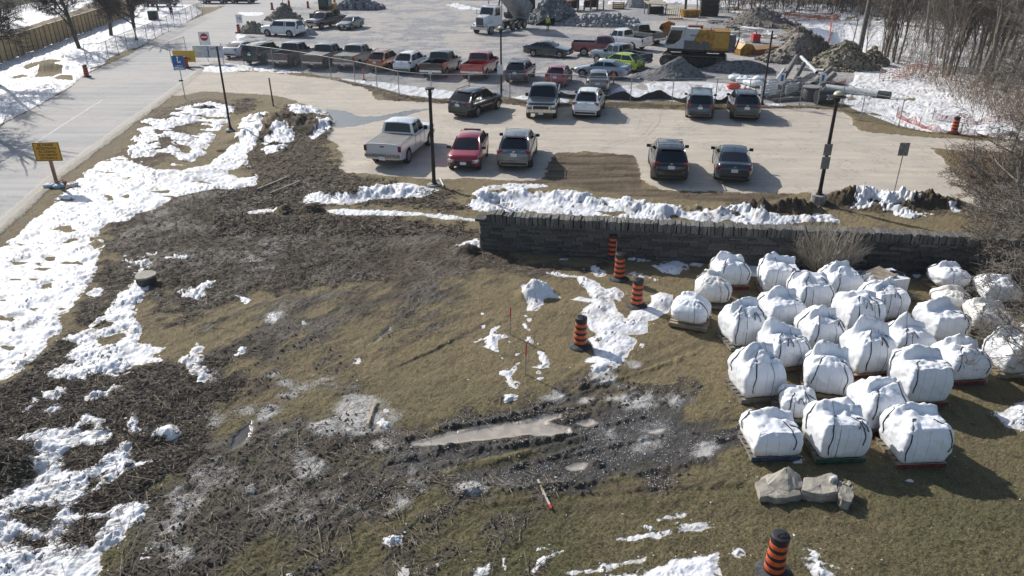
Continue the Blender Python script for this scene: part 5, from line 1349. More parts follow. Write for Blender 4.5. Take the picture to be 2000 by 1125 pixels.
def bag(name, label, x, y, z, rz, w, d, h, style, seed, fabric, straps=True, tag_=None):
    S = bag_geo(seed, w, d, h, style)
    n = 26
    g = np.linspace(-1, 1, n + 1)
    g = np.sign(g) * np.abs(g) ** .85
    A, B = np.meshgrid(g, g)
    A, B = A.ravel(), B.ravel()
    one = np.ones_like(A)
    bm = bmesh.new()
    vs_all, fs_all, k0 = [], [], 0
    for P, flip in (((A, B, one), 0), ((A, B, -one), 1), ((A, one, B), 1), ((A, -one, B), 0), ((one, A, B), 0), ((-one, A, B), 1)):
        pts = S(np.stack(P, 1))
        vs_all.append(pts)
        for i in range(n):
            for j in range(n):
                a = k0 + i * (n + 1) + j
                q = (a, a + 1, a + n + 2, a + n + 1)
                fs_all.append(q[::-1] if flip else q)
        k0 += len(pts)
    V = np.concatenate(vs_all)
    key = {}
    remap = np.empty(len(V), int)
    out = []
    for i, v in enumerate(np.round(V, 5)):
        t = tuple(v)
        if t not in key:
            key[t] = len(out); out.append(V[i])
        remap[i] = key[t]
    me = bpy.data.meshes.new(name)
    me.from_pydata([tuple(v) for v in out], [], [tuple(remap[list(f)]) for f in fs_all])
    me.polygons.foreach_set('use_smooth', [True] * len(me.polygons))
    me.materials.append(fabric)
    o = link(name, me, None, (x, y, z), rz, label=label, cat="bulk bag", group="white bulk bags on pallets")
    me.validate()
    bm.free()
    if straps:
        r = random.Random(seed + 99)
        def ribbon(dirs, rr=.016, off=.007, nm="strap"):
            P = S(np.array(dirs, float))
            c = np.array([0, 0, h * .45])
            pts = []
            for p in P:
                v = p - c; v = v / np.linalg.norm(v)
                pts.append(tuple(p + v * off))
            MB().path(pts, rr, 4).build(nm, STRAP, o)
        ff = r.uniform(.55, .9)
        sides = [(-1, 'y', -ff), (-1, 'y', ff), (-1, 'x', r.uniform(.2, .8)), (1, 'x', -.6)]
        for k, (s_, ax, t) in enumerate(sides):
            if r.random() < .35: continue
            z0 = r.uniform(-.75, -.1)
            zz = list(np.linspace(z0, .92, 9))
            if ax == 'y':
                dirs = [(t + .04 * math.sin(5 * q), s_, q) for q in zz] + [(t * .95, s_ * .8, 1), (t * .75 - .05, s_ * .5, 1.0), (t * .5, s_ * .35, 1.0)]
            else:
                dirs = [(s_, t + .04 * math.sin(5 * q), q) for q in zz] + [(s_ * .8, t * .95, 1), (s_ * .55, t * .8, 1.0)]
            ribbon(dirs)
        if r.random() < .4:      # a loop that stands off the surface
            tx = r.uniform(-.5, .6)
            ribbon([(tx, -1, .70), (tx + .03, -1, .9), (tx + .10, -.8, 1), (tx + .22, -.75, 1), (tx + .30, -.98, .85), (tx + .33, -1, .6)], off=.035)
        for t in (-.33, .33, ):
            if r.random() < .35:
                ribbon([(t, -1, q) for q in np.linspace(-.98, .95, 9)] + [(t, q, 1) for q in (-.8, -.5, -.2, .2, .6)], .006, .008, "tie_cord")
    if tag_:
        P = S(np.array([(tag_[0] + a, -1, tag_[1] + b) for a, b in ((-.14, -.05), (.10, .03), (.12, .13), (-.10, .05))]))
        MB().add([(p[0], p[1] - .012, p[2]) for p in P], [(0, 1, 2, 3)]).build("red_mark", mat("red_print", (.6, .05, .06), .6), o)
    return o

def height_at(yw, py):
    v = (562.5 - py) / FPX
    return CAM_H + yw / (_c + v * _s) * (-_s + v * _c)

# (left, right, ground line, top in the photo, shape, turn in degrees, pallet colour, fabric, label)
BAGS = [
 (1448, 1547, 903, 815, 'box', 3, 'blue', 'w', "white bulk bag with flat square front nearest the muddy track"),
 (1565, 1671, 908, 797, 'box', 2, 'green', 'w', "tall white bulk bag standing on the dark green pallet"),
 (1708, 1824, 916, 804, 'box', 3, 'red', 'w', "large white bulk bag on a red and pale wood pallet behind the big flat rock"),
 (1511, 1590, 836, 762, 'slump', -12, 'green', 'w', "small slumped white bulk bag tied with a black knot"),
 (1640, 1752, 852, 745, 'slump', 4, 'red', 'w', "white bulk bag with a small red print near its shoulder"),
 (1420, 1513, 789, 681, 'slump', 10, 'grey', 'w', "white bulk bag with a peaked collar leaning towards the muddy track"),
 (1565, 1650, 782, 689, 'slump', -16, 'wood', 'w', "white bulk bag with twin standing black loops on a brown pallet"),
 (1718, 1829, 798, 692, 'box', 4, 'red', 'w', "very tall square white bulk bag on a dark red pallet"),
 (1472, 1564, 730, 645, 'slump', 12, 'wood', 'w', "rounded white bulk bag with black handles arched over its top"),
 (1625, 1725, 742, 643, 'slump', 8, 'red', 'w', "white bulk bag with a bent black strap on a red pallet"),
 (1546, 1632, 694, 608, 'slump', 6, 'red', 'w', "white bulk bag with ruffled open collar in the middle of the stack yard"),
 (1392, 1486, 686, 595, 'slump', 10, 'grey', 'w', "white bulk bag on a grey pallet at the edge of the grass by the snow"),
 (1707, 1804, 704, 633, 'slump', 3, 'wood', 'w', "low white bulk bag with its cover folded flat"),
 (1801, 1906, 756, 668, 'slump', 5, 'red', 'w', "white bulk bag with a wide black strap down its side on a red pallet"),
 (1614, 1704, 662, 574, 'box', 6, 'green', 'w', "square shouldered white bulk bag with a long sagging strap"),
 (1672, 1752, 632, 555, 'box', 12, 'red', 'w', "white bulk bag with one vertical black strap beside the cardboard topped crate"),
 (1772, 1868, 675, 600, 'box', 10, 'red', 'w', "white bulk bag with a crumpled blue-white cover half fallen off"),
 (1800, 1888, 622, 562, 'round', -10, 'wood', 'c', "cream bulk bag with tight diagonal creases"),
 (1800, 1879, 575, 515, 'round', 4, 'wood', 'w', "domed white bulk bag standing alone nearest the stone wall"),
 (1895, 1973, 600, 540, 'slump', -8, 'grey', 'w', "crumpled white bulk bag under the overhanging branches"),
 (1876, 1959, 658, 596, 'slump', -12, 'grey', 'c', "creased white bulk bag on a slatted grey pallet behind the thin branches"),
 (1896, 2008, 742, 655, 'slump', 3, 'wood', 'w', "wide white bulk bag partly behind the bare shrub"),
 (1984, 2070, 696, 636, 'slump', 3, 'grey', 'w', "white bulk bag mostly hidden by the bare tree branches"),
 (1374, 1453, 568, 500, 'slump', 4, 'red', 'w', "white bulk bag with a black strap loop in front of the shaded snow"),
 (1351, 1424, 606, 536, 'round', -8, 'grey', 'c', "round cream bulk bag gathered like a sack"),
 (1306, 1384, 647, 579, 'round', -22, 'wood', 'w', "round white bulk bag on a turned wooden pallet beside the snow patch"),
 (1464, 1546, 580, 508, 'box', -4, 'wood', 'w', "white bulk bag with a slack open top close to the wall's shade"),
 (1526, 1612, 618, 540, 'box', 6, 'wood', 'w', "white bulk bag with black straps crossed over its peak"),
 (1468, 1554, 651, 576, 'box', 7, 'wood', 'w', "white bulk bag with a diagonal black strap, second from the grass edge"),
 (1583, 1669, 590, 517, 'slump', 6, 'grey', 'w', "white bulk bag beside the dry bush by the wall"),
 (1660, 1722, 592, 549, 'slump', -5, 'grey', 'c', "short slack bulk bag half hidden behind taller ones by the crate"),
]
for i, (xl, xr, yb, yt, style, rz, pc, fab, lab) in enumerate(BAGS):
    s_ = scale_at(yb)
    w = 1.15 if style != 'round' else 1.15
    if xr - xl < 80 and yb > 800: w = .9
    if i == 30: w = .85
    fx = xr - .5 * w * s_ * 1.02
    x, y = G(fx, yb)
    y += .55; x = x * (1 + .55 / (y + 5))
    h = height_at(y + .05, yt) - .15
    h = max(.66, min(h * 1.07 + .02, 1.42))
    rzr = math.radians(rz)
    pallet(x, y, rzr, pc, " ".join(f"{pc} pallet under the {lab}".replace(",", "").split()[:16]))
    bag("bulk_bag", lab, x, y, hz(x, y) + .158, rzr, w, w, h, style, i * 7 + 3, BAGC if fab == 'c' else BAGW, True, (.45, .35) if i == 4 else None)

# the crate-like load with a cardboard sheet on top
x, y = G(1738, 590); y += .5
pallet(x + .25, y, math.radians(14), 'grey', "grey slatted pallet sticking out under the white box load with cardboard")
o = thing("boxed_load", "square white wrapped load with a tan sheet and black bundle on top", "crate", (x, y, hz(x, y) + .158), math.radians(14))
MB().box((0, 0, .33), (1.0, .9, .66)).build("wrapping", BAGW, o)
MB().box((-.25, .05, .70), (.62, .75, .05), (.05, -.12, .2)).build("cardboard_sheet", mat("cardboard", (.36, .30, .22), .8), o)
MB().path([(.12, .1, .72), (.30, -.05, .74), (.45, -.22, .71)], .055, 6).build("black_bundle", STRAP, o)
# ------------------------------------------------------------------ dry stone wall
def slate(name, c, c2):
    n = N(name)
    oi = n.new("ShaderNodeObjectInfo")
    f = n.noise(7, 5, .65)
    mp = n.new("ShaderNodeMapping"); n.link(n.coord(), mp.inputs[0]); mp.inputs['Scale'].default_value = (1, 1, 5)
    st = n.noise(3.5, 5, .6, mp.outputs[0])
    col = n.mix(n.ramp(st, .35, .65), c, c2)
    col = n.mix(n.ramp(f, .60, .74, 0, .6), col, (.34, .34, .325))
    col = n.mix(1.0, col, n.mix(oi.outputs['Random'], (.6,) * 3, (1.35,) * 3), 'MULTIPLY')
    n.link(col, n.b.inputs['Base Color'])
    n.b.inputs['Roughness'].default_value = .85
    n.link(n.bump(n.math('ADD', f, st), .8, .02), n.b.inputs['Normal'])
    return n.m
SLATE, SLATEC = slate("limestone_face", (.062, .06, .056), (.125, .121, .114)), slate("limestone_coping", (.085, .083, .077), (.19, .185, .17))
def rock_mesh(seed, s, name="stone", m=None, jag=.14):
    """a roughly split block: 8 corners pulled about, edges nicked, about 30 triangles"""
    r = random.Random(seed)
    b = MB()
    x, y, z = s
    lv = []
    for lz in (-1, -.2, 1):
        for cx, cy in ((1, .8), (.88, 1), (-.88, 1), (-1, .8), (-1, -.8), (-.88, -1), (.88, -1), (1, -.8)):
            lv.append((cx * x / 2 * (1 + r.uniform(-jag, jag)) * (1 if lz == -.2 else .97), cy * y / 2 * (1 + r.uniform(-jag, jag)) * (1 if lz == -.2 else .97), lz * z / 2 * (1 + r.uniform(-jag, jag) * .5)))
    fs = [(i, (i + 1) % 8, 8 + (i + 1) % 8, 8 + i) for i in range(8)] + [(8 + i, 8 + (i + 1) % 8, 16 + (i + 1) % 8, 16 + i) for i in range(8)] + [tuple(range(7, -1, -1)), tuple(range(16, 24))]
    b.add(lv, fs)
    return b.mesh(name, m)
def front_pt(px, py, h=0):
    return Vector((*G(px, py), 0))
WP = [Vector((*G(*p), 0)) for p in [(938, 487), (1000, 493), (1100, 500), (1250, 508), (1400, 517), (1540, 523), (1700, 530), (1860, 538), (2060, 552), (2300, 570)]]
WALL_T, WALL_H, COPE = .52, 1.18, .34
wall = thing("stone_wall", "long dry stone wall of dark flat limestone with upright coping stones", "wall", (WP[0].x, WP[0].y, 0))
o0 = Vector((WP[0].x, WP[0].y, 0))
seg = []
acc = 0
for a, b in zip(WP, WP[1:]):
    seg.append((acc, a, b)); acc += (b - a).length
WL = acc
def wall_pt(s):
    for q, a, b in reversed(seg):
        if s >= q:
            d = (b - a).normalized()
            return a + d * (s - q), d
    return WP[0], (WP[1] - WP[0]).normalized()
core = MB()
k = 60
for side_, zt in ((.035, WALL_H - .02),):
    vs = []
    for i in range(k + 1):
        p, d = wall_pt(.06 + (WL - .1) * i / k)
        nn = Vector((-d.y, d.x, 0))
        for off, z in ((.03, -.1), (.03, zt), (WALL_T - .03, zt), (WALL_T - .03, -.1)):
            q = p + nn * off - o0
            vs.append((q.x, q.y, z))
    core.add(vs, [(4 * i + j, 4 * i + (j + 1) % 4, 4 * i + 4 + (j + 1) % 4, 4 * i + 4 + j) for i in range(k) for j in range(4)] + [(3, 2, 1, 0), (4 * k, 4 * k + 1, 4 * k + 2, 4 * k + 3)])
core.build("core", mat("wall_joint_shadow", (.045, .045, .047), .95), wall)
cm = [rock_mesh(100 + i, (1, 1, 1), "coping_stone", SLATEC, .10) for i in range(9)]
s, i = 0.16, 0
rw = random.Random(4)
while s < WL - .2 and i < 300:
    t = rw.uniform(.075, .18)
    p, d = wall_pt(s + t / 2)
    nn = Vector((-d.y, d.x, 0))
    hh = COPE * rw.uniform(.90, 1.10) * (.45 if i == 0 else 1)
    q = p + nn * WALL_T / 2 - o0
    c = link("coping_stone", cm[rw.randrange(9)], wall, (q.x, q.y, WALL_H + hh / 2 - .01), rot=(rw.uniform(-.05, .05), rw.uniform(-.10, .10), math.atan2(d.y, d.x) + rw.uniform(-.08, .08)))
    c.scale = (t * .95, WALL_T * rw.uniform(.95, 1.1), hh)
    s += t * rw.uniform(1.0, 1.12); i += 1
fm = [rock_mesh(200 + i, (1, 1, 1), "stone", SLATE, .05) for i in range(9)]
rows = []
z = -.02
while z < WALL_H - .03:
    t = rw.choice([.055, .07, .085, .10, .12]); rows.append((z, min(t, WALL_H - z))); z += t
allst = []
for z, t in rows:
    s = rw.uniform(-.02, .0)
    while s < WL:
        L = rw.uniform(.22, .75) * (1 + (t > .12) * .2)
        if s < .3: L = min(L, .5)
        p, d = wall_pt(s + L / 2)
        allst.append((p, d, z, t, L, rw.uniform(-.02, .03), rw.randrange(9)))
        s += L
px_of = lambda p: 1000 + FPX * p.x / (p.y * _c + CAM_H * _s)
inview = [a for a in allst if px_of(a[0]) < 1990]
inview.sort(key=lambda a: -(a[4] * a[3]) * (1 if px_of(a[0]) < 1560 else .4))
def place_stone(a):
    p, d, z, t, L, off, m = a
    nn = Vector((-d.y, d.x, 0))
    q = p + nn * (.12 - off) - o0
    c = link("stone", fm[m], wall, (q.x, q.y, z + t / 2), rot=(0, 0, math.atan2(d.y, d.x)))
    c.scale = (L * .997, .26, t * .975)
for a in inview[:300]:
    place_stone(a)
rest = [a for a in allst if a not in inview[:300]]
mbs = MB()
for p, d, z, t, L, off, m in rest:
    nn = Vector((-d.y, d.x, 0)); q = p + nn * (.12 - off) - o0
    me = fm[m]
    R_ = Matrix.Rotation(math.atan2(d.y, d.x), 3, 'Z')
    mbs.add([tuple(R_ @ Vector((v.co.x * L * .997, v.co.y * .26, v.co.z * t * .975)) + Vector((q.x, q.y, z + t / 2))) for v in me.vertices], [tuple(f.vertices) for f in me.polygons])
mbs.build("small_face_stones", SLATE, wall, kind='stuff')
# quoin end of the wall
nn = Vector((-seg[0][2].y + seg[0][1].y, seg[0][2].x - seg[0][1].x, 0)).normalized()
dd = (seg[0][2] - seg[0][1]).normalized()
z = 0
while z < WALL_H - .02:
    t = rw.uniform(.10, .17)
    c = link("quoin_stone", fm[rw.randrange(9)], wall, tuple(dd * .12 + nn * (WALL_T * .6) + Vector((0, 0, z + t / 2))), rot=(0, 0, math.atan2(dd.y, dd.x)))
    c.scale = (.30, WALL_T * .82, t * .95)
    z += t
c = link("cap_slab", fm[3], wall, tuple(dd * .05 + nn * (WALL_T / 2) + Vector((0, 0, WALL_H + .05))), rot=(0, 0, math.atan2(dd.y, dd.x)))
c.scale = (.5, .62, .10)
# ------------------------------------------------------------------ barrels, lamps, signs, fences
ORANGE = mat("barrel_orange", (.70, .115, .03), .5, var=.2, nscale=9)
BLACKP = mat("barrel_black", (.025, .025, .028), .55, var=.3)
RUBBER = mat("rubber_base", (.075, .075, .078), .85, var=.4)
def make_barrel():
    o = thing("traffic_barrel", "", "traffic barrel")
    MB().lathe([(.36, 0), (.36, .03), (.33, .06), (.22, .085), (.20, .09)], 24).build("rubber_base", RUBBER, o, True)
    MB().lathe([(.195, .08), (.168, .90)], 20).build("barrel_body", BLACKP, o, True)
    for k in range(4):
        z = .15 + k * .19
        r0 = .1925 - (z - .08) / .82 * .027
        MB().lathe([(r0 + .002, z), (r0 + .007, z + .004), (r0 + .004, z + .098), (r0 - .001, z + .102)], 20).build("orange_band", ORANGE, o, True)
    MB().lathe([(.178, .89), (.182, .91), (.178, .985), (.15, 1.0), (.0, 1.003)], 20).build("barrel_lid", BLACKP, o, True)
    h = MB()
    for k in (-1, 1):
        h.tube((k * .08, -.03, .99), (k * .08, -.03, 1.055), .014, n=5)
    h.tube((-.08, -.03, 1.055), (.08, -.03, 1.055), .016, n=6)
    h.build("lid_handle", BLACKP, o)
    return o
BP = make_barrel()
first = True
for px, py, rz, lab in [(1510, 1118, .3, "orange and black traffic barrel standing alone on the lawn below the big flat rock"), (1133, 676, -.4, "traffic barrel casting its shadow over the forked snow patch"),
                    (1243, 597, .2, "traffic barrel between the forked snow patch and the round bag"), (1209, 543, 0, "traffic barrel with a thin lath leaning behind it, just in front of the wall's shade"),
                    (1195, 503, .5, "traffic barrel in the shade of the stone wall"), (1862, 262, 0, "orange barrel at the lot's edge by the orange snow fence"),
                    (170, 150, .2, "faded red and black barrel at the end of the temporary fence across the road"), (365, 133, 0, "barrel half hidden behind the blue information sign"),
                    (467, 65, 0, "barrel at the foot of the small speed sign"), (532, 19, 0, "barrel on the dirt heap nearest the far junction"), (565, 14, .3, "second barrel along the top of the dirt heap"),
                    (602, 16, .1, "barrel between the dirt heap and the loader"), (654, 11, 0, "barrel on the far side of the loader"), (713, 8, 0, "barrel by the far rubble heap")]:
    b = BP if first else copy_tree(BP)
    first = False
    b.location = GP(px, py); b.rotation_euler = (0, 0, rz)
    b['label'] = lab; b['group'] = "orange and black traffic barrels"

IRON = mat("lamp_post_paint", (.035, .028, .027), .5, .3, var=.3)
CONC = mat("concrete", (.36, .35, .335), .9, var=.3, bump=.3)
GLOBE = mat("lamp_globe", (.62, .60, .40), .25, var=.15)
GALV = mat("galvanised_steel", (.42, .43, .44), .45, .7, var=.25)
SIGNB = mat("sign_back", (.30, .30, .30), .5, .5, var=.2)
def lamp(px, py, ptop, label, head=True, foot=0.0, r=.06, arms=False):
    p = GP(px, py)
    H = height_at(p.y, ptop) - p.z
    o = thing("lamp_post", label, "lamp post", p, 0, "dark lamp posts around the lot")
    if foot:
        MB().lathe([(.34, 0), (.34, foot), (.31, foot + .02)], 20).build("footing", CONC, o, True)
    zt = H - (.45 if head else 0)
    MB().lathe([(.17, foot), (.17, foot + .05), (.12, foot + .08), (r * 1.25, foot + .30), (r * 1.15, H * .45), (r, zt)], 12).build("pole", IRON, o, True)
    if head:
        MB().lathe([(r, zt - .02), (.12, zt), (.13, zt + .16), (.36, zt + .20), (.37, zt + .23), (.22, zt + .27)], 20).build("lamp_hood", IRON, o, True)
        MB().lathe([(.20, zt + .26), (.20, zt + .32), (.155, zt + .41), (.07, zt + .455), (.0, zt + .46)], 18).build("globe", GLOBE, o, 'all')
        MB().lathe([(.215, zt + .27), (.215, zt + .295)], 18).build("globe_ring", IRON, o)
    if arms:
        b = MB()
        for k in range(4):
            a = k * math.pi / 2 + .5
            b.tube((math.cos(a) * .05, math.sin(a) * .05, H - .40), (math.cos(a) * .20, math.sin(a) * .20, H - .05), .012, n=4)
        b.build("arm", IRON, o)
        MB().lathe([(.21, H - .06), (.23, H), (.15, H + .03)], 14).build("cap_ring", IRON, o)
        MB().box((0, 0, H * .56), (.17, .17, .5)).build("junction_box", IRON, o)
    return o, H
L2, H2 = lamp(1597, 397, 178, "dark lamp post with cream globe on a round concrete footing", foot=.42, r=.07)
for k, (z, w, h_) in enumerate([(2.55, .36, .52), (1.95, .38, .56)]):
    MB().box((-.03, -.085, z), (w, .012, h_)).build("back_plate", SIGNB, L2)
lamp(848, 362, 172, "headless dark lamp post with bare bracket arms between the silver pickup and the red hatch", head=False, foot=.08, arms=True, r=.075)
lamp(450, 251, 90, "headless black lamp post leaning over the snowy swale by the road", head=False, foot=.06, r=.055)
lamp(979, 190, 51, "dark lamp post with cream globe at the fence with a white notice on it")
lamp(1488, 204, 60, "bare dark mast at the fence next to the pipe store", head=False, r=.06)
p = GP(1677, 111)
o = thing("utility_pole", "thick grey wooden utility pole at the edge of the thicket", "utility pole", p)
MB().tube((0, 0, -.2), (0, 0, 13), .24, .17, 12).build("shaft", mat("weathered_pole", (.22, .20, .185), .85, var=.4, bump=.4), o)
MB().box((0, 0, 11.8), (2.2, .1, .12)).build("crossarm", mat("weathered_pole", (.22, .20, .185)), o)
p = GP(534, 207)
H = height_at(p.y, 152) - p.z
o = thing("wooden_post", "lone leaning wooden post beside the lot entrance mound", "post", p, rot=(0, -.02, 0))
MB().tube((0, 0, -.1), (0, 0, H), .055, .05, 7).build("shaft", mat("old_timber", (.16, .11, .07), .85, var=.4), o)

def text(body, size, m, parent, loc, rot=(math.pi / 2, 0, 0), align='CENTER', nm="lettering", sx=1.0):
    c = bpy.data.curves.new(nm, 'FONT')
    c.body = body; c.size = size; c.align_x = align; c.align_y = 'CENTER'; c.extrude = .0015; c.offset = size * .012
    c.materials.append(m)
    t = link(nm, c)
    me = bpy.data.meshes.new_from_object(t.evaluated_get(bpy.context.evaluated_depsgraph_get()))
    bpy.data.objects.remove(t)
    if not me.materials: me.materials.append(m)
    o = link(nm, me, parent, loc)
    o.rotation_euler = rot; o.scale = (sx, 1, 1)
    return o
BLK = mat("sign_black", (.015, .015, .015), .6, var=0)
WHT = mat("sign_white", (.78, .79, .80), .5, var=.08)
AMB = mat("sign_amber", (.62, .33, .03), .5, var=.12)
SBLU = mat("sign_blue", (.02, .13, .36), .5, var=.1)
SRED = mat("sign_red", (.42, .015, .03), .5, var=.1)
POSTW = mat("sign_timber", (.33, .19, .12), .8, var=.3)
# amber pedestrian warning sign with sandbags
p = GP(112, 364)
o = thing("warning_sign", "amber warning sign about pedestrians on a thick wooden post weighted by sandbags", "sign", p, .10)
zc = height_at(p.y, 296) - p.z
MB().box((0, .03, zc / 2 + .1), (.14, .10, zc + .2)).build("post", POSTW, o)
MB().box((0, -.035, zc), (1.22, .02, .92)).build("panel", AMB, o)
b = MB()
for s_ in (-1, 1):
    b.box((0, -.048, zc + s_ * .43), (1.16, .006, .022)); b.box((s_ * .57, -.048, zc), (.022, .006, .84))
b.build("border", BLK, o)
for k, t in enumerate(["BE AWARE", "PEDESTRIANS", "ACCESSING", "THE LIBRARY", "ENTRANCE"]):
    text(t, .165, BLK, o, (0, -.05, zc + .32 - k * .16), sx=.92)
for i, (dx, dy, c, lab) in enumerate([(-.25, -.25, (.55, .62, .68), "pale blue-white sandbag at the sign foot on the road side"), (.22, -.22, (.45, .60, .68), "light blue sandbag in the middle at the sign foot"), (.80, -.08, (.72, .64, .60), "pinkish white sandbag furthest from the road at the sign foot"), (.1, .2, (.10, .12, .14), "dark sandbag tucked behind the amber sign's post")]):
    q = p + Vector((dx, dy, 0))
    S = bag_geo(300 + i, .5, .38, .24, 'round')
    bag_ = MB()
    g = np.linspace(-1, 1, 9); A_, B_ = [a.ravel() for a in np.meshgrid(g, g)]
    top_ = S(np.stack([A_, B_, np.ones_like(A_)], 1))
    bag_.add([tuple(v) for v in top_], [(i_ * 9 + j, i_ * 9 + j + 1, i_ * 9 + j + 10, i_ * 9 + j + 9) for i_ in range(8) for j in range(8)])
    for ax in range(4):
        P_ = {0: np.stack([A_, -np.ones_like(A_), B_], 1), 1: np.stack([-A_, np.ones_like(A_), B_], 1), 2: np.stack([np.ones_like(A_), A_, B_], 1), 3: np.stack([-np.ones_like(A_), -A_, B_], 1)}[ax]
        bag_.add([tuple(v) for v in S(P_)], [(i_ * 9 + j, i_ * 9 + j + 1, i_ * 9 + j + 10, i_ * 9 + j + 9) for i_ in range(8) for j in range(8)])
    sb = bag_.build("sandbag", mat(f"sandbag_cloth_{i}", c, .7, var=.2), None, 'all', loc=(q.x, q.y, hz(q.x, q.y) - .01), rotz=i * .5, label=lab, cat="sandbag", group="sandbags weighting the warning sign")
MB().path([(.15, -.12, .25), (.32, -.10, .33), (.42, -.05, .22), (.30, 0, .30)], .035, 5).build("orange_tie", ORANGE, o)

def post_sign(name, label, px, py, cx, cy, w, h, face, post=GALV, rz=0, r=.03):
    p = GP(px, py)
    zc = height_at(p.y, cy) - p.z
    o = thing(name, label, "sign", p, rz)
    MB().tube((0, 0, -.1), (0, 0, zc + h / 2), r, n=6).build("post", post, o)
    MB().box((0, -r - .012, zc), (w, .012, h)).build("panel", face, o)
    return o, zc, -r - .02
o, zc, yf = post_sign("information_sign", "blue and white library direction sign with a small green plate on its post", 362, 193, 350, 120, .80, .82, SBLU, rz=.25)
MB().box((0, yf + .006, zc - .52), (.80, .012, .16)).build("lower_panel", SBLU, o)
text("Library", .17, WHT, o, (0, yf - .004, zc - .30))
b = MB()
b.lathe([(.075, 0), (.075, .006)], 14)
b.v = [(x - .02, -z + yf - .002, y + zc + .28) for x, y, z in b.v]
b.prism([(-.05, .18), (.02, .18), (.02, -.02), (.12, -.02), (.12, .05), (.18, .05), (.18, -.10), (-.05, -.10)], 0, .006)
n0 = 28
b.v = b.v[:n0] + [(x - .02, -z + yf - .002, y + zc) for x, y, z in b.v[n0:]]
b.build("library_symbol", WHT, o)
MB().box((0, yf - .004, zc - .52), (.66, .006, .07)).build("arrow_strip", WHT, o)
MB().box((-.05, yf, zc - 1.35), (.30, .012, .12)).build("green_plate", mat("sign_green", (.02, .16, .07), .5), o)
o, zc, yf = post_sign("no_entry_sign", "square white sign with a red no-entry disc above the blue banners", 407, 120, 402, 75, .95, 1.18, WHT, rz=.1)
b = MB().lathe([(.34, 0), (.34, .006)], 28); b.v = [(x, -z + yf, y + zc + .12) for x, y, z in b.v]; b.build("red_disc", SRED, o)
MB().box((0, yf - .008, zc + .12), (.50, .006, .11)).build("white_bar", WHT, o)
for s_ in (-1, 1):
    MB().box((s_ * .46, yf - .002, zc), (.02, .005, 1.14)).build("black_edge", BLK, o)
o, zc, yf = post_sign("speed_sign", "small white speed sign reading 15 beside the road", 472, 69, 470, 37, .72, .92, WHT)
text("15", .46, BLK, o, (0, yf - .003, zc + .04))
p, zt = GP(1746, 377), 0
o, zc, yf = post_sign("parking_sign", "grey back of a parking sign on a thin post at the lot's edge", 1746, 377, 1768, 292, .45, .62, SIGNB, rz=math.pi - .1, r=.025)
FENCE_PANELG = "notices hung on the site fences"
def hung(name, label, cx, cy, w, h, m, base_py, txt=None, tm=BLK, ts=.3, nm="sign"):
    """a sheet hung on a fence whose foot line passes through base_py; centre seen at (cx, cy)"""
    x0, y0 = G(cx, base_py)
    zc = height_at(y0, cy)
    t = y0 * _c + (CAM_H - zc) * _s
    x = (cx - 1000) / FPX * t
    o = thing(name, label, nm, (x, y0 - .06, zc), 0, FENCE_PANELG)
    MB().box((0, 0, 0), (w, .012, h)).build("sheet", m, o)
    if txt:
        for k, t_ in enumerate(txt):
            text(t_, ts, tm, o, (0, -.012, h * .26 - k * ts * 1.1))
    return o
BANB = mat("banner_pale_blue", (.50, .60, .68), .6, var=.2, nscale=2)
hung("banner", "amber banner with dark lettering behind the blue library sign", 360, 110, 2.0, 1.0, mat("banner_amber", (.68, .42, .05), .6, var=.1), 128, ["", "permit"], BLK, .42, "banner")
o = hung("banner", "pale blue banner on the gate under the no-entry sign", 393, 101, 1.45, 1.05, BANB, 124, nm="banner")
hung("banner", "pale white-blue banner with a dark heading beside the silver sedan", 422, 101, 1.45, 1.05, mat("banner_white", (.62, .66, .72), .6, var=.15), 124, ["NOTICE"], BLK, .26, "banner")
hung("notice_board", "white notice on the fence lamp post", 977, 136, .42, .72, WHT, 191)
for cx, bx, lab in ((1527.5, 1520, "blue and white site notice nearer the bare mast"), (1607, 1594, "blue and white site notice beside the round manhole cover")):
    o = hung("site_notice", lab, cx, 152, .42, .62, WHT, 207)
    MB().box((.0, -.012, 0), (.18, .006, .42)).build("blue_symbol", SBLU, o)

# ---- chain-link fence
WIRE = mat("fence_wire", (.33, .34, .35), .5, .6, var=.2)
def chain_fence(name, label, pts, H, post_at, spacing=.16, wire=.0045, rail=True, lean=0):
    P = [GP(*p) for p in pts]
    o = thing(name, label, "fence", P[0])
    o0 = P[0]
    segl = [(P[i + 1] - P[i]).length for i in range(len(P) - 1)]
    tot = sum(segl)
    def at(s):
        for i, L in enumerate(segl):
            if s <= L or i == len(segl) - 1:
                return P[i].lerp(P[i + 1], min(s / L, 1)) - o0
            s -= L
    posts = []
    if post_at == 'pts':
        acc = 0
        posts = [0]
        for L in segl:
            acc += L; posts.append(acc)
    else:
        k = int(tot / post_at); posts = [tot * i / k for i in range(k + 1)]
    for s in posts:
        q = at(s)
        MB().tube(q + Vector((0, 0, -.1)), q + Vector((0, 0, H + .04)), .032, n=6).build("fence_post", GALV, o)
    if rail:
        MB().path([at(s) + Vector((0, 0, H)) for s in sorted(set(posts + list(np.linspace(0, tot, 30))))], .024, 5).build("top_rail", GALV, o)
    b = MB()
    n = int(tot / spacing)
    def w2(a, c):
        d = (c - a).normalized(); nn = d.cross(Vector((0, 1, 0))).normalized() * wire
        b.add([a - nn, a + nn, c + nn, c - nn], [(0, 1, 2, 3)])
    ds = H * .9
    for i in range(n):
        s = i * spacing
        if s + ds <= tot:
            w2(at(s) + Vector((0, 0, .05)), at(s + ds) + Vector((0, 0, H)))
            w2(at(s) + Vector((0, 0, H)), at(s + ds) + Vector((0, 0, .05)))
    b.build("wire_mesh", WIRE, o, kind='stuff')
    return o, P
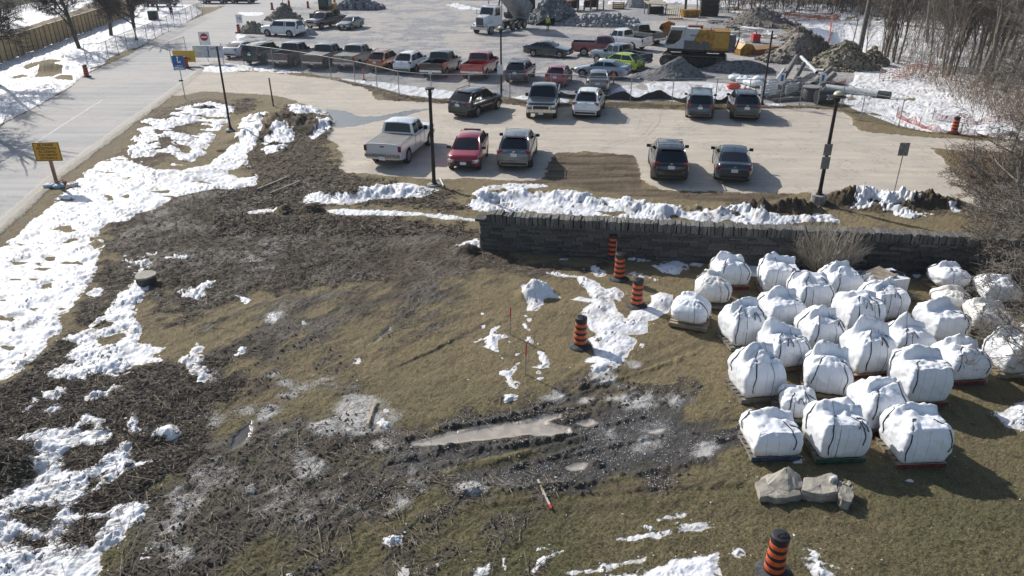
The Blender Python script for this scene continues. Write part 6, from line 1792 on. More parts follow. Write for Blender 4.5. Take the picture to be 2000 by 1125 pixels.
FEN = [(437, 124), (477, 126), (535, 136), (592, 143), (647, 155), (694, 163), (737, 174), (780, 187), (843, 192), (917, 194), (996, 193), (1075, 196), (1150, 198), (1231, 199), (1312, 203), (1396, 204), (1460, 205), (1522, 206), (1561, 207), (1595, 209), (1642, 213), (1680, 235), (1754, 250)]
chain_fence("chain_link_fence", "long galvanised chain-link fence between the lot and the building site", FEN, 1.78, 'pts')
chain_fence("temporary_fence", "temporary mesh fence along the verge across the road", [(172, 129), (205, 124), (250, 100), (292, 82), (340, 57), (397, 30)], 1.8, 3.0, .2, .006)
chain_fence("gate_panel", "open mesh gate panel with frame behind the amber banner", [(336, 124), (366, 112)], 1.9, 'pts', .15, .005)
chain_fence("far_fence", "thin mesh fence across the snow behind the black pickup on the lane", [(262, 24), (330, 22), (400, 24)], 1.6, 3.5, .25, .006)
# silt fence along the foot of the chain-link
b = MB(); pts = [(1062, 192), (1110, 192), (1160, 194), (1200, 194), (1240, 196), (1290, 192), (1340, 202), (1400, 202), (1440, 196), (1490, 201)]
P = [GP(*p) for p in pts]; Q = []
for i in range(len(P) - 1): Q += [P[i].lerp(P[i + 1], t / 6) for t in range(6)]
vs = []
for i, q in enumerate(Q):
    hgt = .42 + .18 * math.sin(i * .7) + rnd.uniform(-.05, .05)
    vs += [(q.x, q.y + .06 * math.sin(i), q.z - .05), (q.x, q.y + .06 * math.sin(i) + .05, q.z + hgt), (q.x, q.y + .06 * math.sin(i) + .07, q.z + hgt), (q.x, q.y + .06 * math.sin(i) + .03, q.z - .05)]
b.add(vs, [(4 * i + j, 4 * i + (j + 1) % 4, 4 * i + 4 + (j + 1) % 4, 4 * i + 4 + j) for i in range(len(Q) - 1) for j in range(4)])
b.build("silt_fence", mat("black_fabric", (.02, .02, .022), .8, var=.4), label="low sagging black silt fabric along the foot of the chain-link fence", cat="silt fence")

# ---- board fence across the road
BRD = mat("fence_board", (.50, .36, .19), .85, var=.3, nscale=2.5, color2=(.36, .26, .145), bump=.3, bscale=12, rand=.18)
A_, B_ = Vector((*G(-140, 178), 0)), Vector((*G(256, 30), 0))
d = (B_ - A_).normalized(); L = (B_ - A_).length
o = thing("board_fence", "long tan plywood board fence with pale capping across the road", "fence", A_, math.atan2(d.y, d.x))
bw = .62
bm_ = MB().box((0, 0, 1.02), (bw - .02, .03, 2.04)).mesh("board", BRD)
pm_ = MB().box((0, 0, 1.0), (.07, .05, 2.05)).mesh("batten", mat("fence_batten", (.20, .14, .075), .85, var=.3))
for i in range(int(L / bw)):
    c = link("board", bm_, o, (bw * (i + .5), rnd.uniform(-.008, .008), hz(*(A_ + d * bw * i).xy) + rnd.uniform(-.03, .03)))
    if i % 2: link("batten", pm_, o, (bw * i, -.045, hz(*(A_ + d * bw * i).xy)))
MB().box((L / 2, 0, 2.10), (L, .12, .05)).build("capping", mat("snowy_cap", (.62, .60, .56), .7, var=.5, nscale=1.5, color2=(.28, .22, .14)), o)
# pale picket house side beyond it
p = GP(8, 62)

# ---- posts, laths, boards, stones on the lawn
LATH = mat("lath_wood", (.48, .40, .28), .8, var=.2)
PINK = mat("marker_paint", (.62, .03, .06), .6, var=.1)
for px, py, pt, rx, lab in [(997, 653, 600, 0, "thin survey lath with red top nearer the wall"), (1026, 731, 671, .02, "thin survey lath with red top nearer the milky puddle")]:
    p = GP(px, py); H = height_at(p.y, pt) - p.z
    o = thing("survey_stake", lab, "stake", p, rot=(0, rx, .2), group="survey stakes on the lawn")
    MB().box((0, 0, H * .3), (.035, .012, H * .6 + .1)).build("lath", LATH, o)
    MB().box((0, 0, H * .8), (.037, .014, H * .4)).build("red_top", PINK, o)
p = GP(1201, 513)
o = thing("leaning_lath", "pale lath leaning upright between the two barrels by the wall", "lath", p, rot=(.05, .02, 0)); MB().box((0, 0, .42), (.035, .012, .9)).build("lath", LATH, o)
def lying(name, a, b_, w, t, m, label, cat, tip=None, lift=.075):
    A_, B_ = GP(*a, lift), GP(*b_, lift)
    d = B_ - A_
    o = thing(name, label, cat, A_, rot=d.to_track_quat('X', 'Z').to_euler())
    MB().box((d.length / 2, 0, 0), (d.length, w, t)).build("wood", m, o)
    if tip: MB().box((d.length - .05, 0, 0), (.12, w * 1.05, t * 1.05)).build("red_tip", tip, o)
lying("fallen_lath", (1050, 940), (1076, 997), .045, .02, mat("lath_pale", (.58, .50, .40), .8, var=.3), "pale lath with red tip lying on the lawn below the track", "lath", PINK)
lying("loose_board", (734, 783), (718, 832), .06, .03, LATH, "short tan board lying on the frosty mud patch", "board")
lying("loose_board", (561, 348), (503, 369), .11, .06, mat("grey_timber", (.26, .24, .20), .85, var=.3), "grey timber on the mulch nearer the road", "timber")
lying("loose_board", (586, 358), (528, 381), .09, .05, mat("grey_timber", (.26, .24, .20)), "grey timber on the mulch nearer the silver pickup", "timber")
lying("white_marker_pole", (859, 351), (866, 366), .06, .06, WHT, "short white pole lying at the foot of the headless lamp post", "pole")

ROCK = mat("flat_rock", (.33, .30, .25), .85, var=.4, nscale=3, color2=(.20, .185, .16), bump=.8, bscale=9)
ROCKL = mat("flat_rock_buff", (.36, .33, .275), .85, var=.35, nscale=2.5, color2=(.25, .23, .19), bump=.7, bscale=11)
def weather(bm, seed, amp=.05):
    bmesh.ops.triangulate(bm, faces=[f for f in bm.faces if len(f.verts) > 4])
    bmesh.ops.subdivide_edges(bm, edges=list(bm.edges), cuts=3, use_grid_fill=True)
    bm.normal_update()
    for v in bm.verts:
        a = np.array([v.co.x * 1.3 + v.co.z * .7 + seed]); b_ = np.array([v.co.y * 1.3 + v.co.z * 1.9])
        k = float(fbm(a, b_, .22, 4, seed)[0]) * amp * 1.6 + (round(float(fbm(a, b_, .6, 2, seed + 4)[0]) * 5) / 5) * amp
        v.co += v.normal * k
def slab(poly_px, z0, z1, name, label, m, group=None, tilt=0.0, seed=0):
    """a thick stone with a traced plan (photo points taken on its own top level)"""
    P = [Vector((*G(px, py, z1), 0)) for px, py in poly_px]
    c = sum(P, Vector()) / len(P)
    r = random.Random(seed)
    bm = bmesh.new()
    lv = []
    for k, (z, sc) in enumerate(((z0, .96), ((z0 + z1) / 2, 1.02), (z1 - .02, 1.0), (z1, .94))):
        lv.append([bm.verts.new(((p.x - c.x) * sc * r.uniform(.97, 1.03), (p.y - c.y) * sc * r.uniform(.97, 1.03), z + tilt * (p.x - c.x) * (k > 1) + r.uniform(-.02, .02) * (k > 1))) for p in P])
    n = len(P)
    for a, b_ in zip(lv, lv[1:]):
        for i in range(n):
            bm.faces.new((a[i], a[(i + 1) % n], b_[(i + 1) % n], b_[i]))
    cc = bm.verts.new((0, 0, z1 + .015))
    for i in range(n):
        bm.faces.new((lv[-1][i], lv[-1][(i + 1) % n], cc))
    weather(bm, seed); me = bpy.data.meshes.new(name); bm.to_mesh(me); bm.free(); me.materials.append(m)
    g = hz(c.x, c.y)
    return link(name, me, None, (c.x, c.y, g), label=label, cat="rock", group=group)
K = lambda pts: reg(1400, 880, 4.592, pts)
slab(K([(340, 280), (450, 225), (580, 235), (720, 300), (760, 400), (640, 430), (540, 440), (460, 410), (385, 420)]), 0, .17, "flat_rock", "grey flat rock at the low end of the rock group on the lawn", ROCK, "flat rocks by the bulk bags", .0, 1)
slab(K([(780, 240), (900, 225), (1030, 205), (1080, 230), (1090, 380), (960, 390), (850, 380), (760, 350)]), 0, .27, "flat_rock", "buff square topped slab in the rock group on the lawn", ROCKL, "flat rocks by the bulk bags", .0, 2)
slab(K([(1085, 280), (1150, 260), (1215, 300), (1240, 400), (1200, 460), (1120, 450), (1090, 400)]), 0, .26, "flat_rock", "dark narrow rock at the shaded end of the rock group", ROCK, "flat rocks by the bulk bags", -.1, 3)
slab(K([(1140, 262), (1190, 265), (1215, 290), (1190, 310), (1140, 290)]), .27, .30, "stone_flake", "pale thin stone flake lying on the dark narrow rock", ROCKL, None, 0, 6)
slab(K([(1015, 235), (1060, 220), (1080, 245), (1050, 275), (1020, 262)]), .28, .36, "small_stone", "small white stone on the buff slab", mat("white_stone", (.68, .66, .66), .7), None, 0, 7)
# the peaked rock between the slabs
p = Vector((*G(1400 + 650 / 4.592, 880 + 400 / 4.592), 0))
b = MB()
ring = [(-.62, -.22, 0), (-.1, -.38, 0), (.42, -.26, 0), (.46, .2, 0), (.1, .42, 0), (-.5, .3, 0)]
mid = [(-.52, -.12, .22), (-.08, -.30, .27), (.34, -.16, .30), (.30, .14, .34), (.02, .30, .42), (-.36, .22, .26)]
mid = [(x, y, z * .72) for x, y, z in mid]
b.add(ring + mid + [(.05, .22, .44), (-.04, .16, .42)], [(i, (i + 1) % 6, 6 + (i + 1) % 6, 6 + i) for i in range(6)] + [(6, 7, 13), (7, 8, 12, 13), (8, 9, 12), (9, 10, 12), (10, 11, 13, 12), (11, 6, 13)])
me = b.mesh("peaked_rock", ROCKL); bm = bmesh.new(); bm.from_mesh(me); weather(bm, 12, .06); bm.to_mesh(me); bm.free()
link("peaked_rock", me, None, (p.x, p.y + .2, hz(p.x, p.y)), label="pointed buff rock standing between the flat slabs", cat="rock", group="flat rocks by the bulk bags")
# round stone cap of the drain by the mud
p = GP(287, 553)
o = thing("stone_drain", "round dark drain ring with a flat tan stone lid in the mud", "drain", p)
MB().lathe([(.30, -.05), (.34, .10), (.33, .26)], 18).build("ring", mat("dark_concrete", (.085, .085, .075), .9, var=.3), o, True)
b = MB().lathe([(.34, .26), (.37, .29), (.35, .33), (.0, .335)], 13); b.v = [(x * (1 + .08 * math.sin(3 * x + 5 * y)), y * (1 + .08 * math.cos(4 * x)), z) for x, y, z in b.v]
b.build("stone_lid", ROCKL, o)
# green utility box across the road
p = GP(301, 39)
o = thing("utility_box", "dark green utility box with a pale top on the snow across the road", "utility box", p, .2)
MB().box((0, 0, .55), (1.15, 1.0, 1.1)).build("cabinet", mat("box_green", (.015, .04, .035), .5, var=.2), o)
MB().box((0, 0, 1.13), (1.22, 1.08, .07)).build("lid", mat("box_lid", (.20, .24, .22), .5), o)
for s_ in (-.28, .28): MB().box((s_, -.505, .55), (.5, .02, .9)).build("door", mat("box_door", (.02, .05, .042), .5), o)
# ------------------------------------------------------------------ heaps of stone and earth
def rock_mat(name, c, c2):
    n = N(name)
    oi = n.new("ShaderNodeObjectInfo")
    vo = n.new("ShaderNodeTexVoronoi"); vo.inputs['Scale'].default_value = 3.2; n.link(n.coord(), vo.inputs['Vector'])
    f = n.math('ADD', n.math('MULTIPLY', vo.outputs['Distance'], .7), n.math('MULTIPLY', n.noise(6, 4, .6), .6))
    n.link(n.mix(n.ramp(f, .30, .75), c, c2), n.b.inputs['Base Color'])
    n.b.inputs['Roughness'].default_value = .9
    n.link(n.bump(f, 1.0, .12), n.b.inputs['Normal'])
    return n.m
RK = {'dark': rock_mat("rubble_dark", (.055, .058, .065), (.24, .245, .255)), 'grey': rock_mat("rubble_grey", (.15, .152, .158), (.36, .36, .36)), 'earth': rock_mat("earth_heap", (.075, .065, .055), (.22, .195, .165)),
      'gravel': rock_mat("gravel_heap", (.045, .047, .05), (.16, .16, .162)), 'chips': rock_mat("wood_chip_heap", (.055, .05, .035), (.30, .27, .20)), 'sand': rock_mat("pale_heap", (.22, .21, .20), (.38, .37, .35))}
def heap(name, label, cx, cy, wpx, h, ratio, kind, seed, stones=0, ssize=.3, rot=0.0, cat="heap", rough=.25, snow=False):
    """cx, cy: centre of its foot in the photo, wpx: its width there, h: height in metres, ratio: depth to width"""
    s_ = scale_at(cy)
    w = wpx / s_ / 2
    d = w * ratio
    x0, y0 = G(cx, cy)
    r = random.Random(seed)
    n = 34
    g = np.linspace(-1.05, 1.05, n)
    A_, B_ = np.meshgrid(g, g)
    rr = np.sqrt(A_ ** 2 + B_ ** 2)
    wx, wy = A_ * w, B_ * d
    rq = rr * (1 + .8 * fbm(A_, B_, .9, 3, seed))
    base = np.where(rq < 1, .55 * (1 - rq ** 1.5) + .45 * (1 - smooth(rq)), -.05)
    zz = h * (base * (1 + 1.1 * fbm(A_, B_, .8, 3, seed + 1)) + rough * .5 * base ** .5 * fbm(wx, wy, .9, 3, seed + 2).clip(-.5, .5) * (base > 0))
    zz = np.where(base <= 0, -.25, zz)
    ca_, sa_ = math.cos(rot), math.sin(rot)
    V = np.stack([wx * ca_ - wy * sa_, wx * sa_ + wy * ca_, zz], -1).reshape(-1, 3)
    F = [(i * n + j, i * n + j + 1, i * n + n + j + 1, i * n + n + j) for i in range(n - 1) for j in range(n - 1) if max(zz[i, j], zz[i, j + 1], zz[i + 1, j], zz[i + 1, j + 1]) > -.24]
    me = bpy.data.meshes.new(name); me.from_pydata([tuple(v) for v in V], [], F); me.materials.append(RK[kind])
    me.polygons.foreach_set('use_smooth', [True] * len(F))
    o = link(name, me, None, (x0, y0, hz(x0, y0) if YS[-1] > y0 else 0), label=label, cat=cat)
    if stones:
        b = MB()
        proto = [rock_mesh(seed + 50 + k, (1, .8, .7)) for k in range(3)]
        PV_ = [[v.co.copy() for v in p.vertices] for p in proto]; PF = [[tuple(f.vertices) for f in p.polygons] for p in proto]
        for k in range(stones):
            a, q = r.uniform(0, 6.28), r.random() ** .6 * 1.08
            u, v = math.cos(a) * q, math.sin(a) * q
            i, j = int(min(max((v + 1.05) / 2.1 * (n - 1), 0), n - 1)), int(min(max((u + 1.05) / 2.1 * (n - 1), 0), n - 1))
            z = max(zz[i, j], -.02)
            s1 = ssize * r.uniform(.4, 1.3)
            R_ = Euler((r.uniform(0, 3), r.uniform(0, 3), r.uniform(0, 3))).to_matrix()
            x, y = u * w, v * d
            c = Vector((x * ca_ - y * sa_, x * sa_ + y * ca_, z + s1 * .2))
            m_ = k % 3
            b.add([c + R_ @ (p * s1) for p in PV_[m_]], PF[m_])
        b.build("rubble", RK[kind], o, kind='stuff')
    return o
heap("rock_heap", "tall dark blasted rock heap behind the worker", 1078, 44, 108, 3.3, .8, 'dark', 1, 420, .62, rough=.5)
heap("rock_heap", "long low rubble heap behind the row of yard pickups", 1170, 49, 155, 1.3, .42, 'grey', 2, 520, .5, rough=.5)
heap("earth_heap", "grey brown earth heap with barrels on it by the far junction", 555, 38, 72, 1.9, .9, 'earth', 3, 60, .35)
heap("earth_heap", "low earth heap beside the speed sign", 495, 64, 66, 1.1, .6, 'earth', 4, 60, .25)
heap("gravel_heap", "small pale gravel heap behind the white wagon", 600, 68, 44, 1.0, .8, 'sand', 5, 0)
heap("rubble_heap", "dark rubble heap right of the loader with pale boulders", 697, 18, 96, 1.3, .5, 'dark', 6, 160, .8, rough=.5)
heap("gravel_heap", "dark gravel heap in front of the excavator track", 1325, 151, 150, 1.25, .5, 'gravel', 7, 0)
heap("gravel_heap", "low gravel tongue under the steel blue pickup's tail", 1272, 148, 80, .6, .6, 'gravel', 8, 0)
heap("gravel_heap", "smooth grey gravel heap between excavator and bare mast", 1440, 138, 130, 1.2, .7, 'gravel', 9, 0)
heap("earth_heap", "big grey earth heap behind the plastic pipe heap", 1560, 118, 150, 2.6, .75, 'earth', 10, 160, .4, rough=.5)
heap("wood_chip_heap", "ragged brown heap of grubbed brush at the foot of the utility pole", 1648, 132, 125, 2.0, .8, 'chips', 11, 500, .32, rough=.6)
heap("wood_chip_heap", "brushy heap running towards the thicket", 1702, 128, 60, 1.1, .8, 'chips', 12, 160, .3, rough=.6)
heap("earth_berm", "long grey spoil berm curving up towards the woods", 1480, 50, 165, 1.9, .42, 'earth', 13, 120, .4, rot=-.5)
heap("earth_berm", "end of the spoil berm next to the blue tarpaulin", 1555, 78, 90, 1.6, .6, 'earth', 14, 40, .3)
heap("stock_heap", "steep grey stockpile beyond the brown plant", 1248, 14, 56, 3.4, .7, 'grey', 15, 0)
heap("stock_heap", "broad dark stockpile behind the tipped truck bed", 905, -4, 230, 4.4, .3, 'gravel', 16, 0)

# ------------------------------------------------------------------ dump truck
YEL = mat("plant_yellow", (.42, .22, .03), .5, .1, var=.35, nscale=2.5)
STEEL = mat("grey_steel", (.22, .225, .23), .55, .5, var=.35)
DSTEEL = mat("dark_steel", (.045, .045, .047), .6, .4, var=.4)
RUST = mat("rusty_red", (.26, .085, .045), .8, .1, var=.4)
r_, f_ = Vector(G(1010, 54)), Vector(G(946, 66))
d = (f_ - r_).normalized()
c = (r_ + f_) / 2
tr = thing("dump_truck", "white highway dump truck with its grey box tipped up", "dump truck", (c.x, c.y, hz(c.x, c.y)), math.atan2(d.y, d.x))
WP_ = paint("truck_white", (.74, .76, .78), .35, 0, .3)
b = MB(); b.box((0, 0, .95), (8.6, .9, .28)); b.build("chassis", DSTEEL, tr)
b = MB()
b.prism([(4.35, .95), (4.45, 1.55), (4.3, 1.95), (3.1, 2.15), (3.1, .95)], -.62, .62, axis='y'); hood = b.build("hood", WP_, tr)
MB().box((4.46, 0, 1.45), (.06, 1.0, .80)).build("grille", mat("grille_grey", (.10, .10, .105), .4, .6), tr)
b = MB()
b.prism([(3.1, .9), (3.15, 2.1), (2.75, 2.95), (1.45, 3.0), (1.40, .9)], -1.02, 1.02, axis='y'); b.build("cab", WP_, tr)
gl = MB(); gl.add([(3.185, -.9, 2.1), (3.185, .9, 2.1), (2.82, .86, 2.88), (2.82, -.86, 2.88)], [(0, 1, 2, 3)]); gl.build("windshield", GLASS, tr)
for s_ in (1, -1):
    w = MB(); w.add([(2.95, s_ * 1.03, 2.0), (2.66, s_ * 1.03, 2.8), (1.75, s_ * 1.03, 2.8), (1.75, s_ * 1.03, 2.0)], [(0, 1, 2, 3)]); w.build("side_window", GLASS, tr)
    fd = MB()
    pts = [(3.7 + .78 * math.cos(a), .55 + .72 * math.sin(a)) for a in np.linspace(0, math.pi, 9)]
    fd.prism([(x, z) for x, z in pts] + [(2.95, .55), (3.1, .95), (4.3, .95)], s_ * .62, s_ * 1.22, axis='y'); fd.build("fender", WP_, tr)
    MB().box((4.42, s_ * .85, 1.08), (.1, .26, .2)).build("headlight", LAMP_W, tr)
    MB().tube((1.25, s_ * .95, .9), (1.25, s_ * .95, 3.5), .07, n=8).build("exhaust_stack", CHROME, tr)
    MB().box((3.2, s_ * 1.28, 2.35), (.06, .14, .55)).build("mirror", CHROME, tr)
    MB().tube((.9, s_ * .8, .75), (2.2, s_ * .8, .75), .3, n=12).build("fuel_tank", CHROME, tr)
MB().box((4.6, 0, .72), (.18, 2.35, .34)).build("bumper", CHROME, tr)
MB().box((1.95, 0, 3.08), (.3, 1.7, .12)).build("sun_visor", WP_, tr)
wm, rm = wheel_mesh(.53, .30)
for x in (3.7, -1.0, -2.3, -3.6):
    for s_ in (1, -1):
        w = link("wheel", wm, tr, (x, s_ * 1.0, .53)); w.rotation_euler = (0, 0, math.pi if s_ > 0 else 0)
        link("rim", rm, w, (0, -.12, 0))
# box hinged at the rear, tipped about 38 degrees
R_ = Matrix.Rotation(math.radians(-37), 3, 'Y')
hinge = Vector((-4.3, 0, 1.25))
def tb(b, c, s): return b.box(hinge + R_ @ Vector(c), s, R_)
BOXM = mat("tipper_grey", (.30, .33, .36), .5, .3, var=.3, nscale=1.5, color2=(.22, .24, .255))
tb(MB(), (2.9, 0, .05), (5.8, 2.3, .12)).build("box_floor", BOXM, tr)
for s_ in (1, -1):
    tb(MB(), (2.9, s_ * 1.18, .80), (5.8, .07, 1.5)).build("box_side", BOXM, tr)
    for k in range(6): tb(MB(), (.4 + k * 1.0, s_ * 1.24, .80), (.09, .06, 1.45)).build("side_rib", BOXM, tr)
    tb(MB(), (2.9, s_ * 1.22, 1.56), (5.8, .14, .1)).build("top_rail", BOXM, tr)
tb(MB(), (5.8, 0, .95), (.07, 2.4, 1.8)).build("headboard", mat("tipper_blue_grey", (.34, .41, .48), .4, .3), tr)
for y_ in (-.75, -.25, .25, .75): tb(MB(), (5.86, y_, .95), (.06, .09, 1.8)).build("headboard_rib", BOXM, tr)
MB().tube((1.1, 0, 1.0), hinge + R_ @ Vector((5.7, 0, .9)), .13, .08, 10).build("lift_ram", STEEL, tr)
MB().box((-4.35, 0, 1.5), (.08, 2.35, 1.3), Euler((0, .08, 0)).to_matrix()).build("tailgate", BOXM, tr)

# ------------------------------------------------------------------ orange plant behind the truck: screener with conveyor
p = Vector((*G(1010, 34), 0))
o = thing("crushing_plant", "brown and ochre crushing plant behind the dump truck", "crusher", p, .1)
MB().box((0, 0, 2.1), (3.0, 2.4, 1.5)).build("hopper", mat("plant_brown", (.26, .12, .04), .6, var=.4), o)
MB().box((0, 0, 3.2), (3.2, 2.6, .8), taper=1.15).build("hopper_rim", YEL, o)
MB().box((1.9, 0, 1.4), (1.0, 2.0, 2.6)).build("engine_housing", DSTEEL, o)
for x_ in (-1.2, 1.2):
    for y_ in (-1, 1): MB().box((x_, y_, .7), (.18, .18, 1.4)).build("leg", DSTEEL, o)
for y_ in (-1.0, 1.0): MB().box((0, y_, .3), (3.6, .5, .6)).build("crawler", DSTEEL, o)
p = Vector((*G(1050, 33), 0))
o = thing("conveyor", "pale sloping chute conveyor dropping onto the dark rock heap", "conveyor", p, .0)
R2_ = Euler((0, math.radians(24), math.radians(-15))).to_matrix()
MB().box((0, 0, 2.7), (7.5, 2.0, .15), R2_).build("belt", mat("belt_dusty", (.42, .39, .35), .8, var=.2), o)
for s_ in (1, -1): MB().box(Vector((0, 0, 2.8)) + R2_ @ Vector((0, s_ * 1.0, .2)), (7.5, .08, .4), R2_).build("side_rail", mat("rail_white", (.60, .60, .60), .6), o)
MB().tube((-2.4, -.8, 0), (-2.4, -.8, 3.4), .07, n=6).build("leg", WHT, o); MB().tube((-2.4, .8, 0), (-2.4, .8, 3.4), .07, n=6).build("leg", WHT, o)

# ------------------------------------------------------------------ excavator
l_, r_ = Vector(G(1296, 129)), Vector(G(1408, 134))
d = (r_ - l_).normalized(); nrm = Vector((-d.y, d.x))
L = (r_ - l_).length + .8
c = (l_ + r_) / 2 + nrm * 1.35
ex = thing("excavator", "large yellow and white tracked excavator without its boom in front of the gravel heap", "excavator", (c.x, c.y, hz(c.x, c.y)), math.atan2(d.y, d.x))
TRK = mat("track_steel", (.05, .048, .045), .75, .3, var=.5, color2=(.15, .135, .115))
for s_ in (-1, 1):
    y_ = s_ * 1.35
    Rr = .52; hl = L / 2 - Rr
    out = [(hl + Rr * math.sin(a), Rr + Rr * math.cos(a)) for a in np.linspace(0, math.pi, 9)] + [(-hl - Rr * math.sin(a), Rr - Rr * math.cos(a)) for a in np.linspace(0, math.pi, 9)]
    tb_ = MB(); n = len(out)
    inn = [(x * .97, Rr + (z - Rr) * .84) for x, z in out]
    vs = [(x, y_ - .3, z) for x, z in out] + [(x, y_ + .3, z) for x, z in out] + [(x, y_ - .3, z) for x, z in inn] + [(x, y_ + .3, z) for x, z in inn]
    fs = []
    for i in range(n):
        j = (i + 1) % n
        fs += [(i, j, n + j, n + i), (2 * n + i, 3 * n + i, 3 * n + j, 2 * n + j), (i, 2 * n + i, 2 * n + j, j), (n + i, n + j, 3 * n + j, 3 * n + i)]
    tb_.add(vs, fs); trk = tb_.build("track", TRK, ex)
    gb = MB()
    for k in range(int(2 * hl / .2)):
        for z in (0.0, 2 * Rr): gb.box((-hl + .1 + k * .2, y_, z + (.012 if z else .0)), (.05, .58, .05))
    gb.build("grousers", TRK, trk, kind='stuff')
    MB().box((0, y_, Rr), (2 * hl, .34, .62)).build("track_frame", DSTEEL, ex)
    for x_ in (-hl, hl):
        w = MB(); w.tube((x_, y_ - .33, Rr), (x_, y_ + .33, Rr), .40, n=18); w.build("sprocket", TRK, ex)
        w = MB(); w.tube((x_, y_ - .36, Rr), (x_, y_ + .36, Rr), .17, n=12); w.build("hub", STEEL, ex)
    for k in range(6): MB().tube((-hl + .7 + k * (2 * hl - 1.4) / 5, y_ - .28, .17), (-hl + .7 + k * (2 * hl - 1.4) / 5, y_ + .28, .17), .13, n=8).build("roller", DSTEEL, ex)
MB().box((0, 0, .95), (2.2, 2.2, .5)).build("undercarriage", DSTEEL, ex)
MB().lathe([(.9, 1.2), (.9, 1.4)], 20).build("slew_ring", DSTEEL, ex)
MB().box((.35, 0, 1.48), (5.4, 2.9, .2)).build("deck", DSTEEL, ex)
CABW = mat("cab_pale_grey", (.50, .53, .54), .45, .1, var=.15)
cb = MB().prism([(-2.55, 1.6), (-2.6, 2.0), (-2.2, 3.25), (-2.0, 3.35), (-.95, 3.35), (-.85, 1.6)], -1.5, -.55, axis='y'); cb.build("cab", CABW, ex)
MB().box((-1.55, -1.02, 3.39), (1.3, 1.0, .07)).build("cab_roof", mat("roof_white", (.66, .68, .68), .5), ex)
w = MB(); w.add([(-2.45, -1.512, 1.85), (-2.48, -1.512, 2.05), (-2.12, -1.512, 3.15), (-1.1, -1.512, 3.15), (-1.25, -1.512, 2.4), (-1.75, -1.512, 2.0)], [(0, 1, 2, 3, 4, 5)]); w.build("door_window", GLASS, ex)
w = MB(); w.add([(-2.63, -1.42, 1.9), (-2.24, -1.42, 3.2), (-2.24, -.63, 3.2), (-2.63, -.63, 1.9)], [(0, 1, 2, 3)]); w.build("windshield", GLASS, ex)
MB().box((-.25, -.85, 2.65), (1.3, 1.25, 1.3)).build("side_housing_white", CABW, ex)
MB().box((-.05, -1.482, 2.75), (.75, .012, .14)).build("maker_panel", mat("decal_blue_grey", (.16, .22, .32), .5), ex)
pr = MB().prism([(-.2, 2.1), (.35, 3.25), (1.3, 3.25), (1.3, 2.1)], -1.52, -.5, axis='y'); pr.build("yellow_panel", YEL, ex)
MB().box((.2, -1.25, 1.95), (2.2, .5, .75)).build("grey_lockers", STEEL, ex)
for k in range(3): MB().box((-.55 + k * .75, -1.515, 1.95), (.66, .03, .62)).build("locker_door", mat("locker_mesh", (.13, .135, .14), .6, .3), ex)
MB().box((2.15, -.1, 2.35), (1.7, 2.8, 1.6)).build("engine_cover", YEL, ex)
MB().box((2.3, -1.515, 2.4), (1.3, .03, 1.3)).build("engine_door", mat("door_ochre", (.48, .27, .035), .5, var=.2), ex)
MB().box((1.3, -.9, 2.5), (.06, 1.1, 1.8)).build("grey_frame", STEEL, ex)
MB().box((.4, .55, 2.6), (3.4, 1.3, 1.0)).build("machine_body", YEL, ex)
MB().box((-.1, .2, 3.25), (1.3, .8, .35)).build("top_cover", RUST, ex)
MB().box((3.25, -.2, 2.0), (.6, 2.6, 1.2)).build("counterweight", mat("counterweight_grey", (.12, .12, .12), .6, var=.3), ex)
kb = MB().prism([(-3.35, 3.05), (-3.2, 3.45), (-2.6, 3.7), (-2.0, 3.55), (-1.9, 2.7), (-2.5, 2.35), (-2.9, 2.75)], .05, .75, axis='y'); kb.build("boom_stub", mat("boom_orange", (.40, .15, .03), .6, var=.35), ex)
MB().tube((-3.15, -.05, 3.15), (-3.15, .85, 3.15), .17, n=12).build("boom_pin", DSTEEL, ex)
hb_ = MB()
for k in range(5): hb_.path([(3.3, -.8 + k * .3, 3.2), (3.7, -.8 + k * .3, 3.3), (3.8, -.75 + k * .3, 2.4), (3.6, -.8 + k * .3, 1.6)], .045, 5)
hb_.build("hydraulic_hoses", DSTEEL, ex, kind='stuff')
for y_ in (-1.3, 1.3): MB().path([(.0, y_, 3.25), (.0, y_, 3.9), (2.8, y_, 3.9), (2.8, y_, 3.2)], .025, 5).build("handrail", STEEL, ex)

# ------------------------------------------------------------------ wheel loader / grader behind the grey sedan
p = Vector((*G(640, 41), 0))
o = thing("wheel_loader", "small yellow wheel loader with a tall glazed cab behind the black and white pickup", "loader", p, math.radians(-100))
MB().box((0, 0, 1.15), (3.6, 1.5, .7)).build("frame", YEL, o)
MB().box((-1.3, 0, 1.7), (1.5, 1.4, .9)).build("engine_cover", YEL, o)
MB().box((.25, 0, 2.35), (1.4, 1.35, 1.7)).build("cab", DSTEEL, o)
for x_, y_, sx, sy in ((.96, 0, .02, 1.15), (-.46, 0, .02, 1.15), (.25, .69, 1.2, .02), (.25, -.69, 1.2, .02)): MB().box((x_, y_, 2.5), (sx, sy, 1.1)).build("cab_window", mat("cab_glass_green", (.05, .085, .075), .1), o)
MB().box((.25, 0, 3.25), (1.6, 1.55, .14)).build("cab_roof", CABW, o)
wm2, rm2 = wheel_mesh(.68, .45)
for x_ in (1.3, -1.2):
    for s_ in (1, -1):
        w = link("wheel", wm2, o, (x_, s_ * .95, .68)); w.rotation_euler = (0, 0, math.pi if s_ > 0 else 0); link("rim", rm2, w, (0, -.16, 0))
for s_ in (1, -1): MB().box((2.0, s_ * .45, 1.0), (1.7, .16, .28), Euler((0, .25, 0)).to_matrix()).build("lift_arm", YEL, o)
MB().prism([(2.6, .15), (3.4, .15), (3.2, .35), (2.9, .55), (2.8, 1.2), (2.6, 1.2)], -1.25, 1.25, axis='y').build("bucket", mat("bucket_steel", (.10, .095, .085), .7, var=.4), o)

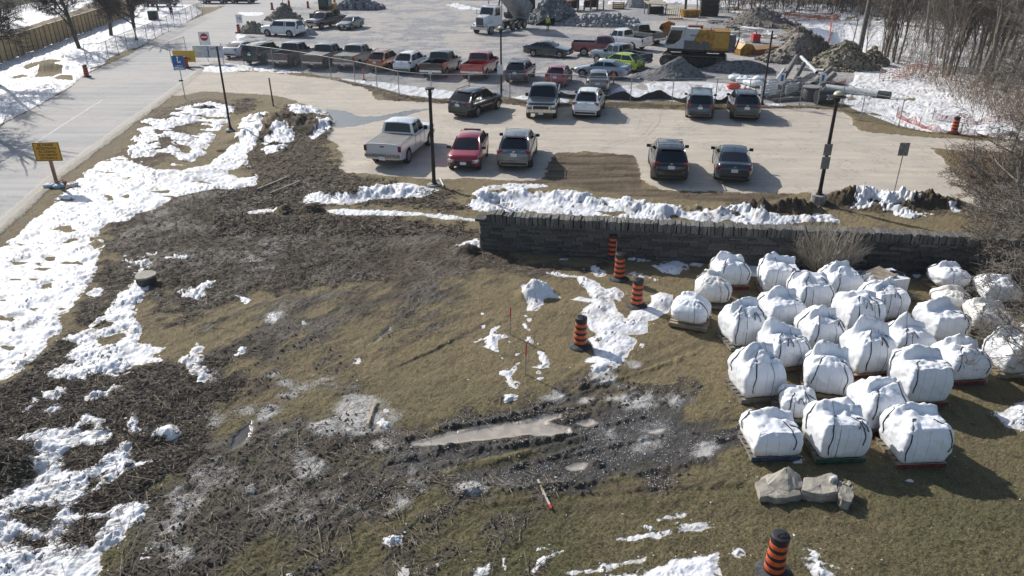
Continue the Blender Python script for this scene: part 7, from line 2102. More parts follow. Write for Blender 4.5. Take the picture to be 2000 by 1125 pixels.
# ------------------------------------------------------------------ stores in the yard
def item(name, label, px, py, cat, rz=0, group=None):
    p = GP(px, py) if py > -20 else Vector((*G(px, py), 0))
    return thing(name, label, cat, p, rz, group)
for px, py, lab in ((1122, 21, "rust topped trench box stack nearer the rock heap"), (1160, 19, "rust topped trench box stack beside the yellow frame")):
    o = item("trench_box", lab, px, py, "trench box", .35, "steel trench boxes with rusty tops")
    for x_ in (-1.1, 0, 1.1):
        for y_ in (-1.0, 1.0): MB().box((x_, y_, .7), (.14, .14, 1.4)).build("leg", STEEL, o)
    for k in range(3): MB().box((-1.0 + k * 1.0, 0, 1.5 + k * .12), (1.1, 2.4, .16), Euler((0, -.1, 0)).to_matrix()).build("rusty_plate", RUST, o)
    MB().box((0, .9, .8), (2.3, .12, 1.1)).build("side_panel", DSTEEL, o)
o = item("scaffold_stack", "stack of yellow frames between trench boxes and stockpile", 1207, 17, "frame stack")
for k in range(4): MB().box((0, 0, .15 + k * .25), (1.9, 1.2, .10)).build("frame_layer", YEL, o)
for x_ in (-.8, .8): MB().box((x_, -.5, .55), (.1, .1, 1.1)).build("upright", YEL, o)
o = item("work_table", "pale topped trestle shelter beyond the yellow scaffold frames", 1279, 27, "shelter", .2)
MB().box((0, 0, 1.5), (3.0, 2.0, .12), Euler((.12, .08, 0)).to_matrix()).build("top", mat("plywood", (.46, .40, .29), .8), o)
for x_ in (-1.3, 1.3):
    for y_ in (-.85, .85): MB().box((x_, y_, .72), (.12, .12, 1.45)).build("leg", STEEL, o)
MB().box((.2, .3, .5), (2.2, .9, 1.0)).build("crate_below", DSTEEL, o)
o = item("scaffold", "jumble of yellow scaffold frames standing in the gravel", 1316, 37, "scaffold", .1)
for k in range(7):
    x_ = -.9 + k * .3
    fr = MB()
    fr.path([(x_, -.5, 0), (x_ + .1, -.5, 1.5), (x_ + .1, .5, 1.5), (x_, .5, 0)], .035, 5); fr.tube((x_, -.5, .7), (x_, .5, .7), .03, n=5)
    fr.build("frame", mat("scaffold_yellow", (.55, .44, .10), .6), o)
MB().box((0, -.6, .08), (2.2, .3, .12)).build("plank", mat("plank_orange", (.48, .20, .06), .7), o)
o = item("yellow_skip", "low yellow steel skip beside the scaffold frames", 1347, 33, "skip", .1)
MB().box((0, 0, .5), (2.2, 1.3, .9), taper=1.15).build("skip_body", YEL, o)
o = item("formwork_stack", "dark stack of formwork panels at the edge of the woods", 1384, 31, "stack", -.1)
for k in range(9): MB().box((rnd.uniform(-.08, .08), 0, .13 + k * .25), (2.5, 1.5, .2)).build("panel", mat("formwork_dark", (.05, .045, .04), .8, var=.4), o)
for px, py, sx, col, lab in ((1476, 104, 1.5, 'crate_tan', "tan timber crate beside the excavator's tail"), (1500, 100, 1.0, 'crate_tan', "smaller tan timber crate behind the first one")):
    o = item("timber_crate", lab, px, py, "crate", .5)
    cm_ = mat(col, (.38, .23, .11), .8, var=.35)
    for k in range(5): MB().box((0, -sx * .6 + k * sx * .3, .5), (sx * 1.6, sx * .26, .06)).build("top_board", cm_, o)
    MB().box((0, 0, .24), (sx * 1.55, sx * 1.4, .46)).build("crate_body", mat("crate_side", (.26, .12, .06), .8), o)
o = item("yellow_bucket", "ochre digging bucket lying behind the excavator", 1451, 106, "bucket", .3)
MB().prism([(-.8, 0), (.7, 0), (.9, .5), (.5, 1.0), (-.3, 1.1), (-.8, .6)], -.7, .7, axis='y').build("bucket_shell", YEL, o)
o = item("fuel_tank", "bright red fuel can stand in the snowy rubble", 1475, 83, "tank", 0)
MB().box((0, 0, .55), (.8, .8, .7)).build("tank", mat("can_red", (.55, .03, .03), .5), o); MB().box((0, 0, .1), (.9, .9, .2)).build("stand", STEEL, o)
MB().tube((0, 0, .9), (0, 0, 1.15), .08, n=8).build("cap", STEEL, o)
for i, (px, py, w_, rz, m_, lab) in enumerate([(1438, 72, 3.0, .3, (.55, .54, .50), "pale planks scattered over snowy rubble behind the excavator"), (1468, 62, 3.5, -.4, (.60, .60, .58), "whitish planks on the berm foot"), (1430, 55, 2.4, .1, (.50, .47, .40), "tan planks near the formwork stack"), (1500, 74, 2.4, .7, (.58, .56, .50), "short pale planks near the red can"), (1400, 44, 2.6, .2, (.58, .58, .56), "white debris planks at the gravel edge")]):
    o = item("plank_pile", lab, px, py, "planks", rz, "scattered planks behind the excavator")
    for k in range(7):
        MB().box((rnd.uniform(-.6, .6), rnd.uniform(-.9, .9), .08 + k * .05), (w_ * rnd.uniform(.5, 1), .22, .06), Euler((0, rnd.uniform(-.05, .05), rnd.uniform(-.6, .6))).to_matrix()).build("plank", mat(f"plank_tone_{i}", m_, .8, var=.4), o)
o = item("profile_board", "thin orange profile board frame on the spoil berm", 1442, 46, "frame", 0)
for x_ in (-.1, 2.0): MB().box((x_, 0, 1.3), (.07, .05, 2.6 if x_ < 1 else 2.4)).build("upright", mat("frame_wood", (.45, .24, .08), .8), o)
MB().box((1.0, 0, 2.5), (2.3, .04, .12)).build("crossboard", mat("frame_wood", (.45, .24, .08)), o)
# blue tarpaulin on its sloping frame
o = item("tarpaulin", "blue-white tarpaulin pegged over the slope by the berm", 1585, 88, "tarpaulin", 0)
b = MB(); g = np.linspace(0, 1, 8)
Q_ = [[Vector(((-1.2 + 3.8 * u) + .9 * v, -1.2 + 3.4 * v * 1.0, .25 + 1.3 * v * (1 - .35 * u) + .10 * math.sin(7 * u + 5 * v))) for u in g] for v in g]
b.add([q for row in Q_ for q in row] + [q - Vector((0, 0, .05)) for row in Q_ for q in row], [(i * 8 + j, i * 8 + j + 1, i * 8 + j + 9, i * 8 + j + 8) for i in range(7) for j in range(7)] + [(64 + i * 8 + j, 64 + i * 8 + j + 8, 64 + i * 8 + j + 9, 64 + i * 8 + j + 1) for i in range(7) for j in range(7)])
b.build("sheet", mat("tarp_blue_white", (.50, .56, .66), .5, var=.25), o, 'all')

# pipe store by the fence
PVC = mat("pipe_green_white", (.58, .62, .61), .45, var=.2)
PGRY = mat("pipe_grey", (.20, .19, .18), .6, var=.3)
TARP = mat("dark_tarp", (.045, .048, .05), .6, var=.4)
def pipe(name, label, a, b_, r, m, z0=0, z1=0, group=None, cap=None):
    A_, B_ = GP(*a), GP(*b_)
    A_.z += r + z0; B_.z += r + z1
    o = thing(name, label, "pipe", A_, 0, group)
    MB().tube((0, 0, 0), B_ - A_, r, n=18).build("pipe_wall", m, o, True)
    dd_ = (B_ - A_).normalized()
    for q in ((0, 0, 0), B_ - A_):
        MB().tube(Vector(q) - dd_ * .012, Vector(q) + dd_ * .012, r * .86, n=16).build("pipe_mouth", mat("pipe_inside", (.02, .02, .02), .9), o)
    if cap: MB().tube((B_ - A_) * cap, (B_ - A_) * 1.003, r * 1.03, n=18).build("black_end", TARP, o, True)
    return o
pipe("white_pipe", "long pale grey green pipe with a black end lying on the snow beyond the fence", (1612, 178), (1737, 195), .26, PVC, 0, 0, None, .82)
G_P = "loose pipes in the pipe store"
for i, (a, b_, r, m_, z0, z1, lab) in enumerate([((1560, 140), (1592, 160), .14, PVC, 1.1, .6, "pale pipe sticking out over the top of the heap"), ((1555, 150), (1606, 158), .13, PVC, .5, .7, "pale green pipe lying across under the site notice"), ((1492, 192), (1528, 160), .12, PVC, 0, .9, "thin pipe leaning up beside the mast"), ((1500, 196), (1572, 186), .14, PGRY, .1, .1, "long grey pipe low behind the fence"),
                                                ((1510, 200), (1590, 194), .14, PGRY, 0, 0, "lowest grey pipe right behind the fence"), ((1586, 178), (1618, 158), .22, PGRY, .3, .7, "grey ribbed pipe leaning behind the manhole cover"), ((1594, 182), (1626, 164), .22, PGRY, .1, .5, "second grey ribbed pipe leaning towards the brush heap"), ((1530, 165), (1552, 138), .2, PGRY, .4, 1.0, "dull brown pipe poking up from the middle of the heap"), ((1540, 186), (1566, 150), .16, TARP, .2, .9, "black pipe slanting through the heap"), ((1508, 182), (1545, 178), .12, PVC, .3, .3, "short white pipe near the mast")]):
    pipe("loose_pipe", lab, a, b_, r, m_, z0, z1, G_P)
heap("tarped_heap", "dark tarpaulin covered heap of pipe ends behind the fence", 1550, 182, 120, 1.2, .38, 'dark', 31, 60, .4, cat="pipe heap")
for i, (px, py, w_) in enumerate([(1500, 190, 1.9), (1512, 178, 1.8), (1545, 190, 1.5)]):
    o = item("pipe_crate", ["white striped bundle of ducts beside the mast", "second white striped duct bundle behind the first", "grey green bundle of ducts in the middle of the store"][i], px, py, "bundle", .45)
    for k in range(5): MB().tube((-w_ / 2, -.1, .12 + k * .19), (w_ / 2, .2, .12 + k * .19), .085, n=8).build("duct", WHT if i < 2 else PVC, o)
o = item("manhole_ring", "dark manhole cone with a flat round grey lid in the pipe store", 1582, 196, "manhole ring")
MB().lathe([(.62, 0), (.60, .75), (.45, .95)], 24).build("cone", mat("dark_pe", (.035, .035, .037), .6), o, True)
MB().lathe([(.66, .95), (.68, .98), (.68, 1.03), (.0, 1.04)], 28).build("lid", mat("lid_grey", (.30, .30, .30), .7, var=.2), o, True)
o = item("black_culvert", "black plastic culvert drum with the white number 26 painted on it", 1612, 203, "culvert", .05)
MB().tube((-.75, 0, .5), (.75, .1, .5), .48, n=24).build("drum", mat("culvert_black", (.022, .022, .025), .5), o, True)
text("26", .5, WHT, o, (.0, -.47, .55))
for i, (px, py, w_, h_, lab) in enumerate([(1436, 157, 1.1, .6, "white plastic wrapped bag furthest from the mast"), (1452, 163, 1.3, .7, "white wrapped bundle between orange net and tarps"), (1470, 168, 1.5, .65, "big translucent white wrapped bundle"), (1482, 160, 1.0, .6, "white bundle tucked by the pipes")]):
    p = GP(px, py); bag("wrapped_bundle", lab, p.x, p.y, p.z - .02, i, w_, w_ * .8, h_, 'round', 500 + i, BAGW, False)
for i, (px, py, w_, h_, c_, lab) in enumerate([(1432, 175, 1.0, .48, (.68, .10, .04), "bright orange bag of rolled net on the snow"), (1456, 182, 1.4, .42, (.62, .20, .10), "flat faded orange bag beside the rolled net")]):
    p = GP(px, py); bag("orange_bag", lab, p.x, p.y, p.z - .02, i, w_, w_ * .6, h_, 'round', 520 + i, mat(f"orange_cloth_{i}", c_, .6, var=.2), False)
for px, py, lab, h_ in ((711, 157, "slim orange delineator post by the fence below the copper car", .95), (1298, 128, "slim orange post at the excavator's front", .9), (1198, 164, "slim orange post beside the grey beige sedan", 1.1), (980, 176, "slim red orange post at the foot of the fence lamp", .9), (553, 14, "tall orange survey pole on the dirt heap", 2.2)):
    o = item("delineator_post", lab, px, py, "post", 0, "slim orange posts")
    MB().lathe([(.055, .04), (.04, h_)], 8).build("post_tube", ORANGE, o, True); MB().box((0, 0, .02), (.3, .3, .05)).build("base", RUBBER, o)

# orange snow fence
ONET = mat("orange_net", (.45, .10, .06), .6, var=.2)
def net(name, label, pts, H=.9, cell=.30, th=.018, sag=.25, seed=0):
    P = [GP(*p) for p in pts]
    r = random.Random(seed)
    o = thing(name, label, "snow fence", P[0], 0, "orange snow fences")
    Q_ = []
    for a, b_ in zip(P, P[1:]):
        k = max(1, int((b_ - a).length / cell)); Q_ += [a.lerp(b_, t / k) for t in range(k)]
    Q_.append(P[-1])
    b = MB()
    hs = [H * (1 - sag * abs(math.sin(i * .55 + seed)) * r.uniform(.5, 1.2)) for i in range(len(Q_))]
    off = [Vector((r.uniform(-.1, .1), r.uniform(-.15, .15), 0)) for _ in Q_]
    rows_ = 5
    G_ = [[q - P[0] + o_ * (k / rows_) + Vector((0, 0, h_ * k / rows_)) for k in range(rows_ + 1)] for q, h_, o_ in zip(Q_, hs, off)]
    for i in range(len(G_)):
        for k in range(rows_ + 1):
            if i + 1 < len(G_): b.tube(G_[i][k], G_[i + 1][k], th, n=3, cap=False)
            if k < rows_: b.tube(G_[i][k], G_[i][k + 1], th * .7, n=3, cap=False)
    b.build("netting", ONET, o, kind='stuff')
    for i in range(0, len(G_), 8):
        MB().tube(G_[i][0] - Vector((0, 0, .1)), G_[i][0] + Vector((0, 0, H + .15)), .03, n=5).build("stake", LATH, o)
net("snow_fence", "orange snow fence running up the snow beside the tarpaulin", [(1616, 95), (1618, 84), (1620, 70), (1622, 55), (1624, 50)], 1.2, .5, .04, .2, 1)
net("snow_fence", "orange snow fence bunched at the edge of the thicket", [(1716, 158), (1735, 160), (1762, 158), (1778, 150), (1790, 143), (1830, 150)], 1.1, .3, .02, .35, 2)
net("snow_fence", "trampled orange snow fence along the snow's near edge by the barrel", [(1750, 232), (1800, 252), (1835, 262), (1862, 264), (1900, 266), (1960, 272), (2030, 284)], .5, .3, .016, .8, 3)
net("snow_fence", "orange snow fence across the snow under the bare branches", [(1820, 236), (1860, 240), (1900, 244), (1950, 238), (2040, 232)], .6, .3, .014, .7, 4)
net("snow_fence", "distant orange fence in front of the woods", [(1530, 40), (1560, 41), (1600, 42), (1640, 42)], 1.0, .6, .05, .2, 5)
net("snow_fence", "crumpled orange net behind the pale pipe", [(1614, 166), (1635, 168), (1652, 166)], .45, .25, .03, .6, 6)

# ------------------------------------------------------------------ people
def person(label, px, py, hgt, facing, colours, pose=0.0, helmet=None):
    p = GP(px, py)
    o = thing("person", label, "person", p, facing)
    s = hgt / 1.78
    J = {'pel': (0, 0, .95), 'waist': (0, 0, 1.10), 'chest': (0, .01, 1.35), 'neck': (0, .0, 1.50), 'head': (0, .02, 1.60), 'crown': (0, .01, 1.74)}
    E_ = [('pel', 'waist'), ('waist', 'chest'), ('chest', 'neck'), ('neck', 'head'), ('head', 'crown')]
    Rr = {'pel': (.15, .11), 'waist': (.14, .10), 'chest': (.17, .12), 'neck': (.055, .055), 'head': (.085, .095), 'crown': (.06, .07)}
    for sg, n_ in ((1, 'l'), (-1, 'r')):
        st = sg * pose
        J.update({n_ + 'hip': (sg * .09, 0, .90), n_ + 'knee': (sg * .11, .12 * st + .02, .50), n_ + 'ank': (sg * .12, .16 * st - .02, .08), n_ + 'toe': (sg * .13, .16 * st + .14, .04),
                  n_ + 'sh': (sg * .19, 0, 1.42), n_ + 'elb': (sg * .26, -.05 * st - .03, 1.14), n_ + 'wri': (sg * .25, .10 - .08 * st, .92), n_ + 'han': (sg * .25, .13 - .08 * st, .84)})
        E_ += [('pel', n_ + 'hip'), (n_ + 'hip', n_ + 'knee'), (n_ + 'knee', n_ + 'ank'), (n_ + 'ank', n_ + 'toe'), ('chest', n_ + 'sh'), (n_ + 'sh', n_ + 'elb'), (n_ + 'elb', n_ + 'wri'), (n_ + 'wri', n_ + 'han')]
        Rr.update({n_ + 'hip': (.10, .10), n_ + 'knee': (.065, .07), n_ + 'ank': (.05, .05), n_ + 'toe': (.045, .04), n_ + 'sh': (.075, .075), n_ + 'elb': (.05, .05), n_ + 'wri': (.038, .038), n_ + 'han': (.042, .03)})
    ks = list(J)
    me = bpy.data.meshes.new("body")
    me.from_pydata([tuple(v * s for v in J[k]) for k in ks], [(ks.index(a), ks.index(b_)) for a, b_ in E_], [])
    b = link("body", me, o)
    sk = b.modifiers.new("skin", 'SKIN')
    for i, k in enumerate(ks): me.skin_vertices[0].data[i].radius = tuple(q * s for q in Rr[k])
    me.skin_vertices[0].data[0].use_root = True
    b.modifiers.new("sub", 'SUBSURF').levels = 1
    b.modifiers["sub"].render_levels = 1
    dg = bpy.context.evaluated_depsgraph_get()
    me2 = bpy.data.meshes.new_from_object(b.evaluated_get(dg))
    b.modifiers.clear(); b.data = me2
    me2.materials.clear()
    for c_ in colours: me2.materials.append(c_)
    for f in me2.polygons:
        z = f.center.z / s
        f.material_index = 2 if z > 1.5 or (z < .9 and abs(f.center.x) / s > .20 and z > .78) else (0 if z > .93 else (1 if z > .12 else 3))
        f.use_smooth = True
    if helmet:
        MB().lathe([(.125 * s, 1.66 * s), (.11 * s, 1.70 * s), (.10 * s, 1.77 * s), (.05 * s, 1.81 * s), (0, 1.815 * s)], 12).build("helmet", helmet, o, 'all')
        MB().box((0, .09 * s, 1.665 * s), (.16 * s, .10 * s, .015)).build("helmet_brim", helmet, o)
    return o
SKIN = mat("skin", (.40, .25, .18), .6, var=.05); DCL = mat("dark_clothes", (.02, .022, .028), .85); BOOT = mat("boots", (.06, .045, .03), .8)
w = person("worker in a yellow safety vest and white helmet standing before the rock heap", 1070, 61, 1.78, math.pi + .3, [mat("hi_vis", (.55, .60, .06), .7), DCL, SKIN, BOOT], .2, mat("helmet_white", (.8, .8, .8), .3))
MB().box((0, .115, 1.2), (.30, .012, .05)).build("reflective_band", WHT, w)
person("person in dark clothes walking near the tree by the lane", 263, 33, 1.75, 1.2, [DCL, DCL, SKIN, BOOT], .9)
person("person in black standing in the snow behind the mesh fence", 337, 37, 1.75, math.pi, [DCL, DCL, SKIN, BOOT], .2)
# ------------------------------------------------------------------ bare trees, thicket, dry bush
def bark(name, c, c2):
    return mat(name, c, .9, var=.5, nscale=5, color2=c2, bump=.3)
BARK = [bark("bark_grey_brown", (.22, .19, .155), (.13, .11, .09)), bark("bark_pale_grey", (.30, .27, .235), (.19, .17, .15)), bark("bark_dark", (.11, .092, .08), (.06, .05, .045))]
def tree_mesh(seed, H, r0, spread, levels=4, fork=.35, nb=(4, 6), up=.5, twig=.010, lim=5200, sides=5):
    r = random.Random(seed)
    trunk, crown = MB(), MB()
    cnt = [0]
    def grow(p, d, L, rad, lev, mbx):
        n = 4 if lev < 2 else 3
        pts, rs = [p], [rad]
        q, dd = p.copy(), d.copy()
        for i in range(n):
            wob = .10 + .07 * lev
            dd = (dd + Vector((r.gauss(0, wob), r.gauss(0, wob), r.gauss(0, wob * .6) + up * .10))).normalized()
            q = q + dd * L / n
            pts.append(q.copy()); rs.append(max(rad * (1 - (i + 1) / n * (.62 if lev else .5)), twig * .7))
        mbx.path(pts, rs, sides if lev == 0 else (4 if lev == 1 else 3), cap=lev == 0)
        cnt[0] += 1
        if lev >= levels or cnt[0] > lim: return
        k = r.randint(*nb) + (2 if lev == 0 else 0)
        for j in range(k):
            t = (fork if lev == 0 else .2) + (1 - (fork if lev == 0 else .2)) * (j + r.random()) / k
            i = min(int(t * n), n - 1)
            f = t * n - i
            pp = pts[i].lerp(pts[i + 1], f)
            rr = (rs[i] * (1 - f) + rs[i + 1] * f) * r.uniform(.45, .7)
            a = r.uniform(0, 6.283)
            ax = Vector((math.cos(a), math.sin(a), 0))
            dm = (pts[i + 1] - pts[i]).normalized()
            ang = r.uniform(.45, .95) * spread
            perp = (ax - dm * ax.dot(dm)).normalized()
            nd = (dm * math.cos(ang) + perp * math.sin(ang)).normalized()
            grow(pp, nd, L * r.uniform(.42, .68) * (1 if lev else .85), max(rr, twig), lev + 1, crown)
    grow(Vector((0, 0, -.15)), Vector((r.gauss(0, .04), r.gauss(0, .04), 1)).normalized(), H * .75, r0, 0, trunk)
    return trunk.mesh("trunk", None), crown.mesh("crown", None)
def plant_tree(ms, px, py, label, group, sc=1.0, rz=None, m=0, world=None, name="bare_tree"):
    p = Vector((*G(px, py), 0)) if world is None else Vector((*world, 0))
    if p.y < YS[-1] and abs(p.x / (p.y + 5.6)) < 1.45: p.z = hz(p.x, p.y)
    o = thing(name, label, "tree" if name != "dry_bush" else "bush", p, rnd.uniform(0, 6.28) if rz is None else rz, group)
    o.scale = (sc, sc, sc * rnd.uniform(.92, 1.1))
    for nm, me in zip(("trunk", "crown"), ms):
        if not me.materials: me.materials.append(BARK[0])
        c = link(nm, me, o)
        c.material_slots[0].link = 'OBJECT'; c.material_slots[0].material = BARK[m]
    return o
ST = [tree_mesh(900 + k, 9.0, .22, 1.15, 5, .22, (5, 7), .7, .013, 5200) for k in range(3)]
for i, (px, py, sc, m, lab) in enumerate([(155, 94, 1.0, 2, "wide spreading bare tree in front of the board fence"), (217, 70, 1.0, 2, "bare tree second along the verge beyond the road"), (267, 79, 1.0, 2, "slim bare tree leaning beside the mesh fence"), (260, 46, .9, 2, "bare tree furthest up the verge near the lane"), (-6, 165, 1.05, 2, "bare tree whose trunk foot just shows by the road's verge"),
                                          (-75, 185, 1.0, 2, "bare tree outside the view casting shade on the road"), (-150, 235, 1.1, 2, "second bare tree outside the view by the road"), (-250, 290, 1.0, 2, "third bare tree outside the view by the road"), (-40, 250, 1.0, 2, "fourth bare tree outside the view by the road"), (-110, 160, 1.1, 2, "fifth bare tree outside the view by the road"), (310, 21, .8, 2, "small bare tree by the black pickup on the lane")]):
    plant_tree(ST[i % 3], px, py, lab, "bare trees along the verge across the road", sc, m=m)
# thicket of slender trees
TH = [tree_mesh(950 + k, 9.5 + k % 3, .085 + .02 * (k % 2), .62, 3, .22, (6, 9), .6, .009, 900, 4) for k in range(6)]
BIG = [tree_mesh(980 + k, 13, .20, .7, 4, .4, (5, 7), .6, .012, 2200) for k in range(2)]
rt = random.Random(12)
def inside(px, py, poly):
    c = False
    n = len(poly)
    for i in range(n):
        ax, ay = poly[i]; bx, by = poly[(i + 1) % n]
        if (ay > py) != (by > py) and px < (bx - ax) * (py - ay) / (by - ay) + ax: c = not c
    return c
THK = [(1712, 122), (1745, 132), (1800, 148), (1870, 170), (1960, 200), (2080, 250), (2350, 330), (2350, 110), (2100, 70), (1850, 45), (1760, 44), (1730, 70)]
pos = []
while len(pos) < 125:
    px, py = rt.uniform(1710, 2300), 44 + rt.random() ** 1.0 * 250
    if inside(px, py, THK) and rt.random() < .35 + .65 * (py < 230):
        pos.append((px, py))
pos.sort(key=lambda q: -q[1])
for i, (px, py) in enumerate(pos):
    ms = TH[rt.randrange(6)] if rt.random() > .14 else BIG[rt.randrange(2)]
    plant_tree(ms, px, py, "slender leafless tree among many in the grey thicket beside the snow field", "leafless trees of the thicket", rt.uniform(.8, 1.15), m=rt.choice([0, 1, 1, 0, 2]))
for i, (px, py, sc, m) in enumerate([(1720, 121, 1.1, 1), (1752, 128, 1.15, 0), (1664, 90, .62, 2), (1692, 105, .5, 0), (1850, 150, 1.0, 0), (1742, 116, .9, 2)]):
    ms = TH[i % 6] if i not in (4,) else BIG[0]
    plant_tree(ms, px, py, ["tall forked grey tree at the corner of the thicket", "pale leaning tree at the thicket edge above the orange net", "small bare tree on the snow in front of the utility pole", "sapling on the snow right behind the utility pole", "thick trunked tree standing out of the thicket", "dark thin tree beside the forked corner tree"][i], None, sc, m=m)
# belt of woods beyond the site
nfar = 0
for row, (y0, n_) in enumerate(((22, 44), (12, 44), (-2, 40))):
    for k in range(n_):
        px = 1330 + (k + rt.random()) * (2300 - 1330) / n_
        if row < 1 and 1400 < px < 1415: continue
        py = y0 + rt.uniform(-4, 4) + max(0, (px - 1620)) * .05
        plant_tree(BIG[rt.randrange(2)] if rt.random() < .35 else TH[rt.randrange(6)], px, py, "leafless tree in the belt of woods behind the building site", "leafless trees in the far woods", rt.uniform(.8, 1.2), m=rt.choice([2, 2, 0]))
        nfar += 1
for k in range(22):
    px, py = rt.uniform(-60, 245), rt.uniform(-20, 62)
    if py > 64 - px * .30 - 8: continue
    plant_tree(BIG[k % 2] if k % 3 == 0 else TH[k % 6], px, py, "leafless tree crowded behind the board fence", "leafless trees behind the board fence", rt.uniform(.8, 1.1), m=rt.choice([0, 2]))
# undergrowth
def stems(name, label, poly, n, hgt, seed, m, rad=.012, bend=.35, z_extra=0):
    r = random.Random(seed)
    b = MB()
    xs_ = [p[0] for p in poly]; ys_ = [p[1] for p in poly]
    k = 0
    while k < n:
        px, py = r.uniform(min(xs_), max(xs_)), r.uniform(min(ys_), max(ys_))
        if not inside(px, py, poly) : continue
        k += 1
        x, y = G(px, py)
        z = hz(x, y) if (y < YS[-1] and abs(x / (y + 5.6)) < 1.45) else 0
        h_ = r.uniform(*hgt)
        a = r.uniform(0, 6.283)
        d1 = Vector((math.cos(a) * bend, math.sin(a) * bend, 1)).normalized()
        p0 = Vector((x, y, z - .05)); p1 = p0 + d1 * h_ * .5
        d2 = (d1 + Vector((r.gauss(0, .35), r.gauss(0, .35), r.gauss(0, .2)))).normalized()
        p2 = p1 + d2 * h_ * .5
        b.path([p0, p1, p2], [rad, rad * .8, rad * .4], 3, cap=False)
        for _ in range(3):
            d3 = (d2 + Vector((r.gauss(0, .6), r.gauss(0, .6), r.gauss(0, .4)))).normalized()
            q = p1.lerp(p2, r.random())
            b.path([q, q + d3 * h_ * r.uniform(.2, .4)], [rad * .6, rad * .3], 3, cap=False)
    o = b.build(name, m, None, kind='stuff', label=label)
    return o
stems("undergrowth", "dense grey brown undergrowth and saplings filling the thicket", THK, 3000, (.8, 3.2), 5, bark("undergrowth_bark", (.27, .235, .195), (.16, .14, .115)), .017, .25)
stems("undergrowth_edge", "brown brambles along the snow in front of the thicket", [(1735, 150), (1790, 162), (1850, 188), (1900, 215), (1990, 262), (2200, 330), (2300, 300), (2000, 205), (1860, 165), (1780, 145)], 1700, (.5, 2.0), 6, bark("bramble", (.30, .22, .16), (.18, .13, .09)), .014, .6)
stems("brush_litter", "brush and reddish twigs lying around the lot's far corner", [(1880, 300), (1960, 310), (2100, 320), (2250, 420), (2100, 430), (1960, 395), (1880, 345), (1845, 310)], 1300, (.3, 1.3), 8, bark("red_twig", (.26, .16, .12), (.15, .10, .07)), .012, .9)
stems("fence_back_brush", "grey brush behind the board fence", [(-80, 60), (0, 40), (150, 0), (240, -18), (200, -30), (-80, -10)], 1500, (1.0, 4.0), 9, BARK[0], .022, .3)
stems("woods_floor_brush", "twiggy floor of the far woods", [(1370, 24), (1600, 28), (1900, 60), (2200, 95), (2200, 60), (1700, 2), (1370, 4)], 2200, (.8, 3.0), 10, BARK[2], .03, .4)
# near bare trees whose branches reach into the picture
NT = [tree_mesh(31, 5.6, .09, 1.35, 5, .03, (5, 7), .25, .0085, 5200), tree_mesh(37, 5.0, .085, 1.4, 5, .03, (5, 7), .2, .0085, 5200)]
NW = [tree_mesh(41 + k, 8.0, .10, 1.5, 5, .10, (3, 5), .12, .0085, 4200) for k in range(3)]
GN = "near bare trees beside the lot and the bulk bags"
for k, px, py, sc, rz, lab in ((0, 1975, 462, 1.0, 1.0, "bare tree reaching over the corner of the lot with fine grey twigs"), (1, 2090, 400, 1.15, 2.5, "second bare tree, low and wide, over the lot's driveway corner"), (1, 1992, 552, 1.15, 4.4, "bare tree whose thin branches cross the end of the stone wall"), (0, 2022, 668, 1.05, 5.4, "bare tree whose thin branches hang over the furthest bulk bags"),
                                 (0, 2030, 350, .95, 3.0, "bare tree behind the lot's corner near the orange net"), (1, 1975, 300, .7, .4, "small bare tree at the far kerb of the driveway"), (0, 2000, 772, .40, 5.0, "low tangled bare shrub at the end of the bulk bag rows")):
    plant_tree(NT[k], 0, 0, lab, GN, sc, rz, 0, world=G(px, py))
for k, px, py, sc, rz, lab in ((0, 2012, 505, 1.05, .6, "tall loose bare tree spreading its sparse branches over the lot"), (1, 2045, 640, 1.0, 2.0, "loose bare tree spreading over the last rows of bags"), (2, 1992, 395, 1.0, 3.6, "loose bare tree spreading over the kerb of the driveway"), (1, 2035, 790, .8, 5.1, "loose bare tree leaning in beside the low shrub")):
    plant_tree(NW[k], 0, 0, lab, GN, sc, rz, 0, world=G(px, py))
# the dry bush in front of the wall
r = random.Random(77); b = MB(); bt = MB()
for k in range(260):
    a = r.uniform(0, 6.283); sp = r.random() ** .7
    d1 = Vector((math.cos(a) * sp * 1.0, math.sin(a) * sp * .55, 1)).normalized()
    p0 = Vector((math.cos(a) * .18, math.sin(a) * .15, -.05)); L = r.uniform(1.0, 1.9) * (1 - .25 * sp)
    p1 = p0 + d1 * L * .5; d2 = (d1 + Vector((r.gauss(0, .2), r.gauss(0, .2), .15))).normalized(); p2 = p1 + d2 * L * .5
    (bt if k < 24 else b).path([p0, p1, p2], [.014 if k < 24 else .009, .008, .004], 3, cap=False)
    for _ in range(7):
        d3 = (d2 + Vector((r.gauss(0, .5), r.gauss(0, .5), r.gauss(0, .4)))).normalized()
        q = p0.lerp(p2, r.uniform(.35, 1)); b.path([q, q + d3 * r.uniform(.15, .5)], [.006, .003], 3, cap=False)
p = GP(1612, 541)
o = thing("dry_bush", "round grey leafless bush growing against the stone wall", "bush", p)
o.scale = (1.25, 1.1, 1.22)
BB = bark("bush_bark", (.42, .37, .30), (.28, .245, .20))
b.build("twigs", BB, o); bt.build("main_stems", BB, o)

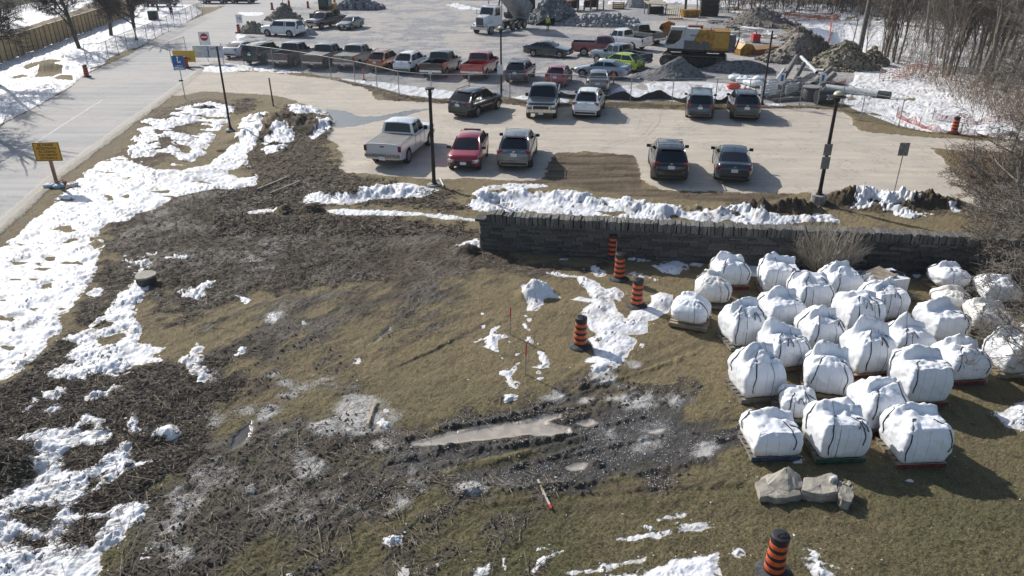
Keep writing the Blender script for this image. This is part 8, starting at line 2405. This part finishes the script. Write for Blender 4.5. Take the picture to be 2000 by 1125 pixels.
# ------------------------------------------------------------------ litter: bark chips and sticks, ice chips, grass blades
def scatter(name, label, n, test, make, m, box, seed):
    r = np.random.RandomState(seed)
    px = r.uniform(box[0], box[2], n * 6); py = r.uniform(box[1], box[3], n * 6)
    u = (px - 1000) / FPX; v = (562.5 - py) / FPX
    t = CAM_H / (_s - v * _c)
    x, y = u * t, (_c + v * _s) * t
    j = np.clip(np.searchsorted(YS, y), 1, NR - 1)
    i = np.clip(np.interp(x / (y + 5.6), US, UI).astype(int), 0, NU - 1)
    k = j * NU + i
    ok = test(k, x, y, r)
    x, y, z = x[ok][:n], y[ok][:n], Z[k][ok][:n]
    V, F = make(x, y, z, r)
    me = bpy.data.meshes.new(name)
    me.vertices.add(len(V)); me.vertices.foreach_set('co', V.astype(np.float32).ravel())
    me.loops.add(F.size); me.loops.foreach_set('vertex_index', F.astype(np.int32).ravel())
    me.polygons.add(len(F)); me.polygons.foreach_set('loop_start', np.arange(0, F.size, F.shape[1], dtype=np.int32))
    me.materials.append(m); me.update(calc_edges=True)
    return link(name, me, None, kind='stuff', label=label)
def sticks(lmin, lmax, wid, upz=.15, bias=None):
    def f(x, y, z, r):
        n = len(x)
        a = r.uniform(0, math.pi, n) if bias is None else r.normal(bias, .7, n)
        L = r.uniform(lmin, lmax, n) * np.where(r.rand(n) < .12, 2.4, 1)
        w = wid * r.uniform(.5, 1.5, n)
        tz = r.normal(0, upz, n)
        d = np.stack([np.cos(a), np.sin(a), tz], 1) * (L / 2)[:, None]
        s_ = np.stack([-np.sin(a), np.cos(a), np.zeros(n)], 1) * w[:, None]
        up_ = np.stack([np.zeros(n), np.zeros(n), w * 1.2], 1)
        c = np.stack([x, y, z + .008 + L * .05], 1)
        V = np.stack([c - d - s_, c - d + s_, c - d + up_, c + d - s_, c + d + s_, c + d + up_], 1).reshape(-1, 3)
        k = np.arange(n)[:, None] * 6
        F = np.concatenate([k + np.array([[0, 3, 5, 2]]), k + np.array([[1, 2, 5, 4]])])
        return V, F
    return f
def chips(smin, smax):
    def f(x, y, z, r):
        n = len(x)
        s_ = r.uniform(smin, smax, n)[:, None]
        c = np.stack([x, y, z + .004], 1)
        P = [np.array([math.cos(q), math.sin(q), 0]) for q in (0, 2.1, 4.2)]
        V = np.stack([c + s_ * (p + r.normal(0, .35, (n, 3)) * [1, 1, .3]) for p in P] + [c + s_ * np.array([0, 0, 1.0])], 1).reshape(-1, 3)
        k = np.arange(n)[:, None] * 4
        F = np.concatenate([k + np.array([[0, 1, 3]]), k + np.array([[1, 2, 3]]), k + np.array([[2, 0, 3]])])
        return V, F
    return f
def blades(hmin, hmax, w):
    def f(x, y, z, r):
        n = len(x)
        Vs = []
        for q in range(3):
            a = r.uniform(0, 6.283, n); h_ = r.uniform(hmin, hmax, n); ln = r.uniform(.5, 1.6, n)
            c = np.stack([x + r.normal(0, .012, n), y + r.normal(0, .012, n), z - .005], 1)
            s_ = np.stack([-np.sin(a), np.cos(a), np.zeros(n)], 1) * w
            tip = c + np.stack([np.cos(a) * h_ * ln, np.sin(a) * h_ * ln, h_], 1)
            Vs.append(np.stack([c - s_, c + s_, tip], 1))
        V = np.concatenate(Vs).reshape(-1, 3)
        F = np.arange(len(V)).reshape(-1, 3)
        return V, F
    return f
MU, MD, SN_, BLT, LOTM, MK = m_mulch, m_mud, snow_sd, built, m_lot, np.maximum(m_milky, m_clear)
def litter_mat(name, cols):
    n = N(name)
    w = n.new("ShaderNodeTexWhiteNoise", noise_dimensions='3D')
    s_ = n.new("ShaderNodeVectorMath", operation='SNAP'); n.link(n.coord(), s_.inputs[0]); s_.inputs[1].default_value = (.06, .06, 5)
    n.link(s_.outputs[0], w.inputs[0])
    cr = n.new("ShaderNodeValToRGB"); n.link(w.outputs[0], cr.inputs[0])
    cr.color_ramp.elements[0].color = (*cols[0], 1); cr.color_ramp.elements[1].color = (*cols[-1], 1)
    for k, c in enumerate(cols[1:-1]):
        e = cr.color_ramp.elements.new((k + 1) / (len(cols) - 1)); e.color = (*c, 1)
    n.link(cr.outputs[0], n.b.inputs['Base Color']); n.b.inputs['Roughness'].default_value = .85
    return n.m
scatter("bark_litter", "bark mulch and splintered wood lying over the mud", 17000, lambda k, x, y, r: (MU[k] > .5) & (SN_[k] < .05) & (BLT[k] < .4) & (MK[k] < .3), sticks(.05, .17, .009, .2, .7), litter_mat("bark_bits", [(.05, .035, .025), (.10, .075, .05), (.16, .125, .085), (.30, .25, .18)]), (-60, 360, 760, 1190), 1)
scatter("twig_litter", "thin twigs and stalks scattered on the churned lawn", 5000, lambda k, x, y, r: ((MD[k] > .4) | (MU[k] > .3)) & (SN_[k] < .3) & (BLT[k] < .4) & (MK[k] < .3), sticks(.12, .42, .006, .1), litter_mat("twig_bits", [(.07, .05, .035), (.20, .16, .11), (.36, .31, .23)]), (-60, 260, 1100, 1190), 2)
scatter("mulch_bits", "bark mulch around the mound and behind the wall", 5000, lambda k, x, y, r: (MU[k] > .4) & (SN_[k] < .05) & (BLT[k] < .4), sticks(.08, .3, .016, .25), litter_mat("mulch_b", [(.04, .03, .022), (.11, .08, .055), (.24, .19, .13)]), (420, 190, 960, 460), 3)
scatter("ice_chips", "small chips of ice thrown over the muddy track", 3000, lambda k, x, y, r: (MD[k] > .6) & (SN_[k] < 0) & (MK[k] < .3) & (r.rand(len(k)) < np.clip(n1[k] * 2.5 + .35, .03, 1)), chips(.006, .018), mat("ice_chip", (.66, .67, .68), .4, var=.1), (560, 740, 1460, 980), 4)
scatter("mud_clods", "clods of dark mud thrown up by tyres", 2600, lambda k, x, y, r: (MD[k] > .5) & (SN_[k] < .0) & (MK[k] < .2) & ((m_wet[k] < .4) | (r.rand(len(k)) < .15)), chips(.012, .05), mat("clod", (.085, .07, .054), .9, var=.5), (100, 640, 1460, 1190), 5)
near_w = lambda y, r: r.rand(len(y)) < np.clip(1.7 - y / 16, .18, 1)
GR = lambda k, x, y, r: (MD[k] < .45) & (MU[k] < .5) & (SN_[k] < .02) & (BLT[k] < .3) & (m_bare[k] < .4) & near_w(y, r)
scatter("grass_blades", "dry winter grass blades standing in the lawn", 52000, GR, blades(.012, .035, .0045), litter_mat("blade_straw", [(.09, .075, .035), (.16, .13, .07), (.26, .21, .125), (.36, .30, .19)]), (-50, 420, 2050, 1190), 6)
scatter("green_grass_blades", "olive green grass blades in the lawn", 30000, lambda k, x, y, r: GR(k, x, y, r) & (r.rand(len(k)) < green[k] + .25), blades(.012, .035, .0045), litter_mat("blade_green", [(.035, .048, .014), (.07, .083, .026), (.12, .125, .045), (.19, .18, .08)]), (-50, 420, 2050, 1190), 7)
scatter("snow_crumbs", "crumbs of snow and ice around the melting patches", 900, lambda k, x, y, r: (SN_[k] < 0) & (SN_[k] > -.14) & (BLT[k] < .4), chips(.008, .028), mat("snow_crumb", (.74, .75, .77), .5, var=.1), (-60, 300, 2050, 1190), 8)
# ------------------------------------------------------------------ thin air haze
hm = bpy.data.materials.new("haze_air"); hm.use_nodes = True
hm.node_tree.nodes.clear()
ho = hm.node_tree.nodes.new("ShaderNodeOutputMaterial"); hv = hm.node_tree.nodes.new("ShaderNodeVolumePrincipled")
hv.inputs['Color'].default_value = (.80, .88, 1.0, 1); hv.inputs['Density'].default_value = .0002; hv.inputs['Anisotropy'].default_value = .2
hm.node_tree.links.new(hv.outputs[0], ho.inputs['Volume'])
MB().box((0, 1270, 7.5), (5400, 2800, 20.0)).build("haze", hm, kind='stuff', label="thin pale air haze over the whole site")
